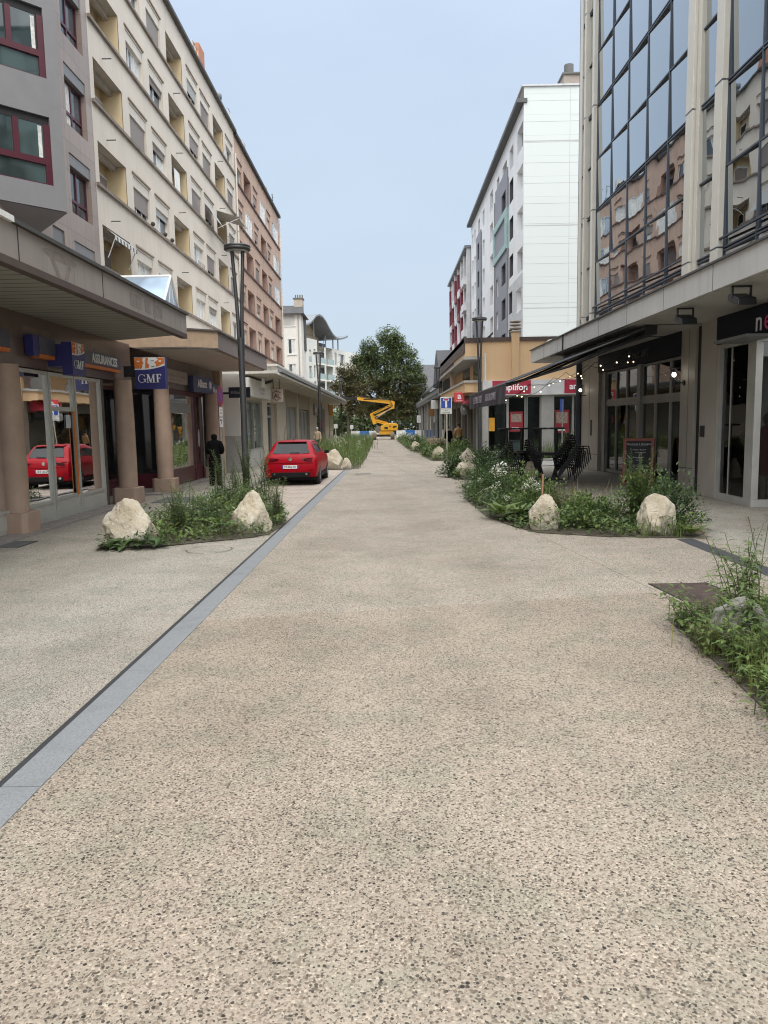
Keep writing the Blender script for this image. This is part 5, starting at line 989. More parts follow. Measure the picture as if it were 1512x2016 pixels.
SF5 = Fr((-6.42, 30.6, 0), X, -Y); MB().fbox(SF5, 0, .86, 3.10, 3.52, -.12, 0).build('board', M('navy_blade', (.012, .014, .035), .4), t); text('Allianz', .19, SF5, .33, 3.31, .004, M('grey_letters', (.34, .34, .38), .5), t); MB().box(-7.0, -6.42, 30.62, 30.7, 3.25, 3.33).build('bracket', BLACKM, t)
t = thing('projecting_sign', (-5.6, 37, 3.1), 'square beige AL sign with a hexagon hanging under the white canopy', 'sign')
SF6 = Fr((-5.72, 37, 0), X, -Y); MB().fbox(SF6, 0, .60, 3.08, 3.72, -.10, 0).build('board', M('beige_sign', (.42, .355, .29), .5), t); REDBR = M('red_brown_letters', (.10, .015, .015), .5)
text('AL', .25, SF6, .31, 3.38, .004, REDBR, t, bold=.008); mb = MB(); hx = [(.30+.24*math.sin(math.pi/3*i), 3.40+.24*math.cos(math.pi/3*i)) for i in range(7)]
for i, (p, q) in enumerate(zip(hx, hx[1:])):
    if i == 1: continue
    mb.cyl(SF6(p[0], p[1], .004), SF6(q[0], q[1], .004), .014, n=6)
mb.cyl(SF6(.30, 3.64, .004), SF6(.30, 3.56, .004), .012, n=5); mb.build('emblem', REDBR, t); MB().box(-5.6, -5.57, 37.0, 37.05, 3.72, 4.2).box(-5.3, -5.27, 37.0, 37.05, 3.72, 4.2).build('rod', BLACKM, t)
t = thing('spotlight', (-5.75, 35.8, 4.1), 'small black spotlight with a white bracket under the corner of the white canopy', 'light')
mb = MB(); mb.hexa([(-5.75, 35.6, 3.88), (-5.45, 35.6, 3.98), (-5.45, 35.9, 3.98), (-5.75, 35.9, 3.88), (-5.75, 35.6, 3.98), (-5.42, 35.6, 4.09), (-5.42, 35.9, 4.09), (-5.75, 35.9, 3.98)]); mb.build('lamp_head', BLACKM, t); MB().box(-5.9, -5.76, 35.6, 35.8, 3.75, 4.19).build('bracket', WHITEM, t)
# ------------------------------------------------------------------ road signs
GALV = M('galvanised_post', (.36, .36, .35), .4, .4)
t = thing('no_parking_sign', (-5.5, 24.7, 0), 'round red and blue no parking sign seen almost edge on, behind the person in black', 'sign')
MB().cyl((-5.5, 24.72, 0), (-5.5, 24.72, 3.25), .032, n=8).build('post', GALV, t)
dn = Vector((.997, -.085, 0)).normalized(); DF = Fr(Vector((-5.5, 24.72, 2.95))+dn*.04, Z.cross(dn), dn)
def disc(fr, r, c, mat, nm, par, r0=0.0):
    mb = MB(); n = 32
    if r0: 
        for i in range(n): p, q = 2*math.pi*i/n, 2*math.pi*(i+1)/n; mb.quad(*[fr(r_*math.cos(x), r_*math.sin(x), c) for r_, x in ((r, p), (r, q), (r0, q), (r0, p))])
    else: mb.cyl(fr(0, 0, c-.008), fr(0, 0, c), r, n=n)
    return mb.build(nm, mat, par)
SRED = M('sign_red', (.42, .02, .03), .45); SBLUE = M('sign_blue', (.02, .06, .30), .45); VIO = M('sign_violet_blue', (.09, .05, .22), .45)
disc(DF, .32, 0, SRED, 'disc', t); disc(DF, .26, .004, VIO, 'face', t)
mb = MB(); a_, b_ = .26*.7071, .022; mb.quad(DF(-a_-b_, a_-b_, .008), DF(-a_+b_, a_+b_, .008), DF(a_+b_, -a_+b_, .008), DF(a_-b_, -a_-b_, .008)); mb.build('bar', SRED, t)
MB().fbox(DF, -.17, .17, -.66, -.36, -.01, 0).fbox(DF, -.17, .17, -1.0, -.69, -.01, 0).build('plate', WHITEM, t); mb = MB(); mb.fbox(DF, -.1, .1, -.46, -.44, 0, .003); mb.fbox(DF, -.08, .08, -.56, -.53, 0, .003); mb.hexa([DF(-.10, -.92, 0), DF(-.04, -.92, 0), DF(.12, -.76, 0), DF(.06, -.76, 0), DF(-.10, -.92, .003), DF(-.04, -.92, .003), DF(.12, -.76, .003), DF(.06, -.76, .003)]); mb.fbox(DF, -.12, .0, -.8, -.75, 0, .003); mb.build('marking', BLACKM, t)
t = thing('dead_end_sign', (3.05, 39.6, 0), 'blue no through road sign with white plate on a thin post on the right', 'sign')
MB().cyl((3.05, 39.64, 0), (3.05, 39.64, 3.2), .035, n=8).build('post', M('beige_post', (.42, .40, .34), .5), t)
DE = Fr((3.02, 39.6, 0), X, -Y); mb = MB(); mb.fbox(DE, -.30, .30, 2.66, 3.26, -.02, 0); mb.build('plate', WHITEM, t, bevel=.02); MB().fbox(DE, -.265, .265, 2.695, 3.225, 0, .004).build('face', SBLUE, t)
MB().fbox(DE, -.05, .05, 2.72, 3.08, .004, .008).build('symbol', SWHITE, t); MB().fbox(DE, -.14, .14, 3.07, 3.185, .004, .008).build('symbol', SWHITE, t); MB().fbox(DE, -.11, .11, 3.09, 3.165, .008, .011).build('symbol', SRED, t)
MB().fbox(DE, -.30, .30, 2.40, 2.635, -.02, 0).build('lower_plate', M('plate_offwhite', (.60, .60, .57), .5), t); text('SAUF', .065, DE, 0, 2.57, .002, BLACKM, t, ext=.002); text('LIVRAISONS', .075, DE, 0, 2.47, .002, BLACKM, t, ext=.002)
t = thing('road_sign', (8.6, 37.6, 0), 'small blue sign on a grey post in front of the corner shop, seen edge on', 'sign')
MB().cyl((8.62, 37.62, 0), (8.62, 37.62, 3.0), .035, n=8).build('post', GALV, t); MB().hexa([(8.48, 37.5, 2.38), (8.68, 37.62, 2.38), (8.67, 37.64, 2.38), (8.47, 37.52, 2.38), (8.48, 37.5, 3.0), (8.68, 37.62, 3.0), (8.67, 37.64, 3.0), (8.47, 37.52, 3.0)]).build('plate', SBLUE, t)
# ------------------------------------------------------------------ street lamps: two splayed prongs carrying a flat disc
LAMPM = M('lamp_dark_grey', (.060, .060, .063), .45, .4); DIFF = M('lamp_diffuser', (.42, .43, .42), .4)
def lamp_proto():
    t = thing('street_lamp', (0, 0, 0), None, None, local=True)
    mb = MB(); H = 6.75; s0 = 4.4
    mb.cyl((0, 0, 0), (0, 0, s0), .098, .085, 14); mb.lathe((0, 0, 0), [(.16, 0), (.16, .05), (.118, .08)], 14); mb.build('pole', LAMPM, t)
    for sx in (-1, 1):
        mb = MB(); path = [Vector((.045*sx, 0, s0-.5)), Vector((.05*sx, 0, s0+.4)), Vector((.085*sx, 0, s0+1.2)), Vector((.15*sx, 0, H))]
        for (a, b), (r0, r1) in zip(zip(path, path[1:]), ((.05, .052), (.052, .05), (.05, .048))): mb.cyl(a, b, r0, r1, 10)
        mb.build('prong', LAMPM, t)
    mb = MB(); mb.lathe((0, 0, H), [(.30, -.03), (.33, -.02), (.36, .0), (.36, .045), (.34, .05), (.36, .06), (.36, .10), (.30, .125), (.02, .13)], 32); hd = mb.build('lamp_head', LAMPM, t)
    mb = MB(); mb.lathe((0, 0, H-.035), [(.02, 0), (.29, 0), (.29, .012)], 32); mb.build('diffuser', DIFF, hd); return t
lp = lamp_proto()
for i, (x, y, lab, s) in enumerate(((-4.05, 21.2, 'nearest dark grey street lamp with forked pole and disc head, left behind the planting', 1.0), (-4.75, 52.5, 'left street lamp beyond the red car, rising out of the tall grass bed', 1.0), (-5.2, 84, 'far left street lamp in front of the trees near the lift', 1.0),
        (4.72, 39.2, 'right street lamp standing in front of the peach corner shop', 1.05), (4.5, 68.5, 'right street lamp beside the timbered house, second from the corner shop', 1.0), (4.55, 98, 'farthest right street lamp by the dark arcade near the tree', 1.0))):
    o = lp if i == 0 else copy_tree(lp); o.location = (x, y, 0); o.scale = (s, s, s); tag(o, lab, 'street lamp', 'forked disc street lamps')
# ------------------------------------------------------------------ restaurant awning with valance lettering
AWB = M('black_awning_cloth', (.022, .022, .026), .8); VAL = M('awning_valance_violet', (.045, .038, .052), .8)
t = thing('awning', (5.7, 27, 3.5), 'wide black restaurant awning with a lettered valance on the right', 'awning')
yn, yf, xf, xw, zf, zw = 19.7, 28.6, 3.06, 6.65, 2.94, 4.27
mb = MB(); mb.hexa([(xf, yn, zf-.012), (xf, yf, zf-.012), (xw, yf, zw-.012), (xw, yn, zw-.012), (xf, yn, zf+.012), (xf, yf, zf+.012), (xw, yf, zw+.012), (xw, yn, zw+.012)]); mb.build('canvas', AWB, t)
VF = Fr((xf-.03, 0, 0), -Y, -X); mb = MB(); n = 24
for i in range(n):
    a, b = yn+(yf-yn)*i/n, yn+(yf-yn)*(i+1)/n; w = lambda y: .02*math.sin(y*5.1)+.012*math.sin(y*11)
    mb.quad((xf-.02, a, zf-.02), (xf-.02, b, zf-.02), (xf-.02+w(b), b, zf-.50+.5*w(b)), (xf-.02+w(a), a, zf-.50+.5*w(a)))
mb.build('valance', VAL, t); LV = M('valance_lettering', (.24, .21, .24), .7)
text('RESTAURANT', .30, VF, -22.3, zf-.26, .035, LV, t, sx=1.2); text('LE PAUL BERT', .32, VF, -25.5, zf-.26, .035, LV, t, sx=1.2)
mb = MB(); mb.cyl((xf, yn, zf), (xf, yf, zf), .035, n=8); mb.build('front_bar', BLACKM, t)
mb = MB()
for y in (yn+.3, (yn+yf)/2, yf-.4): mb.cyl((xf, y, zf-.03), (4.7, y-.15, zf+.42), .035, n=6); mb.cyl((4.7, y-.15, zf+.42), (xw, y, zw-.12), .04, n=6)
mb.each('arm', BLACKM, t); MB().box(6.58, 6.9, yn-.05, yf+.05, 4.12, 4.34).build('cassette', BLACKM, t)
mb = MB()
for (a, b) in ((22.5, 23.0), (25.4, 25.8)): mb.hexa([(3.5, a, 3.10), (3.9, a, 3.236), (3.9, a+.5, 3.236), (3.5, a+.5, 3.10), (3.5, a, 3.105), (3.9, a, 3.241), (3.9, a+.5, 3.241), (3.5, a+.5, 3.105)])
mb.build('side_fold', M('awning_fold_grey', (.30, .30, .32), .7), t)
# string of bulbs under the awning
BULB = emis('warm_bulb', (1.0, .84, .55), 1.7); t = thing('string_lights', (6, 27, 3.4), 'string of small warm bulbs looped beneath the black awning', 'lights')
rb = random.Random(8); pts = []
anch = [(3.6, 21.5, 2.8), (4.6, 21.2, 3.2), (5.7, 21.0, 3.6), (6.7, 21.4, 3.95), (7.6, 23.4, 3.95), (6.4, 24.5, 3.75), (4.6, 24.6, 3.2), (3.7, 26.4, 2.85), (5.0, 27.2, 3.3), (6.3, 27.0, 3.7), (7.5, 28.4, 3.8)]
for (a, b) in zip(anch, anch[1:]):
    for i in range(6): f = i/6; p = Vector(a).lerp(Vector(b), f); p.z -= .22*math.sin(math.pi*f)+.05; pts.append(p)
MB().tube(pts, .008, 4).build('cable', BLACKM, t)
bp_ = MB().ball((0, 0, 0), .024, 8).build('bulb', BULB, t)
for i, p in enumerate(pts[1::3]):
    o = bp_ if i == 0 else bp_.copy()
    if i: C.collection.objects.link(o)
    o.location = p-Vector((6, 27, 3.45))
bp_.data.transform(Matrix.Translation(Vector((6, 27, 3.4))))
# wall lanterns on the piers
def lantern(x, y, z, lab):
    t = thing('wall_lantern', (x, y, z), lab, 'wall lamp', 'lit lanterns on the restaurant piers'); c = Vector((x-.28, y, z))
    MB().cyl((x-.03, y, z-.22), (x, y, z-.22), .07, n=12).cyl((x-.28, y, z-.22), (x, y, z-.22), .018, n=6).cyl(c+Vector((0, 0, -.32)), c+Vector((0, 0, -.14)), .045, n=10).build('arm', BLACKM, t)
    mb = MB(); mb.lathe(c, [(.15, .17), (.15, .185), (.02, .20)], 14)
    for i in range(6): a = math.pi/3*i; mb.cyl(c+Vector((.085*math.cos(a), .085*math.sin(a), -.14)), c+Vector((.085*math.cos(a), .085*math.sin(a), .17)), .006, n=4)
    mb.build('cage', BLACKM, t); MB().ball(c, .055, 12, sq=(1, 1, 1.2)).build('bulb', emis('lantern_bulb', (1.0, .93, .80), 9.0) if 'lantern_bulb' not in MATS else MATS['lantern_bulb'], t)
lantern(8.05, 20.75, 3.15, 'lit lantern on the near pier between the restaurant and the boutique'); lantern(8.0, 30.6, 3.15, 'lit lantern on the far corner pier of the restaurant')
# floodlights hung from the canopy soffit
def flood(x, y, lab):
    t = thing('floodlight', (x, y, 4.34), lab, 'floodlight', 'floodlights under the grey canopy'); s = .25
    MB().box(x-.18, x-.15, y-.02, y+.02, 4.12, 4.34).box(x+.15, x+.18, y-.02, y+.02, 4.12, 4.34).box(x-.18, x+.18, y-.02, y+.02, 4.315, 4.342).build('bracket', BLACKM, t)
    mb = MB(); p = [(x-.17, y-.26, 3.96), (x+.17, y-.26, 3.96), (x+.17, y+.20, 4.10), (x-.17, y+.20, 4.10), (x-.17, y-.22, 4.10), (x+.17, y-.22, 4.10), (x+.17, y+.16, 4.23), (x-.17, y+.16, 4.23)]; mb.hexa(p); mb.build('lamp_head', BLACKM, t, bevel=.015)
    mb = MB(); mb.quad((x-.14, y-.22, 3.966), (x+.14, y-.22, 3.966), (x+.14, y+.16, 4.08), (x-.14, y+.16, 4.08)); mb.build('lens', M('flood_lens', (.10, .10, .10), .2), t)
flood(6.42, 14.0, 'black floodlight nearer the boutique under the grey canopy'); flood(6.46, 16.7, 'black floodlight nearer the restaurant under the grey canopy')
# ------------------------------------------------------------------ A-board menu
t = thing('menu_board', (7.45, 22.6, 0), 'red framed chalkboard A-board menu on the pavement before the restaurant', 'menu board')
RW = M('red_stained_wood', (.20, .032, .012), .5, var=.2, scale=8); CH = M('chalkboard_black', (.012, .012, .016), .7, var=.4, scale=3); CK = M('chalk', (.55, .55, .55), .9)
un = Vector((.83, -.36, 0)).normalized(); nn = Vector((-.36, -.83, 0)).normalized(); lean = Vector((-nn.x, -nn.y, 0))*.22
class TF_:
    def __init__(s, o, u, n, up): s.o, s.u, s.n, s.up = Vector(o), u, n, up
    def __call__(s, a, b, c=0): return s.o+s.u*a+s.up*b+s.n*c
upv = (Z+lean*.85).normalized(); BFm = TF_((7.03, 22.75, 0), un, nn, upv)
mb = MB(); mb.fbox(BFm, 0, .09, 0, 1.42, -.03, .03); mb.fbox(BFm, .80, .89, 0, 1.42, -.03, .03); mb.fbox(BFm, .09, .80, 1.33, 1.42, -.03, .03); mb.fbox(BFm, .09, .80, .26, .35, -.03, .03); mb.build('frame', RW, t, bevel=.008)
MB().fbox(BFm, .09, .80, .35, 1.33, -.012, .004).build('slate', CH, t)
up2 = (Z-lean*1.1).normalized(); BB = TF_(BFm(0, 1.38)-up2*1.40, un, nn, up2); MB().fbox(BB, 0, .08, 0, 1.40, -.025, .025).fbox(BB, .81, .89, 0, 1.40, -.025, .025).fbox(BB, .08, .81, .3, 1.35, -.01, .01).build('rear_panel', RW, t)
rows_ = [('Vendredi 3 Octobre', .085, 1.24, .0), ('Poisson du jour', .06, 1.07, .02), ('riz et legumes', .055, .99, .05), ('-', .06, .92, .05), ('Saute de porc', .06, .84, .0), ('au curry', .055, .76, .03), ('-', .06, .70, .04), ('Mousse au chocolat', .058, .58, -.02), ('ou glace', .055, .50, .02)]
for s_, sz, b, dx in rows_: text(s_, sz, BFm, .445+dx, b, .006, CK, t, 'chalk_line', ext=.001, shear=.25)
MB().fbox(BFm, .2, .7, 1.185, 1.19, .004, .006).build('chalk_line', CK, t)
# ------------------------------------------------------------------ stacked bistro tables and chairs
def table(lab, x, y, z, inv=False, rz=0.0):
    t = thing('bistro_table', (x, y, z*1.17), lab, 'table', 'stacked bistro tables', local=True, rz=rz); t.scale = (1.1, 1.0, 1.17); s = -1 if inv else 1; o = .74 if inv else 0
    q = lambda zz: o+s*zz
    a, b = sorted((q(.70), q(.735))); MB().box(-.42, .42, -.36, .36, a, b).build('table_top', BLACKM, t, bevel=.01)
    m = MB()
    for dx in (-.24, .24): m.cyl((dx, 0, q(.04)), (dx, 0, q(.70)), .05, n=10)
    m.build('leg', BLACKM, t); m = MB()
    for dx in (-.24, .24):
        a, b = sorted((q(0), q(.035))); m.box(dx-.2, dx+.2, -.32, .32, a, b)
    a, b = sorted((q(.012), q(.05))); m.box(-.5, .5, -.12, .12, a, b)
    m.build('foot', BLACKM, t, bevel=.008)
table('black table standing at the bottom of the left stack', 4.35, 26.2, 0, False, .1); table('upturned black table on the left stack, feet in the air', 4.35, 26.2, .745, True, .1)
table('black table standing at the bottom of the right stack', 5.35, 25.4, 0, False, -.15); table('upturned black table on the right stack, feet in the air', 5.35, 25.4, .745, True, -.15)
def chair_proto():
    t = thing('bistro_chair', (0, 0, 0), 'black', 'chair', local=True); m = MB()
    P_ = lambda *p: [Vector(q) for q in p]
    for sx in (-.22, .22):
        MB().cyl((sx, -.22, .44), (sx*1.05, -.30, 0), .022, n=6).build('leg', BLACKM, t); MB().cyl((sx, .20, .44), (sx*1.05, .34, 0), .022, n=6).build('leg', BLACKM, t)
        m.tube(P_((sx, .20, .44), (sx, .25, .62), (sx*.95, .30, .80), (sx*.5, .33, .84), (0, .335, .845)), .013, 6)
    for z_ in (.55, .63, .71, .78): m.tube(P_((-.21, .22+.1*(z_-.5), z_), (-.1, .27+.1*(z_-.5), z_), (.1, .27+.1*(z_-.5), z_), (.21, .22+.1*(z_-.5), z_)), .030, 6)
    m.build('backrest', BLACKM, t); m = MB()
    m.box(-.22, .22, -.23, .22, .435, .452)
    m.tube(P_((-.22, -.23, .44), (.22, -.23, .44), (.22, .22, .44), (-.22, .22, .44), (-.22, -.23, .44)), .014, 6); m.build('seat', BLACKM, t); return t
cp = chair_proto(); n_ = 0
for (bx, by, rz, lab, n) in ((5.72, 24.7, 1.75, 'black metal chair in the leaning stack at the right of the upturned tables', 10), (4.85, 25.5, -1.3, 'black metal chair in the stack between the two upturned tables', 8), (4.05, 25.7, 1.6, 'black metal chair in the left stack under the upturned tables', 7)):
    for i in range(n):
        o = cp if n_ == 0 else copy_tree(cp); n_ += 1; d = Vector((-math.sin(rz), math.cos(rz)))*-.06*i
        o.location = (bx+d.x, by+d.y, .075*i); o.rotation_euler = (0, 0, rz); tag(o, lab, 'chair', 'black metal chairs stacked '+{10: 'on the right', 8: 'in the middle', 7: 'on the left'}[n])
# ------------------------------------------------------------------ signs on the corner shop street side
t = thing('projecting_sign', (3.95, 41.5, 3.0), "square red light box with a white letter a, on the corner shop", 'sign')
S7 = Fr((3.62, 41.6, 0), X, -Y); MB().fbox(S7, 0, .56, 3.02, 3.58, -.14, 0).build('box', emis('red_lightbox', (.55, .06, .07), .12), t, bevel=.03); text('a', .46, S7, .28, 3.36, .004, lw, t, bold=.012); text('amplifon', .10, S7, .28, 3.12, .004, lw, t); MB().box(4.18, 4.95, 41.66, 41.72, 3.3, 3.36).build('bracket', BLACKM, t)
t = thing('round_sign', (4.35, 43, 2.9), 'grey oval hanging sign under the red light box', 'sign'); MB().ball((4.30, 43, 2.62), .30, 16, sq=(.75, .2, 1)).build('disc', M('round_sign_grey', (.26, .27, .27), .5), t); MB().cyl((4.2, 43.04, 2.62), (4.2, 43.04, 3.5), .015, n=5).build('rod', BLACKM, t); MB().ball((4.30, 42.94, 2.70), .09, 8, sq=(.8, .3, 1)).build('mark', WHITEM, t)
# ------------------------------------------------------------------ wooden bench planter on the right, litter post
WOOD = M('weathered_pine', (.36, .27, .185), .75, var=.2, scale=4, streak=.2)
t = thing('bench', (4.1, 52, 0), 'long slatted pale wooden bench beside the flower bed on the right', 'bench')
mb = MB()
for i in range(3): mb.box(2.65, 4.95, 51.2+.17*i, 51.34+.17*i, .46, .50)
mb.build('seat', WOOD, t); mb = MB()
for i in range(2): mb.box(2.65, 4.95, 51.74, 51.78, .58+.17*i, .70+.17*i)
mb.build('backrest', WOOD, t); mb = MB()
for x in (2.8, 3.8, 4.8): mb.box(x, x+.08, 51.2, 51.7, 0, .46); mb.box(x, x+.08, 51.7, 51.74, 0, .88)
mb.build('leg', WOOD, t)
t = thing('litter_bin', (6.55, 38.6, 0), 'small dark green box standing in front of the optician window', 'bin'); MB().box(6.2, 6.75, 38.2, 38.6, 0, .95).build('body', M('dark_teal_bin', (.04, .065, .065), .5), t, bevel=.02); MB().box(6.15, 6.8, 38.15, 38.65, .955, 1.0).build('lid', BLACKM, t, bevel=.01)
# orange marker stakes
def stake(x, y, h, lab): t = tag(MB().hexa([(x-.014, y-.014, 0), (x+.014, y-.014, 0), (x+.014, y+.014, 0), (x-.014, y+.014, 0), (x-.014+.03, y-.014, h), (x+.014+.03, y-.014, h), (x+.014+.03, y+.014, h), (x-.014+.03, y+.014, h)]).build('marker_stake', M('orange_stake', (.30, .17, .10), .85, streak=.4), loc=(x, y, 0)), lab, 'stake')
stake(2.82, 13.95, 1.0, 'orange tipped wooden stake rising behind the near white rock on the right'); stake(2.55, 50.5, .75, 'orange stake in the far right flower bed beside the bench'); stake(-2.75, 32.4, .65, 'rust coloured stake at the corner of the tall grass bed behind the car')
# ------------------------------------------------------------------ mannequin in the boutique
t = thing('mannequin', (8.50, 17.05, 0), 'mannequin in a long dark red coat inside the boutique', 'mannequin')
mb = MB(); mb.lathe((8.50, 17.05, 0), [(.24, .68), (.25, .9), (.22, 1.2), (.20, 1.35), (.23, 1.55), (.22, 1.66), (.10, 1.74), (.07, 1.78)], 18); mb.tube([Vector((8.28, 17.03, 1.66)), Vector((8.23, 16.98, 1.38)), Vector((8.25, 16.94, 1.02))], .065, 8); mb.tube([Vector((8.72, 17.03, 1.66)), Vector((8.79, 16.98, 1.38)), Vector((8.76, 16.94, 1.02))], .065, 8); mb.build('coat', M('wine_red_wool', (.20, .012, .035), .9), t)
MB().ball((8.50, 17.05, 1.93), .105, 12, sq=(.85, 1, 1.25)).cyl((8.50, 17.05, 1.75), (8.50, 17.05, 1.86), .05, n=8).build('head', M('mannequin_dark', (.05, .05, .05), .5), t)
MB().cyl((8.42, 17.05, .12), (8.42, 17.05, .7), .05, .07, 8).cyl((8.58, 17.05, .12), (8.58, 17.05, .7), .05, .07, 8).build('legs', M('mannequin_skin', (.42, .31, .24), .6), t); MB().cyl((8.50, 17.05, .03), (8.50, 17.05, .12), .25, n=16).build('base', BLACKM, t)
t = thing('mannequin', (8.05+.5, 16.98, 0), 'mannequin in black trousers and dark top behind the boutique glass', 'mannequin'); 
mb = MB(); mb.lathe((9.45, 17.0, .0), [(.13, .2), (.16, .6), (.19, 1.0), (.17, 1.2), (.21, 1.5), (.2, 1.62), (.06, 1.72)], 14); mb.ball((9.45, 17.0, 1.86), .10, 10, sq=(.85, 1, 1.25)); mb.cyl((9.45, 17, .03), (9.45, 17, .2), .1, n=10); mb.build('figure', M('black_cloth', (.02, .02, .022), .9), t)
# ------------------------------------------------------------------ red hatchback, lofted from cross-sections (local: y forwards, rear at y = 0)
CARRED = N('car_red_paint'); CARRED.set((.31, .002, .010), .34); CARRED.b.inputs['Coat Weight'].default_value = .04; CARRED.b.inputs['Specular IOR Level'].default_value = .12; CARRED.b.inputs['Coat Roughness'].default_value = .08; CARRED = CARRED.m
TYRE = M('tyre', (.018, .018, .018), .85); RIM = M('alloy_rim', (.30, .30, .31), .35, .7); CARGL = darkglass('car_glass', (.008, .009, .010), .05, .22); TAIL = M('tail_lamp', (.055, .004, .008), .15); CHROME = M('chrome', (.75, .75, .75), .12, 1.0); PLAST = M('black_plastic', (.012, .012, .013), .6, spec=.15)
car = thing('car', (-3.22, 24.45, 0), 'red hatchback parked in the bay on the left, rear view', 'car', local=True, rz=-.012)
def lerp_t(tab, y):
    for (a, p), (b, q) in zip(tab, tab[1:]):
        if y <= b: f = max(0, (y-a)/(b-a)); f = f*f*(3-2*f) if False else f; return p+(q-p)*f
    return tab[-1][1]
HT = [(0, .74), (.02, .86), (.06, .94), (.12, .985), (.22, 1.045), (.40, 1.19), (.58, 1.33), (.70, 1.405), (.80, 1.43), (1.1, 1.45), (1.7, 1.46), (2.2, 1.44), (2.6, 1.33), (3.05, 1.09), (3.22, 1.0), (3.6, .955), (3.95, .88), (4.15, .78), (4.25, .66)]
WT = [(0, .80), (.03, .845), (.10, .872), (.25, .888), (.6, .895), (3.5, .895), (3.9, .87), (4.1, .80), (4.25, .66)]
def ring_(y):
    H, W = lerp_t(HT, y), lerp_t(WT, y); zb = .29; pts = []
    for z in (zb, .46, .60, .74, .86, .94): 
        zz = min(z, H-.02-.002*z); bulge = {zb: .95, .46: .985, .60: 1.0, .74: .995, .86: .97, .94: .925}[z]; pts.append((W*bulge, zz))
    wt = W*.925; rw_ = min(wt, .90*W-(H-.94)*.44) if H > .96 else wt*.985
    for f in (.35, .7, .92): pts.append((wt+(rw_-wt)*f, .94+(H-.03-.94)*f if H > .97 else min(.94, H-.02)+.004*f))
    pts += [(rw_*.93, H-.012), (rw_*.8, H-.002), (rw_*.45, H+.008), (0, H+.012)]
    return [(0, zb)]+pts
ys = [0, .02, .05, .09, .14, .22, .31, .40, .5, .6, .70, .80, .95, 1.2, 1.6, 2.0, 2.2, 2.4, 2.6, 2.85, 3.05, 3.22, 3.4, 3.6, 3.8, 3.95, 4.08, 4.18, 4.25]
rings = [ring_(y) for y in ys]; nk = len(rings[0]); mb = MB()
vs = []; 
for y, r in zip(ys, rings): vs += [(x, y, z) for x, z in r]+[(-x, y, z) for x, z in r[1:-1][::-1]]
m_ = 2*nk-2; fs = [(i*m_+j, i*m_+(j+1) % m_, (i+1)*m_+(j+1) % m_, (i+1)*m_+j) for i in range(len(ys)-1) for j in range(m_)]+[list(range(m_))[::-1], list(range((len(ys)-1)*m_, len(ys)*m_))]
mb.add(vs, fs, 0, True); body = mb.build('body', CARRED, car)
def S(y, k):   # surface point: ring index k may be fractional
    r = ring_(y); i = min(int(k), nk-2); f = k-i; return Vector((r[i][0]+(r[i+1][0]-r[i][0])*f, y, r[i][1]+(r[i+1][1]-r[i][1])*f))
def patch(name, mat, ylist, klist, off=.006, mirror=True, par=None):
    for s in ((1, -1) if mirror else (1,)):
        mb = MB(); g_ = [[S(y, k) for k in klist] for y in ylist]; vs = []
        for i in range(len(ylist)):
            for j in range(len(klist)):
                a = g_[min(i+1, len(ylist)-1)][j]-g_[max(i-1, 0)][j]; b = g_[i][min(j+1, len(klist)-1)]-g_[i][max(j-1, 0)]; n = b.cross(a).normalized() if b.cross(a).length > 1e-9 else Vector((0, 0, 1))
                if n.dot(g_[i][j]-Vector((0, 2.1, .7))) < 0: n = -n
                p = g_[i][j]+n*off; vs.append((p.x*s, p.y, p.z))
        w = len(klist); mb.add(vs, [(i*w+j, i*w+j+1, (i+1)*w+j+1, (i+1)*w+j) for i in range(len(ylist)-1) for j in range(w-1)], 0, True); mb.build(name, mat, par or car)
K = nk-1
# rear window: built over the sloping hatch
def rear_poly(name, mat, pts, off=.012, par=None):   # pts in (x, z); y found on the hatch slope
    def yz(z):
        for (a, p), (b, q) in zip(HT, HT[1:]):
            if p <= z <= q: return a+(b-a)*(z-p)/(q-p)
        return 0
    mb = MB(); mb.add([(x, yz(z)-off, z+off*.5) for x, z in pts], [list(range(len(pts)))]); return mb.build(name, mat, par or car)
rear_poly('rear_window', CARGL, [(-.60, 1.05), (-.3, 1.035), (.3, 1.035), (.60, 1.05), (.585, 1.10), (.50, 1.36), (.46, 1.385), (0, 1.395), (-.46, 1.385), (-.50, 1.36), (-.585, 1.10)], .016)
MB().hexa([(-.46, .60, 1.405), (.46, .60, 1.405), (.46, .85, 1.44), (-.46, .85, 1.44), (-.48, .60, 1.428), (.48, .60, 1.428), (.47, .85, 1.455), (-.47, .85, 1.455)]).build('spoiler', CARRED, car, bevel=.01)
MB().box(-.02, .28, .18, .20, 1.062, 1.08).build('wiper', PLAST, car)
patch('side_window', CARGL, [.85, 1.1, 1.45], [6.6, 7.5, 8.6]); patch('side_window', CARGL, [1.52, 1.8, 2.1, 2.45], [6.6, 7.5, 8.4])
# tail lamps wrapped round the corners
def tail(s):
    mb = MB(); pts = [(.36, .885), (.55, .90), (.74, .915), (.80, .90), (.80, .82), (.72, .785), (.52, .80), (.40, .84)]
    def yb(x, z):
        return lerp_t([(.36, .035), (.6, .035), (.72, .045), (.80, .09)], x)
    vs = [(s*x, .05+max(0, (z-.86))*.3+(.10 if x > .78 else 0)-.055+ (x-.36)*.02, z) for x, z in pts]; mb.add(vs, [list(range(len(vs)))]); 
    mb.add([(s*.80, .115, .90), (s*.865, .30, .905), (s*.873, .30, .83), (s*.80, .115, .82)], [(0, 1, 2, 3)]); lt = mb.build('tail_light', TAIL, car)
    mb = MB()
    for z in (.83, .87): mb.box(min(s*.45, s*.72), max(s*.45, s*.72), -.01, .0, z, z+.012)
    mb.build('light_strip', M('tail_lamp_dark', (.03, .003, .005), .2), lt)
for s in (1, -1): tail(s)
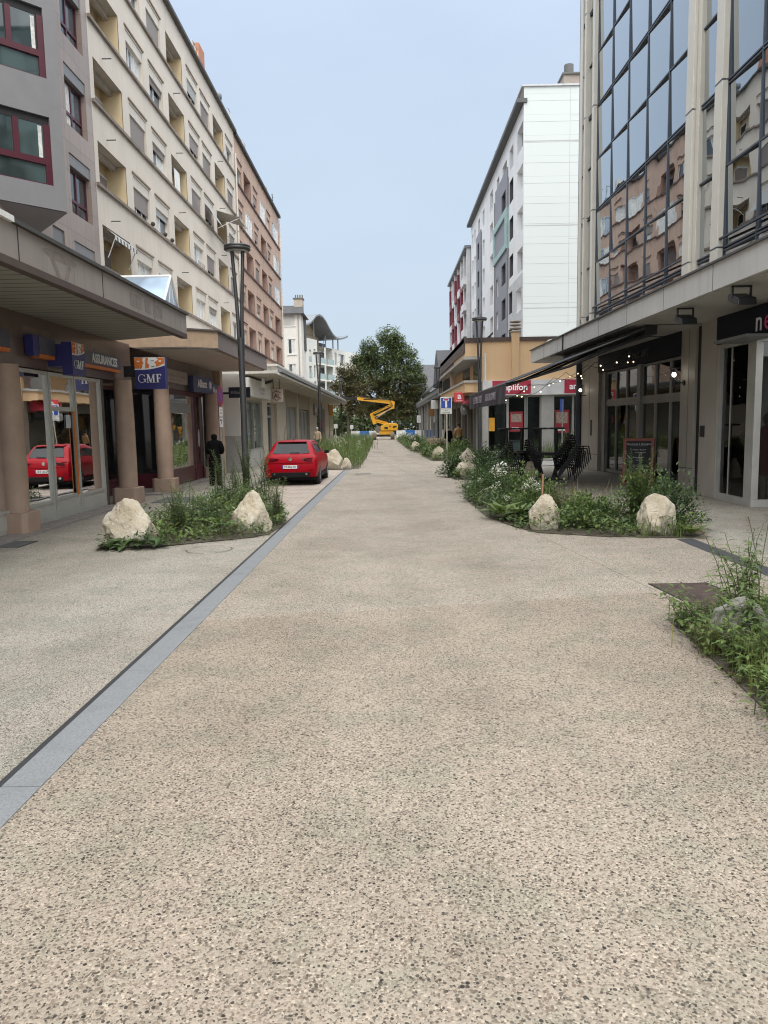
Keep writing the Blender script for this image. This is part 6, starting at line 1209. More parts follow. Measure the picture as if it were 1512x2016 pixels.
mb = MB(); mb.box(-.60, .60, -.012, .05, .748, .753); mb.box(-.60, -.594, -.012, .06, .75, .9); mb.box(.594, .60, -.012, .06, .75, .9); mb.build('hatch_seam', PLAST, car)
mb = MB(); mb.cyl((0, .03, .88), (0, -.012, .875), .062, n=20); mb.build('badge', CHROME, car); 
mb = MB(); mb.hexa([(-.72, -.012, .735), (.72, -.012, .735), (.80, .03, .735), (-.80, .03, .735), (-.70, -.02, .755), (.70, -.02, .755), (.78, .03, .765), (-.78, .03, .765)]); mb.build('bumper_crease', CARRED, car)
PF = Fr((0, -.014, 0), X, -Y); mb = MB(); mb.fbox(PF, -.26, .26, .565, .675, 0, .012); pl = mb.build('number_plate', M('plate_white', (.72, .72, .72), .4), car); MB().fbox(PF, -.26, -.225, .565, .675, .0121, .014).fbox(PF, .225, .26, .565, .675, .0121, .014).build('plate_band', M('plate_blue', (.03, .07, .35), .4), pl); text('FZ-266-TD', .088, PF, 0, .62, .014, BLACKM, pl, 'plate_number', ext=.001, bold=.002, sx=.95)
mb = MB(); mb.hexa([(-.60, .0, .27), (.60, .0, .27), (.62, .3, .24), (-.62, .3, .24), (-.66, -.022, .44), (.66, -.022, .44), (.70, .3, .44), (-.70, .3, .44)]); mb.build('diffuser', PLAST, car, bevel=.02)
for s in (-1, 1): mb = MB(); mb.cyl((s*.52, .1, .385), (s*.52, -.035, .385), .045, n=16, caps=False); mb.cyl((s*.52, .1, .385), (s*.52, -.03, .385), .036, n=16); mb.build('exhaust', CHROME if s else PLAST, car)
for s in (-1, 1): MB().box(min(s*.62, s*.76), max(s*.62, s*.76), -.012, -.002, .50, .525).build('reflector', TAIL, car)
def wheel(x, y):
    s = 1 if x > 0 else -1; w = MB(); w.lathe((0, 0, 0), [(.22, -.105), (.29, -.11), (.315, -.08), (.318, 0), (.315, .08), (.29, .11), (.22, .105)], 28)
    rot = Matrix.Rotation(math.pi/2, 4, 'Y'); w.v = [rot @ v+Vector((x, y, .318)) for v in w.v]; wo = w.build('wheel', TYRE, car)
    r = MB(); r.cyl((x+s*.085, y, .318), (x+s*.10, y, .318), .07, n=12)
    for i in range(5):
        a = 2*math.pi*i/5; d = Vector((0, math.cos(a), math.sin(a))); p = Vector((x+s*.09, y, .318)); r.cyl(p+d*.05, p+d*.225, .035, .028, 6)
    for i in range(24): a, b = 2*math.pi*i/24, 2*math.pi*(i+1)/24; r.cyl((x+s*.095, y+.222*math.cos(a), .318+.222*math.sin(a)), (x+s*.095, y+.222*math.cos(b), .318+.222*math.sin(b)), .014, n=5)
    r.build('rim', RIM, wo); h = MB(); h.cyl((x-s*.12, y, .33), (x+s*.012, y, .33), .375, n=28); h.build('wheel_arch', PLAST, car)
for x in (-.785, .785):
    for y in (.78, 3.38): wheel(x, y)
for s in (-1, 1):
    m = MB(); m.hexa([(s*.86, 2.52, .95), (s*1.04, 2.46, .96), (s*1.04, 2.60, .96), (s*.86, 2.66, .95), (s*.88, 2.52, 1.06), (s*1.03, 2.48, 1.08), (s*1.03, 2.60, 1.08), (s*.88, 2.64, 1.06)]); m.build('wing_mirror', CARRED if s < 0 else PLAST, car, bevel=.02)
    m = MB(); m.box(min(s*.885, s*.90), max(s*.885, s*.90), 1.15, 1.30, .82, .845); m.build('door_handle', CARRED, car); m = MB(); m.box(min(s*.86, s*.905), max(s*.86, s*.905), 1.1, 3.0, .24, .33); m.build('side_skirt', PLAST, car)
patch('roof_edge_trim', PLAST, [1.0, 1.5, 2.0], [9.0, 9.25], .004)  # black plastic trim strip along each roof edge
MB().box(-.78, .78, .25, 4.0, .17, .32).build('underbody', PLAST, car)
mb = MB(); mb.cyl((0, .95, 1.45), (0, .82, 1.55), .008, n=5); mb.build('antenna', PLAST, car)
import bmesh
# ------------------------------------------------------------------ limestone boulders
k = N('limestone'); p = k.obj(); n1 = k.noise(p, 2.2, 6, 0.65); n2 = k.noise(p, 9, 6, 0.7); n3 = k.noise(p, 40, 4, 0.6)
c = k.ramp(n1, (0.28, (.40, .33, .23)), (0.5, (.50, .445, .35)), (0.72, (.60, .565, .49))); c = k.mix(c, (.36, .27, .17), k.math('MULTIPLY', k.ramp(n2, (.52, 0.), (.72, 1.)), .6)); c = k.mix(c, (.25, .24, .21), k.math('MULTIPLY', k.ramp(k.noise(p, 5, 5, .7), (.60, 0.), (.74, 1.)), .55))
LIME = k.set(c, 0.9); k.bump(k.math('ADD', k.math('MULTIPLY', n2, .7), k.math('MULTIPLY', n3, .35)), 0.9, 0.05)
k = N('grey_limestone'); p = k.obj(); n1 = k.noise(p, 4, 6, 0.7); n2 = k.noise(p, 22, 5, 0.7); c = k.ramp(n1, (0.3, (.17, .16, .14)), (0.5, (.34, .325, .29)), (0.66, (.55, .53, .48))); LIME_G = k.set(c, 0.9); k.bump(k.math('ADD', n1, k.math('MULTIPLY', n2, .4)), 0.9, 0.05)
def rock(x, y, w, d, h, seed, label, taper=.35, apex=(0, 0), mat=None, sub=5, group=None, rz=0.0):
    r = random.Random(seed); bm = bmesh.new(); bmesh.ops.create_icosphere(bm, subdivisions=sub, radius=1.0); pl = []
    for _ in range(15):
        n = Vector((r.gauss(0, 1), r.gauss(0, 1), r.gauss(.1, .8))).normalized(); pl.append((n, r.uniform(.70, .96)))
    off = Vector((r.uniform(0, 50), r.uniform(0, 50), r.uniform(0, 50))); me = bpy.data.meshes.new('boulder')
    for v in bm.verts:
        u = v.co.normalized(); rr = 1.05
        for n, q in pl:
            dt = u.dot(n)
            if dt > .2: rr = min(rr, q/dt)
        p = u*rr; nz_ = noise.fractal(p*1.7+off, 1.0, 2.1, 4)*.10+noise.fractal(p*5+off, .9, 2.2, 4)*.045
        rid = abs(noise.noise(p*2.6+off*1.3)); nz_ -= max(0, .10-rid)*.55
        p *= 1+nz_; t = (p.z+.75)/1.75; s_ = 1-taper*max(0, t)**1.2
        v.co = Vector((p.x*s_*w/2+apex[0]*w*max(0, t)*.5, p.y*s_*d/2+apex[1]*d*max(0, t)*.5, max(-.08, (p.z+.72)*h/1.70)))
    bm.to_mesh(me); bm.free(); me.materials.append(mat or LIME)
    me.polygons.foreach_set('use_smooth', [True]*len(me.polygons)); o = bpy.data.objects.new('boulder', me); C.collection.objects.link(o); o.location = (x, y, 0); o.rotation_euler = (0, 0, rz)
    try: me.set_sharp_from_angle(angle=math.radians(38))
    except Exception: pass
    return tag(o, label, 'boulder', group)
rock(-4.42, 12.75, 1.02, .85, .74, 3, 'pale boulder with a peaked top at the left end of the left planting bed', .34, (-.12, 0))
rock(-2.62, 14.0, .86, .75, .74, 7, 'pale rounded boulder with a pointed tip beside the kerb strip on the left', .40, (.06, 0))
rock(-2.42, 33.0, 1.0, .8, .82, 12, 'pale boulder beside the front of the red car', .25); rock(-1.85, 32.6, .55, .5, .5, 13, 'small pale boulder against the larger one beyond the red car', .3)
rock(2.80, 13.75, .64, .6, .66, 21, 'upright pale boulder in front of the orange tipped stake on the right', .30, (.02, 0)); rock(4.62, 12.95, .80, .65, .66, 24, 'pale boulder half hidden by grass at the right end of the right planting bed', .28, (-.06, 0))
rock(2.72, 26.4, .74, .6, .62, 31, 'blocky pale boulder at the near corner of the second right planting bed', .08); rock(2.95, 28.6, 1.0, .8, .95, 35, 'taller pale boulder behind the blocky one, right of the road', .35)
rock(2.62, 40.2, .72, .6, .66, 41, 'pale boulder at the foot of the no through road sign', .25); rock(1.85, 53.0, .7, .6, .62, 44, 'pale boulder beside the orange stake in the far right flower bed', .2); rock(2.0, 66.0, .9, .7, .75, 47, 'pale boulder in the far right flower bed beyond the bench', .2); rock(1.45, 82, .8, .7, .6, 49, 'farthest pale boulder on the right, near the lift', .2)
rock(4.6, 24.7, .5, .45, .62, 52, 'pale boulder between the plants and the stacked bistro chairs', .2)
rock(3.02, 6.45, .62, .6, .42, 61, 'grey white boulder under the weeds at the right edge of the view', .3, (.1, .1), LIME_G)
# ------------------------------------------------------------------ foliage
LEAF = leafmat('leaf_green', (.105, .16, .05)); LEAF2 = leafmat('leaf_fresh_green', (.125, .185, .058)); LEAFD = leafmat('leaf_dark_green', (.066, .112, .042)); LEAFO = leafmat('leaf_olive', (.125, .135, .058)); DRY = leafmat('dry_grass', (.23, .18, .10), .15, .25); STEMM = M('plant_stem', (.10, .115, .05), .7); PETAL = leafmat('white_petal', (.72, .72, .66), .2, .08); LEAFY = leafmat('yellow_green_leaf', (.19, .21, .07)); SEED = leafmat('seed_head', (.17, .105, .075), .1, .3)
rf = random.Random(21)
def leaf(mb, p, d, L, W, bend=.35, m=0, fold=.25):
    """lance-shaped leaf: two segments, folded along the midrib and bending down"""
    d = d.normalized(); s = d.cross(Z); s = s.normalized() if s.length > 1e-4 else Vector((1, 0, 0)); n = s.cross(d)
    q1 = p+d*L*.45+n*(-bend*L*.10); q2 = p+d*L*.95+n*(-bend*L*.45); w = W/2
    mb.add((p, q1+s*w+n*fold*w, q1, q1-s*w+n*fold*w, q2), ((0, 1, 2), (0, 2, 3), (1, 4, 2), (2, 4, 3)), m)
def rdir(r, up=.4): return Vector((r.gauss(0, 1), r.gauss(0, 1), r.gauss(up, .5))).normalized()
def weed(mb, r, x, y, h, stems, L, W, spread=.3, dens=26, lean=None, m=0, ms=1, flower=None, start=.12, droop=.5):
    for _ in range(stems):
        a = r.uniform(0, 2*math.pi); ln = (Vector((math.cos(a), math.sin(a), 0))*r.uniform(.1, 1)*spread) if lean is None else lean; H_ = h*r.uniform(.65, 1.05); b0 = Vector((x+r.gauss(0, spread*.25), y+r.gauss(0, spread*.25), 0)); pts = []
        for i in range(7): t = i/6; pts.append(b0+Vector((ln.x*t*t, ln.y*t*t, H_*t*(1-.06*t)))+Vector((r.gauss(0, .012), r.gauss(0, .012), 0))*t)
        for i in range(6): mb.cyl(pts[i], pts[i+1], .008*(1-i/8)*max(.6, h), .008*(1-(i+1)/8)*max(.6, h), 4, ms, False)
        n = int(dens*H_)
        for j in range(n):
            t = start+(1-start)*(j+r.random())/n; i = min(5, int(t*6)); p = pts[i].lerp(pts[i+1], t*6-i); an = j*2.4+r.gauss(0, .3); sz = (1.05-.55*t)*r.uniform(.7, 1.2); leaf(mb, p, Vector((math.cos(an), math.sin(an), .55-droop*.6*r.random())), L*sz, W*sz, droop, m)
        if flower is not None:
            for _k in range(10): leaf(mb, pts[-1]+Vector((r.gauss(0, .03), r.gauss(0, .03), r.gauss(0, .05))), rdir(r, .8), .05, .03, .2, flower)
def bush(mb, r, x, y, rx, ry, h, n, L, W, m=0, inner=.55):
    bl = [(r.uniform(0, 6.28), r.uniform(.35, .95)) for _ in range(6)]
    for _ in range(n):
        a = r.uniform(0, 2*math.pi); e = math.asin(r.uniform(-.15, 1)); q = r.uniform(inner, 1)*(1+.22*math.sin(3*a+bl[0][0])+.14*math.sin(5*a+4*e+bl[1][0])); d = Vector((math.cos(a)*math.cos(e), math.sin(a)*math.cos(e), math.sin(e))); p = Vector((x+rx*q*d.x, y+ry*q*d.y, max(.02, h*(.12+.88*abs(q*d.z)))))
        s_ = r.uniform(.6, 1.25); leaf(mb, p, (d+rdir(r, .2)*.8), L*s_, W*s_, .4, m)
def grass(mb, r, x, y, h, n, spread, m=0, w=.008):
    for _ in range(n):
        a = r.uniform(0, 6.28); b0 = Vector((x+r.gauss(0, spread), y+r.gauss(0, spread), 0)); H_ = h*r.uniform(.5, 1.1); o = Vector((math.cos(a), math.sin(a), 0)); s_ = Vector((-math.sin(a), math.cos(a), 0))*w*r.uniform(.6, 1.3); l = r.uniform(.1, .5)*H_
        p1 = b0+Z*H_*.5+o*l*.25; p2 = b0+Z*H_+o*l; mb.add((b0-s_, b0+s_, p1+s_*.8, p1-s_*.8, p2), ((0, 1, 2, 3), (3, 2, 4)), m)
def rosette(mb, r, x, y, R, n, W, m=0, z0=.05):
    for i in range(n):
        a = i*2.4+r.gauss(0, .2); d = Vector((math.cos(a), math.sin(a), r.uniform(.3, 1.2))).normalized(); leaf(mb, Vector((x, y, z0)), d, R*r.uniform(.7, 1.15), W*r.uniform(.8, 1.2), r.uniform(.6, 1.2), m, .15)
def flowerball(mb, r, x, y, z, R, n, m=0):
    for _ in range(n): d = rdir(r, .1); leaf(mb, Vector((x, y, z))+d*R*r.uniform(.75, 1), d+rdir(r)*.5, R*.42, R*.34, .2, m)
def inside(px, py, poly):
    c_ = False; j = len(poly)-1
    for i in range(len(poly)):
        if (poly[i][1] > py) != (poly[j][1] > py) and px < (poly[j][0]-poly[i][0])*(py-poly[i][1])/(poly[j][1]-poly[i][1]+1e-9)+poly[i][0]: c_ = not c_
        j = i
    return c_
def bed(name, poly, seed, n, hmax, L, W, label, mats=None, edge=.0, blades=0, bh=.4, bw=.007):
    soil = MB(); soil.add([(x, y, .012) for x, y in poly], [list(range(len(poly)))]); struct(soil, 'planting_soil', SOIL)
    r = random.Random(seed); mb = MB(); x0, x1 = min(p[0] for p in poly), max(p[0] for p in poly); y0, y1 = min(p[1] for p in poly), max(p[1] for p in poly); k_ = 0; tries = 0
    while k_ < n and tries < n*6:
        tries += 1; x, y = r.uniform(x0, x1), r.uniform(y0, y1)
        if not inside(x+r.gauss(0, .05), y+r.gauss(0, .05), poly): continue
        hh = hmax*(.25+.75*max(0, min(1, .5+noise.noise(Vector((x*1.1, y*1.1, seed)))*1.1))); z = hh*r.random()**.7
        m = 0 if noise.noise(Vector((x*.8, y*.8, seed+9))) > -.12 else 1
        if r.random() < .10: m = 2
        s_ = r.uniform(.6, 1.3); leaf(mb, Vector((x, y, z)), rdir(r, .35), L*s_, W*s_, .5, m); k_ += 1
    for _ in range(blades):
        x, y = r.uniform(x0, x1), r.uniform(y0, y1)
        if inside(x, y, poly): grass(mb, r, x, y, bh, 2, .06, 0 if r.random() < .7 else 2, bw)
    o = mb.build('ground_cover', mats or [LEAF, LEAFD, LEAFO]); o['kind'] = 'stuff'; o['label'] = label; return o
def plant(name, label, cat, fn, mats, group=None, loc=(0, 0, 0)):
    mb = MB(); fn(mb); return tag(mb.build(name, mats, loc=loc), label, cat, group)
# ---- left bed
LB = [(-4.85, 12.15), (-4.2, 12.2), (-3.3, 12.75), (-2.5, 13.25), (-2.22, 13.6), (-2.10, 15.2), (-2.35, 16.6), (-3.0, 18.2), (-3.5, 20.0), (-3.75, 22.0), (-4.35, 22.0), (-4.75, 18.5), (-5.0, 15.0)]
bed('left', LB, 4, 7000, .46, .10, .055, 'low leafy weeds covering the left planting bed', blades=260, bh=.35)
for i, (x, y, h, n, lab) in enumerate(((-3.9, 13.9, .92, 15, 'dense leafy weed clump just right of the peaked boulder'), (-3.45, 14.6, .90, 15, 'dense leafy weed clump in the middle of the left bed'), (-4.35, 15.2, .98, 14, 'dense leafy weed clump on the pavement side of the left bed'), (-3.05, 15.2, .95, 14, 'dense leafy weed clump behind the pointed boulder'))):
    rr = random.Random(100+i); plant('weed_clump', lab, 'weed', lambda mb: weed(mb, rr, x, y, h, n, .13, .05, .38, 52, droop=.4), [LEAF2 if i % 2 else LEAF, STEMM], 'weeds in the left planting bed', (x, y, 0))
for i, (x, y, h, n, sp, lab) in enumerate(((-2.30, 15.0, .98, 9, .26, 'tall bright weed at the right tip of the left bed beside the kerb strip'), (-3.25, 16.6, 1.0, 9, .3, 'tall weed spire half way along the left bed'), (-3.75, 18.2, 1.15, 9, .3, 'tall weed spire left of the lamp post base'), (-3.95, 20.6, 1.75, 9, .5, 'tallest loose weed growing around the lamp post'), (-3.35, 19.9, 1.55, 7, .45, 'tall loose weed right of the lamp post'), (-4.5, 19.8, 1.5, 6, .4, 'tall loose weed left of the lamp post'), (-2.75, 17.3, .8, 7, .3, 'bright weed in front of the red car'))):
    rr = random.Random(130+i); plant('tall_weed', lab, 'weed', lambda mb: weed(mb, rr, x, y, h, n+4, .15, .05, sp, 44, droop=.45), [LEAF2 if i in (0, 1, 6) else LEAF, STEMM], 'weeds in the left planting bed', (x, y, 0))
rr = random.Random(7); plant('broadleaf_plant', 'low broad leaved plant at the foot of the peaked boulder on the left', 'plant', lambda mb: [rosette(mb, rr, -4.65+.25*i, 12.22+.03*i, .34, 9, .13) for i in range(4)], [LEAFD], None, (-4.3, 12.25, 0))
rr = random.Random(9); plant('broadleaf_plant', 'single broad pale green leaf plant in the middle of the left bed', 'plant', lambda mb: rosette(mb, rr, -3.2, 13.75, .45, 8, .17, z0=.18), [LEAF2], None, (-3.2, 13.75, 0))
rr = random.Random(12); plant('dry_weed', 'dried brownish weeds left of the pointed boulder', 'weed', lambda mb: [weed(mb, rr, -3.0+.2*i, 13.75+.1*i, .42, 5, .06, .02, .2, 40) for i in range(3)], [LEAFO, DRY], None, (-3, 13.8, 0))
rr = random.Random(14); plant('wildflower', 'wildflowers with tiny white heads among the left weeds', 'flower', lambda mb: [flowerball(mb, rr, rr.uniform(-4.2, -2.4), rr.uniform(14.5, 17), rr.uniform(.45, .8), .035, 9) for i in range(26)], [PETAL], None, (-3.3, 15.5, 0))
# ---- right bed
RB = [(2.02, 15.6), (2.35, 14.0), (2.62, 13.25), (3.6, 12.7), (5.0, 12.35), (5.45, 12.9), (5.5, 13.9), (4.6, 14.9), (3.9, 16.2), (3.7, 19.0), (3.6, 22.5), (3.2, 24.0), (2.35, 23.2), (1.95, 19.5)]
bed('right', RB, 6, 9000, .46, .10, .055, 'low leafy weeds covering the near right planting bed', blades=300, bh=.42)
for i, (x, y, rx, h, n, mt, lab) in enumerate(((2.7, 20.8, .75, .95, 2300, LEAFD, 'dark leafy shrub with white flowers left of the stacked tables'), (2.45, 18.3, .6, .78, 1500, LEAFD, 'dark leafy shrub with white flowers nearest the road'), (3.25, 18.6, .6, .8, 1500, LEAF, 'fresh green bushy clump before the stacked chairs'), (3.2, 15.9, .6, .72, 2000, LEAF, 'fresh green mound behind the stake boulder'), (5.05, 13.5, .55, .92, 2200, LEAFD, 'small leaved dark shrub at the right end of the right bed'), (3.75, 14.2, .65, .58, 2200, LEAF, 'low green mound between the two right boulders'), (3.45, 22.6, .5, 1.1, 1500, LEAFD, 'dark shrub directly below the stacked tables'))):
    rr = random.Random(200+i); plant('shrub', lab, 'shrub', lambda mb: bush(mb, rr, x, y, rx, rx, h, n, .085, .045), [mt], 'shrubs in the near right bed', (x, y, 0))
rr = random.Random(220); plant('tall_weed', 'tall bright weed bush in front of the chalkboard', 'weed', lambda mb: (weed(mb, rr, 4.75, 14.3, 1.5, 22, .125, .045, .42, 50), bush(mb, rr, 4.75, 14.3, .5, .5, 1.0, 1700, .10, .04)), [LEAF2, STEMM], None, (4.75, 14.3, 0))
rr = random.Random(222); plant('grass_clump', 'seeding dry topped grass in the middle of the right bed', 'grass', lambda mb: [grass(mb, rr, 3.2+.25*i, 15.2+.2*(i % 2), .75, 26, .12, i % 2) for i in range(6)], [LEAFO, DRY], None, (3.8, 15.2, 0))
rr = random.Random(223); plant('grass_clump', 'grass growing over the right end boulder', 'grass', lambda mb: [grass(mb, rr, 4.35+.2*i, 12.6, .42, 16, .08, i % 2, .006) for i in range(4)], [LEAF, LEAFO], None, (4.6, 12.6, 0))
rr = random.Random(224); plant('broadleaf_plant', 'big dock leaved plant at the left front of the right bed', 'plant', lambda mb: [rosette(mb, rr, 2.25+.22*i, 15.2-.3*i, .62, 12, .17, z0=.1) for i in range(3)], [LEAF], None, (2.45, 15, 0))
rr = random.Random(225); plant('broadleaf_plant', 'broad leaved weed at the right foot of the right end boulder', 'plant', lambda mb: rosette(mb, rr, 5.05, 12.55, .35, 12, .16), [LEAF2], None, (5.05, 12.55, 0))
def whitefl(lab, spots, seed, s=1.0):
    rr = random.Random(seed); x, y, z = spots[0]
    plant('flowering_plant', lab, 'flower', lambda mb: [(flowerball(mb, rr, a, b, c_, .10*s*rr.uniform(.8, 1.2), 46, 0), mb.cyl((a, b, 0), (a, b, c_), .008, n=4, m=1)) for a, b, c_ in spots], [PETAL, STEMM], 'white flower heads', (x, y, 0))
whitefl('largest white flower head cluster in the dark shrub near the road', [(2.55, 18.0, .80), (2.70, 18.05, .86), (2.63, 17.9, .72)], 301, 1.25)
whitefl('white flower heads above the dock leaves', [(2.95, 15.6, .72), (3.03, 15.5, .62), (2.85, 15.7, .6)], 302, .8)
whitefl('pale flower clusters low at the road edge left of the dark shrub', [(1.98+.09*i, 18.8-.45*i+(.3 if i % 2 else 0), .35+.12*(i % 3)) for i in range(7)], 303, .7)
# ---- second right bed and the far flower beds
RB2 = [(2.25, 25.9), (3.6, 25.3), (4.4, 27.5), (4.3, 30.5), (2.5, 30.8), (2.2, 28.5)]
bed('right2', RB2, 8, 2400, .4, .13, .07, 'leafy planting of the second right bed')
for i, (x, y, rx, h, lab) in enumerate(((2.35, 27.2, .5, .75, 'dark shrub left of the blocky boulder'), (3.5, 27.6, .7, .9, 'dark shrub right of the blocky boulder'), (3.9, 29.6, .7, .95, 'flowering shrub behind the taller boulder on the right'))):
    rr = random.Random(240+i); plant('shrub', lab, 'shrub', lambda mb: bush(mb, rr, x, y, rx, rx, h, 1500, .11, .06), [LEAFD], 'shrubs in the second right bed', (x, y, 0))
whitefl('small white flowers over the second right bed', [(2.9+.2*i, 30.1-.3*(i % 3), .75+.1*(i % 2)) for i in range(6)], 304, .4)
RB3 = [(2.2, 38.6), (3.2, 38.3), (4.9, 40), (4.8, 49), (2.3, 50.5), (1.9, 46)]; RB4 = [(1.5, 52), (3.8, 52.8), (3.6, 62), (3.4, 88), (.9, 88), (1.2, 66)]
bed('right3', RB3, 10, 4200, .62, .16, .07, 'leafy planting of the third right bed round the road sign', blades=300, bh=.8); bed('right4', RB4, 12, 5200, .65, .22, .10, 'far right flower bed running towards the lift', blades=300, bh=.9)
for i, (x, y, rx, h, mt, lab) in enumerate(((3.9, 42.5, .9, .85, LEAF2, 'bright green shrub right of the road sign'), (4.3, 45.5, .8, .95, LEAF2, 'bright green shrub beside the corner shop pier'), (2.5, 44, .6, .6, LEAF, 'round green shrub by the road before the bench'), (2.2, 49, .55, .6, LEAF, 'low green shrub at the road edge near the bench'), (2.0, 60, .7, .9, LEAFD, 'dark shrub in the far right flower bed'), (1.7, 72, .8, .9, LEAF, 'green shrub in the farther right flower bed'), (3.3, 48.3, .6, .75, LEAFO, 'olive shrub just in front of the bench'))):
    rr = random.Random(260+i); plant('shrub', lab, 'shrub', lambda mb: bush(mb, rr, x, y, rx, rx, h, 1000, .16, .07), [mt], 'shrubs in the far right beds', (x, y, 0))
whitefl('yellow white flower heads in front of the bench', [(2.5+.3*i, 49.2+.5*(i % 3), .8+.08*(i % 2)) for i in range(9)], 305, .9)
whitefl('pale flowers scattered along the far right bed', [(1.6+.2*(i % 4), 55+2.5*i, .8+.1*(i % 2)) for i in range(10)], 306, 1.0)
# hedge-like planting before the optician's window
bed('amplifon', [(6.6, 37.0), (12, 37.0), (12, 38.4), (6.6, 38.4)], 14, 2600, .75, .15, .05, 'green planting strip before the corner shop window', [LEAF, LEAFD, LEAF2], blades=500, bh=1.1)
rr = random.Random(270); plant('flowering_shrub', 'pale flowering shrub before the right poster of the corner shop', 'shrub', lambda mb: (bush(mb, rr, 9.1, 38.0, .45, .3, 1.35, 900, .10, .05, 0), [flowerball(mb, rr, 9.1+rr.gauss(0, .25), 37.7, rr.uniform(.8, 1.4), .06, 8, 1) for _ in range(14)]), [LEAFO, PETAL], None, (9.1, 38, 0))
# ---- long tall-grass bed on the left beyond the car
LB2 = [(-2.0, 32.6), (-1.35, 33.2), (-1.3, 40), (-1.45, 60), (-1.7, 84), (-4.6, 84), (-4.8, 45), (-4.2, 36), (-3.4, 33)]
bed('left2', LB2, 16, 6500, .8, .17, .06, 'tall meadow planting of the long left bed beyond the red car', [LEAF, LEAFO, LEAF2], blades=2600, bh=1.25)
for i in range(16):
    x, y = rf.uniform(-4.2, -1.8), 34.5+i*2.6; h = rf.uniform(.95, 1.4); rr = random.Random(400+i)
    plant('tall_weed', 'tall meadow weed standing in the long left bed beyond the red car', 'weed', lambda mb: (weed(mb, rr, x, y, h, 12, .2, .045, .55, 24), [grass(mb, rr, x, y, h, 30, .4, 2, .016)]), [LEAF2 if i % 3 else LEAF, STEMM, LEAFO], 'meadow weeds in the long left bed', (x, y, 0))
whitefl('white meadow flowers along the road edge of the long left bed', [(-1.85-.05*(i % 5), 44+2.2*i, .55+.12*(i % 3)) for i in range(16)], 307, 1.0)
whitefl('white daisies in the near part of the long left bed', [(-2.3-.16*(i % 6), 35.5+.9*i, .95+.1*(i % 3)) for i in range(12)], 308, .6)
rr = random.Random(430); plant('young_tree', 'thin sapling with sparse leaves behind the red car, left of the man', 'plant', lambda mb: weed(mb, rr, -5.0, 36.5, 2.1, 6, .12, .04, .5, 20), [LEAFO, STEMM], None, (-5.0, 36.5, 0))
# ---- nearest right bed, weeds leaning into the view
NB = [(2.74, 7.3), (2.66, 6.2), (2.56, 5.2), (2.46, 4.3), (3.4, 3.6), (4.8, 4.6), (4.7, 7.7), (3.5, 7.8)]
bed('near', NB, 18, 9000, .34, .085, .035, 'grassy low weeds at the right edge of the view', [LEAF, LEAFO, LEAF2], blades=500, bh=.30, bw=.004)
NEAR = ((3.20, 6.75, 1.02, 3, .21, .040, 'tall stem with long drooping leaves at the right edge of the view', None), (3.50, 7.25, 1.0, 8, .19, .05, 'leafy weed behind the grey boulder at the right edge', None), (3.15, 5.75, .92, 9, .17, .058, 'leafy weed at the frame edge in front of the grey boulder', None), (2.86, 6.95, .52, 6, .15, .06, 'leaning leafy weed over the left side of the grey boulder', Vector((-.25, .05, 0))), (2.70, 6.25, .42, 6, .14, .055, 'low weed sprawling onto the concrete before the grey boulder', Vector((-.14, -.1, 0))), (2.85, 5.45, .72, 11, .14, .04, 'bushy green weed at the lower right edge', None), (2.62, 4.85, .55, 12, .13, .04, 'dense green weed at the lowest right edge', None), (3.6, 6.2, 1.2, 9, .19, .055, 'tall weed cut by the right frame edge', None), (2.75, 5.75, .5, 9, .13, .045, 'spreading green weed between the sprawling one and the bushy one', Vector((-.1, .0, 0))), (3.05, 6.1, .62, 7, .16, .06, 'broad leaved weed hanging over the front of the grey boulder', Vector((-.05, .2, 0))), (2.48, 4.45, .4, 10, .11, .035, 'low weed spilling over the concrete at the right frame edge', Vector((-.08, 0, 0))), (3.32, 6.95, 1.15, 4, .22, .045, 'high arching stem with long leaves just left of the frame edge', Vector((-.22, 0, 0))), (3.0, 6.3, .72, 5, .2, .05, 'drooping long leaved weed standing before the grey boulder', Vector((-.2, .1, 0))), (3.3, 5.9, 1.25, 8, .2, .06, 'tallest weed clump at the right frame edge', None))
for i, (x, y, h, n, L, W, lab, ln) in enumerate(NEAR):
    rr = random.Random(500+i); plant('tall_weed' if h > .6 else 'weed_clump', lab, 'weed', lambda mb: weed(mb, rr, x, y, h, n, L, W, .24, 34, ln, droop=.95), [LEAF if i % 2 else LEAF2, STEMM], 'weeds of the nearest right bed', (x, y, 0))
rr = random.Random(540); plant('grass_clump', 'fine yellowish grass tufts at the lower right frame edge', 'grass', lambda mb: [grass(mb, rr, 2.72+.12*(i % 4), 4.6+.2*i, .38, 70, .10, i % 2, .003) for i in range(9)], [LEAFY, LEAF2], None, (2.7, 5.4, 0))
def seedh(mb):
    r = random.Random(77)
    for (x, y, h, dx) in ((3.55, 7.1, 1.05, -.15), (3.62, 7.3, 1.12, .1), (3.35, 7.4, .95, -.3), (3.75, 7.2, 1.2, .0)):
        pts = [Vector((x+dx*t*t, y, h*t)) for t in (0, .3, .6, .85, 1.0)]
        for a, b in zip(pts, pts[1:]): mb.cyl(a, b, .004, n=4, m=1)
        for j in range(46): t = r.uniform(.72, 1.0); p = pts[3].lerp(pts[4], (t-.72)/.28)+Vector((r.gauss(0, .015), 0, 0)); leaf(mb, p, Vector((r.gauss(-.6, .5), r.gauss(0, .5), .2)), .05, .010, .5, 0)
plant('seeding_grass', 'reddish seed heads arching above the right edge weeds', 'grass', seedh, [SEED, STEMM], None, (3.5, 7.2, 0))
rl_ = random.Random(91); lm = MB()
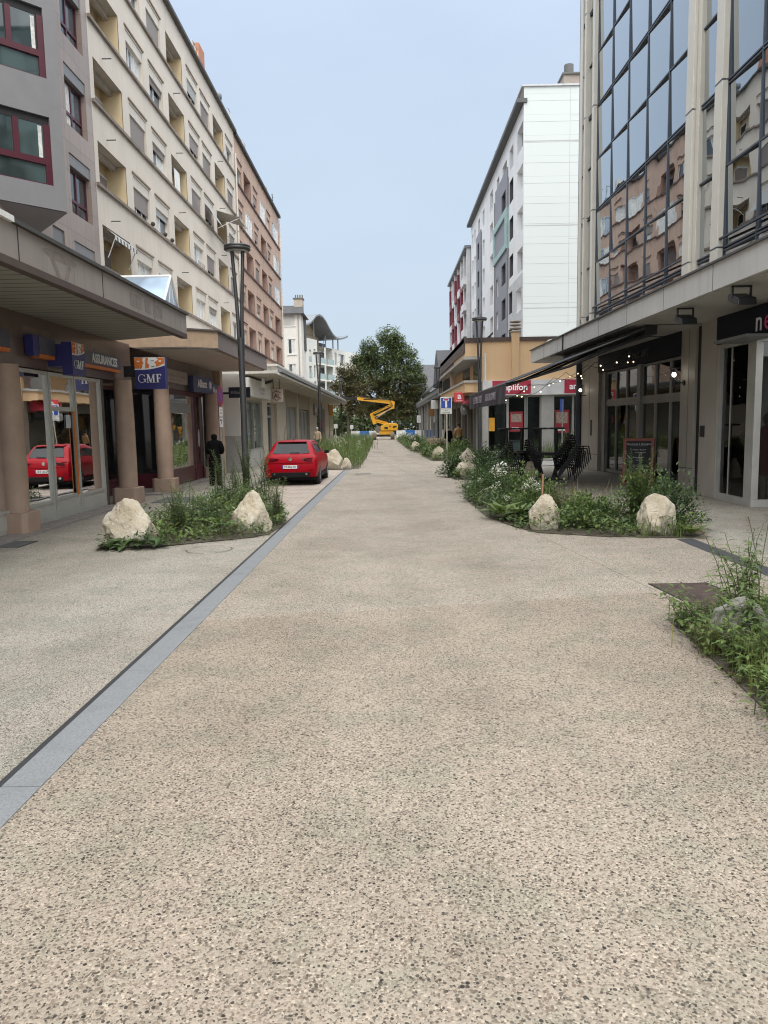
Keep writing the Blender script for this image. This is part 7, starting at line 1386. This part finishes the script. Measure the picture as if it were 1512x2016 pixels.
for pl_ in (LB, RB, NB, RB2):
    for (xa, ya), (xb, yb) in zip(pl_, pl_[1:]+pl_[:1]):
        for _ in range(9):
            f_ = rl_.random(); p_ = Vector((xa+(xb-xa)*f_+rl_.gauss(0, .13), ya+(yb-ya)*f_+rl_.gauss(0, .13), .012)); a_ = rl_.uniform(0, 6.28); leaf(lm, p_, Vector((math.cos(a_), math.sin(a_), .08)), rl_.uniform(.03, .07), .03, .1, 0)
fo = lm.build('fallen_leaves', [DRY]); fo['kind'] = 'stuff'; fo['label'] = 'dry fallen leaves along the edges of the planting beds'
# ------------------------------------------------------------------ trees
BARK = M('bark', (.085, .065, .05), .9, var=.3, scale=6, bump=.8, bscale=12)
def tree(name, label, x, y, clumps, nleaf, L, mats, trunk_h, trunk_r, seed, limbs=True, splitz=None):
    r = random.Random(seed); t = thing(name, (x, y, 0), label, 'tree'); mb = MB(); tot = sum(c_[3]**2 for c_ in clumps)
    for (cx, cy, cz, cr, sq) in clumps:
        n = int(nleaf*cr*cr/tot); so = Vector((r.uniform(0, 99), 0, 0))
        for _ in range(n):
            d = rdir(r, 0.05); q = r.random()**.35; rad = cr*(.80+.42*noise.noise(d*2.2+so)); p = Vector((x+cx, y+cy, cz))+Vector((d.x, d.y, d.z*sq))*rad*q
            if noise.noise(p*.85+so) < -.42: continue
            m = 0
            if splitz is not None: m = 1 if (p.z+noise.noise(p*.4)*3.0 < splitz and r.random() < .6) else 0
            leaf(mb, p, d+rdir(r, -.1)*.9, L*r.uniform(.6, 1.4), L*.62*r.uniform(.6, 1.3), .4, m)
    mb.build('crown', mats, t); w = MB(); top = Vector((x, y, trunk_h)); w.cyl((x, y, 0), top, trunk_r, trunk_r*.7, 10)
    if limbs:
        for (cx, cy, cz, cr, sq) in clumps: b = Vector((x+cx, y+cy, cz)); md = top.lerp(b, .5)+Vector((r.gauss(0, .2), 0, .3)); w.cyl(top-Z*r.uniform(0, trunk_h*.4), md, trunk_r*.5, trunk_r*.3, 6); w.cyl(md, b, trunk_r*.3, trunk_r*.1, 6)
    w.build('trunk', BARK, t); return t
TG = leafmat('tree_green', (.115, .155, .068), .25, .32); TB = leafmat('tree_brownish', (.16, .145, .075), .25, .3); TG2 = leafmat('tree_olive', (.12, .115, .06), .2, .4)
tree('chestnut_tree', 'big broad green tree turning brown below, closing the end of the street', -.4, 112, [(.7, 0, 14.3, 2.2, 1.0), (1.6, 0, 13.3, 1.9, 1.0), (-2.3, 0, 12.9, 1.7, 1.2), (3.0, 0, 11.9, 2.2, .9), (-3.5, 0, 11.2, 1.7, .9), (0, 0, 11.4, 3.2, .9), (4.0, 0, 9.9, 1.9, .9), (-2.9, .5, 10.4, 2.4, .9), (1.8, -1, 8.6, 3.2, .8), (-1.8, -1, 8.0, 3.2, .8), (3.9, -1, 6.8, 2.2, .9), (-4.2, -1, 6.4, 2.3, .9), (.6, -1.2, 5.6, 3.0, .7), (-2.2, -1, 4.6, 2.2, .6), (3.2, -1, 4.9, 2.2, .7), (-4.6, -1, 8.3, 1.8, .9), (4.9, -1, 8.2, 1.5, .9), (-1, -1.5, 3.4, 2.4, .6), (2.2, -1.5, 3.3, 2.2, .6)], 60000, .30, [TG, TB], 4.0, .5, 31, splitz=7.6)
tree('young_tree', 'smaller sparse brownish tree at the left of the big one, before the white apartments', -5.6, 106, [(0, 0, 9.0, 2.0, .8), (-.9, 0, 7.2, 1.8, .9), (1.0, 0, 6.6, 2.0, .9), (-.4, 0, 4.9, 2.2, .8), (1.2, 0, 3.7, 1.6, .7)], 8000, .34, [TG2, TB], 3.2, .22, 33, splitz=6.0)
tree('young_tree', 'thin dark tree at the right of the big one beside the arcade', 4.6, 118, [(0, 0, 6.4, 2.4, .9), (-.8, 0, 4.6, 2.0, .9)], 2600, .4, [TG, TB], 3.0, .2, 35, splitz=4.0)
for i, (x, y, h, lab) in enumerate(((-9.5, 112, 4.2, 'dark shrubby tree left behind the shop row'), (-4, 126, 7, 'dark tree behind the lift to the left'), (1, 128, 8, 'dark tree directly behind the big tree'), (6.5, 124, 6.5, 'dark tree behind the dark arcade'), (-8, 120, 5.0, 'dark bushy tree before the white apartments'))):
    tree('background_tree', lab, x, y, [(0, 0, h*.62, h*.38, .9), (-h*.3, 0, h*.42, h*.34, .9), (h*.3, 0, h*.42, h*.34, .9), (0, -1, h*.25, h*.33, .7)], 2400, .55, [TG], h*.35, .25, 50+i)
hd = bed('hedge', [(-14, 134), (14, 134), (14, 137), (-14, 137)], 20, 5200, 3.2, .6, .35, 'dark hedge closing the street far behind the lift', [LEAFD, LEAFD, LEAF])
# ------------------------------------------------------------------ people
def skin(name, verts, edges, mat, parent, root=0, sub=2):
    """one continuous surface grown over a skeleton: verts = (x, y, z, rx, ry)"""
    me = bpy.data.meshes.new(name); me.from_pydata([v[:3] for v in verts], edges, []); o = bpy.data.objects.new(name, me); C.collection.objects.link(o); me.materials.append(mat)
    s = o.modifiers.new('skin', 'SKIN'); s.use_smooth_shade = True; s.branch_smoothing = .4
    for i, v in enumerate(verts): me.skin_vertices[0].data[i].radius = (v[3], v[4] if len(v) > 4 else v[3]); me.skin_vertices[0].data[i].use_root = (i == root)
    u_ = o.modifiers.new('subsurf', 'SUBSURF'); u_.levels = sub; u_.render_levels = sub
    o.parent = parent; OFF[o.name] = Vector((0, 0, 0)); return o
def person(loc, rz, label, top, bottom, shoe, hair, skinm, h=1.75, arms='pockets', stride=.12, hood=False, coat=False, hairlen='short'):
    t = thing('person', loc, label, 'person', local=True, rz=rz); k_ = h/1.75; V = lambda x, y, z, r, r2=None: (x*k_, y*k_, z*k_, r*k_, (r2 or r)*k_)
    def arm(s):
        if arms == 'pockets': return [V(s*.17, 0, 1.43, .055), V(s*.245, .02, 1.20, .05), V(s*.215, -.08 if False else .10, .98, .04), V(s*.17, .16, .92, .032)]
        if arms == 'front': return [V(s*.17, 0, 1.43, .055), V(s*.235, .0, 1.20, .05), V(s*.17, .20, 1.10, .038), V(s*.10, .26, 1.12, .03)]
        return [V(s*.17, 0, 1.43, .055), V(s*.22, -.01, 1.16, .048), V(s*.23, .05, .92, .038), V(s*.23, .08, .84, .03)]
    legs = lambda s: [V(s*.09, 0, .90, .09, .10), V(s*.10, s*stride*.5+.02, .50, .062), V(s*.10, s*stride-.02, .10, .042), V(s*.105, s*stride+.13, .04, .035)]
    # body: pelvis root, trunk, neck, head, arms with hands and fingers, legs and feet
    b = [V(0, 0, .95, .13, .10), V(0, 0, 1.12, .12, .09), V(0, 0, 1.32, .14, .095), V(0, 0, 1.45, .10, .07), V(0, .01, 1.53, .05), V(0, .02, 1.60, .075, .085), V(0, .015, 1.69, .075, .085)]; e = [(0, 1), (1, 2), (2, 3), (3, 4), (4, 5), (5, 6)]
    for s in (-1, 1):
        i = len(b); a = arm(s); b += a; e += [(3, i), (i, i+1), (i+1, i+2), (i+2, i+3)]; hnd = Vector(a[3][:3]); d = (hnd-Vector(a[2][:3])).normalized(); sd = Vector((0, 1, 0)) if abs(d.y) < .7 else Vector((1, 0, 0)); 
        for f in range(5):
            o_ = sd*((f-1.8)*.016*k_); L_ = (.05, .075, .082, .076, .06)[f]*k_; b0 = hnd+d*.03*k_+o_; j = len(b)
            if f == 0: b0 = hnd+o_*1.4; dd = (d+sd*-.8).normalized()
            else: dd = d
            p1 = b0+dd*L_*.5; p2 = b0+dd*L_+Vector((-s*.012, .008, 0))*k_; b += [(b0.x, b0.y, b0.z, .010*k_, .010*k_), (p1.x, p1.y, p1.z, .009*k_, .009*k_), (p2.x, p2.y, p2.z, .007*k_, .007*k_)]; e += [(i+3, j), (j, j+1), (j+1, j+2)]
        i = len(b); b += legs(s); e += [(0, i), (i, i+1), (i+1, i+2), (i+2, i+3)]
    body = skin('body', b, e, skinm, t)
    # face: nose, eyes, mouth, ears on the front of the head (+y)
    mb = MB(); mb.ball((0, .108*k_, 1.635*k_), .016*k_, 8, sq=(.8, 1.1, 1.4))
    for s in (-1, 1): mb.ball((s*.083*k_, .02*k_, 1.64*k_), .026*k_, 8, sq=(.45, .8, 1.3))
    mb.build('face_features', skinm, t); mb = MB()
    for s in (-1, 1): mb.ball((s*.030*k_, .098*k_, 1.655*k_), .011*k_, 6)
    mb.box(-.024*k_, .024*k_, .095*k_, .104*k_, 1.588*k_, 1.596*k_); mb.build('eyes_and_mouth', M('face_dark', (.06, .03, .025), .5), t)
    # clothes
    g = .032; tp = [V(0, 0, .88 if not coat else .62, .185 if not coat else .195, .14 if not coat else .15), V(0, 0, 1.05, .18, .135), V(0, 0, 1.30, .195, .14), V(0, 0, 1.44, .125, .09), V(0, 0, 1.50, .07)]; te = [(0, 1), (1, 2), (2, 3), (3, 4)]
    for s in (-1, 1): i = len(tp); a = arm(s); tp += [(p[0], p[1], p[2], p[3]+g*k_, p[4]+g*k_) for p in a[:3]]; te += [(3, i), (i, i+1), (i+1, i+2)]
    if hood: j = len(tp); tp += [V(0, .0, 1.58, .105, .11), V(0, -.005, 1.70, .100, .105)]; te += [(4, j), (j, j+1)]
    skin('hoodie' if hood else ('coat' if coat else 'jumper'), tp, te, top, t, 1)
    lp_ = [V(0, 0, .95, .145, .115)]; le = []
    for s in (-1, 1): i = len(lp_); q = legs(s); lp_ += [(q[0][0], q[0][1], q[0][2], q[0][3]+.015, q[0][4]+.015), (q[1][0], q[1][1], q[1][2], .098*k_, .098*k_), (q[2][0], q[2][1], q[2][2], .082*k_, .082*k_)]; le += [(0, i), (i, i+1), (i+1, i+2)]
    skin('trousers', lp_, le, bottom, t)
    for s in (-1, 1): y = (s*stride)*k_; MB().hexa([((s*.10-.048)*k_, y-.09, .005), ((s*.10+.048)*k_, y-.09, .005), ((s*.105+.05)*k_, y+.19, .005), ((s*.105-.05)*k_, y+.19, .005), ((s*.10-.04)*k_, y-.08, .10), ((s*.10+.04)*k_, y-.08, .10), ((s*.105+.035)*k_, y+.16, .05), ((s*.105-.035)*k_, y+.16, .05)]).build('shoe', shoe, t, bevel=.015)
    if not hood: MB().ball((0, .0, 1.70*k_), .098*k_, 12, sq=(.92, 1.0, .9)).build('hair', hair, t)
    return t
SK = M('skin_tone', (.42, .26, .18), .6); SKD = M('skin_tone_dark', (.12, .07, .05), .6); BKC = M('black_cotton', (.006, .006, .0065), .95, spec=.05); HAIRD = M('dark_hair', (.015, .012, .010), .6); HAIRG = M('grey_hair', (.35, .34, .32), .7); WSH = M('white_shoe', (.55, .54, .52), .6); JEAN = M('dark_jeans', (.03, .035, .05), .9)
person((-5.5, 23.75, 0), .08, 'person in black hoodie with the hood up and black trousers, walking away by the shops', BKC, BKC, WSH, HAIRD, SKD, 1.80, 'front', .10, hood=True)
person((-4.75, 50.2, 0), 2.9, 'grey haired person in a beige jacket standing in the tall grass beyond the red car', M('beige_jacket', (.40, .31, .22), .8), JEAN, WSH, HAIRG, SK, 1.75, 'down', .08)
person((4.3, 46.6, 0), .35, 'person in a long camel coat seen from behind at the corner shop', M('camel_coat', (.33, .185, .085), .85), BKC, BKC, HAIRD, SK, 1.85, 'pockets', .06, coat=True)
person((3.95, 50.0, 0), -.3, 'person in dark clothes with a bag, left of the one in the camel coat', BKC, BKC, BKC, HAIRD, SK, 1.65, 'down', .12)
# ------------------------------------------------------------------ boom lift at the end of the street
YEL = M('lift_yellow', (.72, .36, .02), .45, var=.06); RUB = M('lift_tyre', (.16, .145, .125), .9)
t = thing('boom_lift', (-.5, 90, 0), 'yellow articulated boom lift with its black boom stretched to the left at the street end', 'boom lift')
def beam(mb, a, b, w, d=.35, y=90.0, m=0):
    a, b = Vector((a[0], y, a[1])), Vector((b[0], y, b[1])); q = (b-a).normalized(); n = Vector((-q.z, 0, q.x))*w/2; v = Vector((0, d/2, 0)); mb.hexa([a-n-v, a-n+v, b-n+v, b-n-v, a+n-v, a+n+v, b+n+v, b+n-v], m)
mb = MB(); mb.prism([(-1.15, 89.3, .55), (.55, 89.3, .55), (.55, 89.3, .95), (.2, 89.3, 1.05), (-.9, 89.3, 1.05), (-1.15, 89.3, .9)], (0, 1.6, 0)); mb.build('chassis', YEL, t)
mb = MB(); mb.prism([(-.95, 89.2, 1.05), (1.0, 89.2, 1.05), (1.12, 89.2, 1.3), (1.12, 89.2, 1.72), (.95, 89.2, 1.88), (-.2, 89.2, 1.95), (-.75, 89.2, 1.72), (-.95, 89.2, 1.5)], (0, 1.7, 0)); tb = mb.build('turret', YEL, t, bevel=.05)
mb = MB(); mb.box(.1, .25, 89.16, 89.2, 1.5, 1.62); mb.box(-.5, -.1, 89.16, 89.2, 1.25, 1.5); mb.box(.5, .7, 89.16, 89.2, 1.35, 1.5); mb.build('vent', BLACKM, tb)
for x in (-1.7, .45):
    for y in (89.1, 90.9):
        w = MB(); w.cyl((x-.22, y, .43), (x+.22, y, .43), .43, n=24); wo = w.build('wheel', RUB, t); MB().cyl((x-.24, y, .43), (x+.24, y, .43), .20, n=16).build('hub', YEL, wo)
mb = MB(); mb.box(-1.9, .7, 89.2, 89.5, .35, .6); mb.box(-1.9, .7, 90.5, 90.8, .35, .6); mb.build('axle', BLACKM, t)
mb = MB(); mb.cyl((-1.2, 89.5, 1.2), (-1.2, 90.0, 1.2), .42, n=20); mb.build('hose_reel', RUB, t)
mb = MB(); beam(mb, (-.1, 1.95), (-1.55, 2.35), .22, .3); beam(mb, (.0, 1.75), (-1.6, 2.12), .13, .5); mb.build('lower_arm', YEL, t)
mb = MB(); beam(mb, (-1.62, 1.85), (-2.0, 3.12), .42, .4); mb.build('elbow', YEL, t)
mb = MB(); beam(mb, (-1.95, 3.02), (.5, 4.12), .26, .3); beam(mb, (-1.75, 2.65), (.55, 3.72), .14, .5); mb.build('upper_arm', YEL, t)
mb = MB(); beam(mb, (.52, 3.6), (.62, 4.45), .34, .45); mb.build('top_pivot', YEL, t)
mb = MB(); beam(mb, (.6, 4.33), (-3.65, 4.90), .40, .36); mb.build('main_boom', YEL, t); mb = MB(); beam(mb, (-3.6, 4.90), (-6.2, 5.0), .30, .26); beam(mb, (-2.4, 4.42), (.3, 3.98), .06, .06, m=0); mb.build('boom_extension', BLACKM, t)
mb = MB(); mb.tube([Vector(p_) for p_ in ((.3, 89.7, 2.0), (-.9, 89.7, 2.5), (-1.85, 89.7, 3.0), (-.6, 89.7, 3.75), (.5, 89.7, 4.0), (.2, 89.7, 4.6), (-2, 89.75, 4.88), (-3.6, 89.8, 5.15))], .035, 5); mb.build('hose', BLACKM, t)
mb = MB(); mb.cyl((-1.5, 89.75, 2.5), (-.2, 89.75, 3.35), .07, n=8); mb.cyl((-.2, 89.75, 3.35), (.3, 89.75, 3.7), .045, n=8); mb.build('ram', M('ram_grey', (.35, .35, .35), .35, .6), t)
mb = MB(); mb.box(-2.9, -1.2, 89.80, 89.815, 4.72, 4.84); mb.box(.55, .95, 89.185, 89.199, 1.42, 1.6); mb.build('decal', BLACKM, t)
mb = MB()
for (x, y) in ((-7.3, 89.6), (-6.2, 89.6), (-7.3, 90.6), (-6.2, 90.6)): mb.cyl((x, y, 4.75), (x, y, 5.85), .03, n=5)
for z in (4.8, 5.3, 5.85): mb.tube([Vector(p) for p in ((-7.3, 89.6, z), (-6.2, 89.6, z), (-6.2, 90.6, z), (-7.3, 90.6, z), (-7.3, 89.6, z))], .03, 5)
mb.box(-7.3, -6.2, 89.6, 90.6, 4.72, 4.8); mb.build('basket', BLACKM, t)
# white and blue water-filled barriers
PW = M('barrier_white', (.66, .66, .65), .5); PB = M('barrier_blue', (.02, .14, .45), .5)
def barrier(x, y, mat, lab, grp):
    t = thing('road_barrier', (x, y, 0), lab, 'barrier', grp, local=True)
    mb = MB(); mb.prism([(-.6, -.22, 0), (-.6, .22, 0), (-.6, .16, .25), (-.6, .07, .75), (-.6, .07, .95), (-.6, -.07, .95), (-.6, -.07, .75), (-.6, -.16, .25)], (1.18, 0, 0)); mb.build('body', mat, t, bevel=.02); MB().box(-.45, -.2, -.17, -.10, .55, .75).box(.15, .4, -.17, -.10, .55, .75).build('recess', mat, t); return t
for i, x in enumerate((-4.3, -3.1, -1.9, 1.6, 2.8, 4.0, 5.2)):
    bl = i in (1, 4, 6); barrier(x, 97.5+(.4 if i > 2 else 0), PB if bl else PW, ('blue' if bl else 'white')+' plastic road barrier '+('left' if i < 3 else 'right')+' of the boom lift', ('blue' if bl else 'white')+' road barriers '+('left' if i < 3 else 'right')+' of the lift')
# small white notice boards in the far left bed
for (x, y, z, lab) in ((-4.9, 70, 1.75, 'small white sign on a post at the left of the grass bed'), (-3.9, 80, 1.6, 'smaller pale sign on a post in the far left bed near the lift')):
    t = thing('notice_sign', (x, y, 0), lab, 'sign'); MB().cyl((x, y, 0), (x, y, z-.2), .03, n=6).build('post', WHITEM, t); MB().box(x-.17, x+.17, y-.02, y+.02, z-.2, z+.2).build('board', WHITEM, t)
t = thing('notice_board', (4.4, 104, 0), 'white double notice board under the far arcade by the tree', 'sign'); MB().box(3.9, 4.45, 103.9, 104, 1.9, 2.9).box(4.5, 5.05, 103.9, 104, 1.9, 2.9).build('board', WHITEM, t); MB().cyl((4.47, 104, 0), (4.47, 104, 3), .05, n=6).build('post', BLACKM, t)
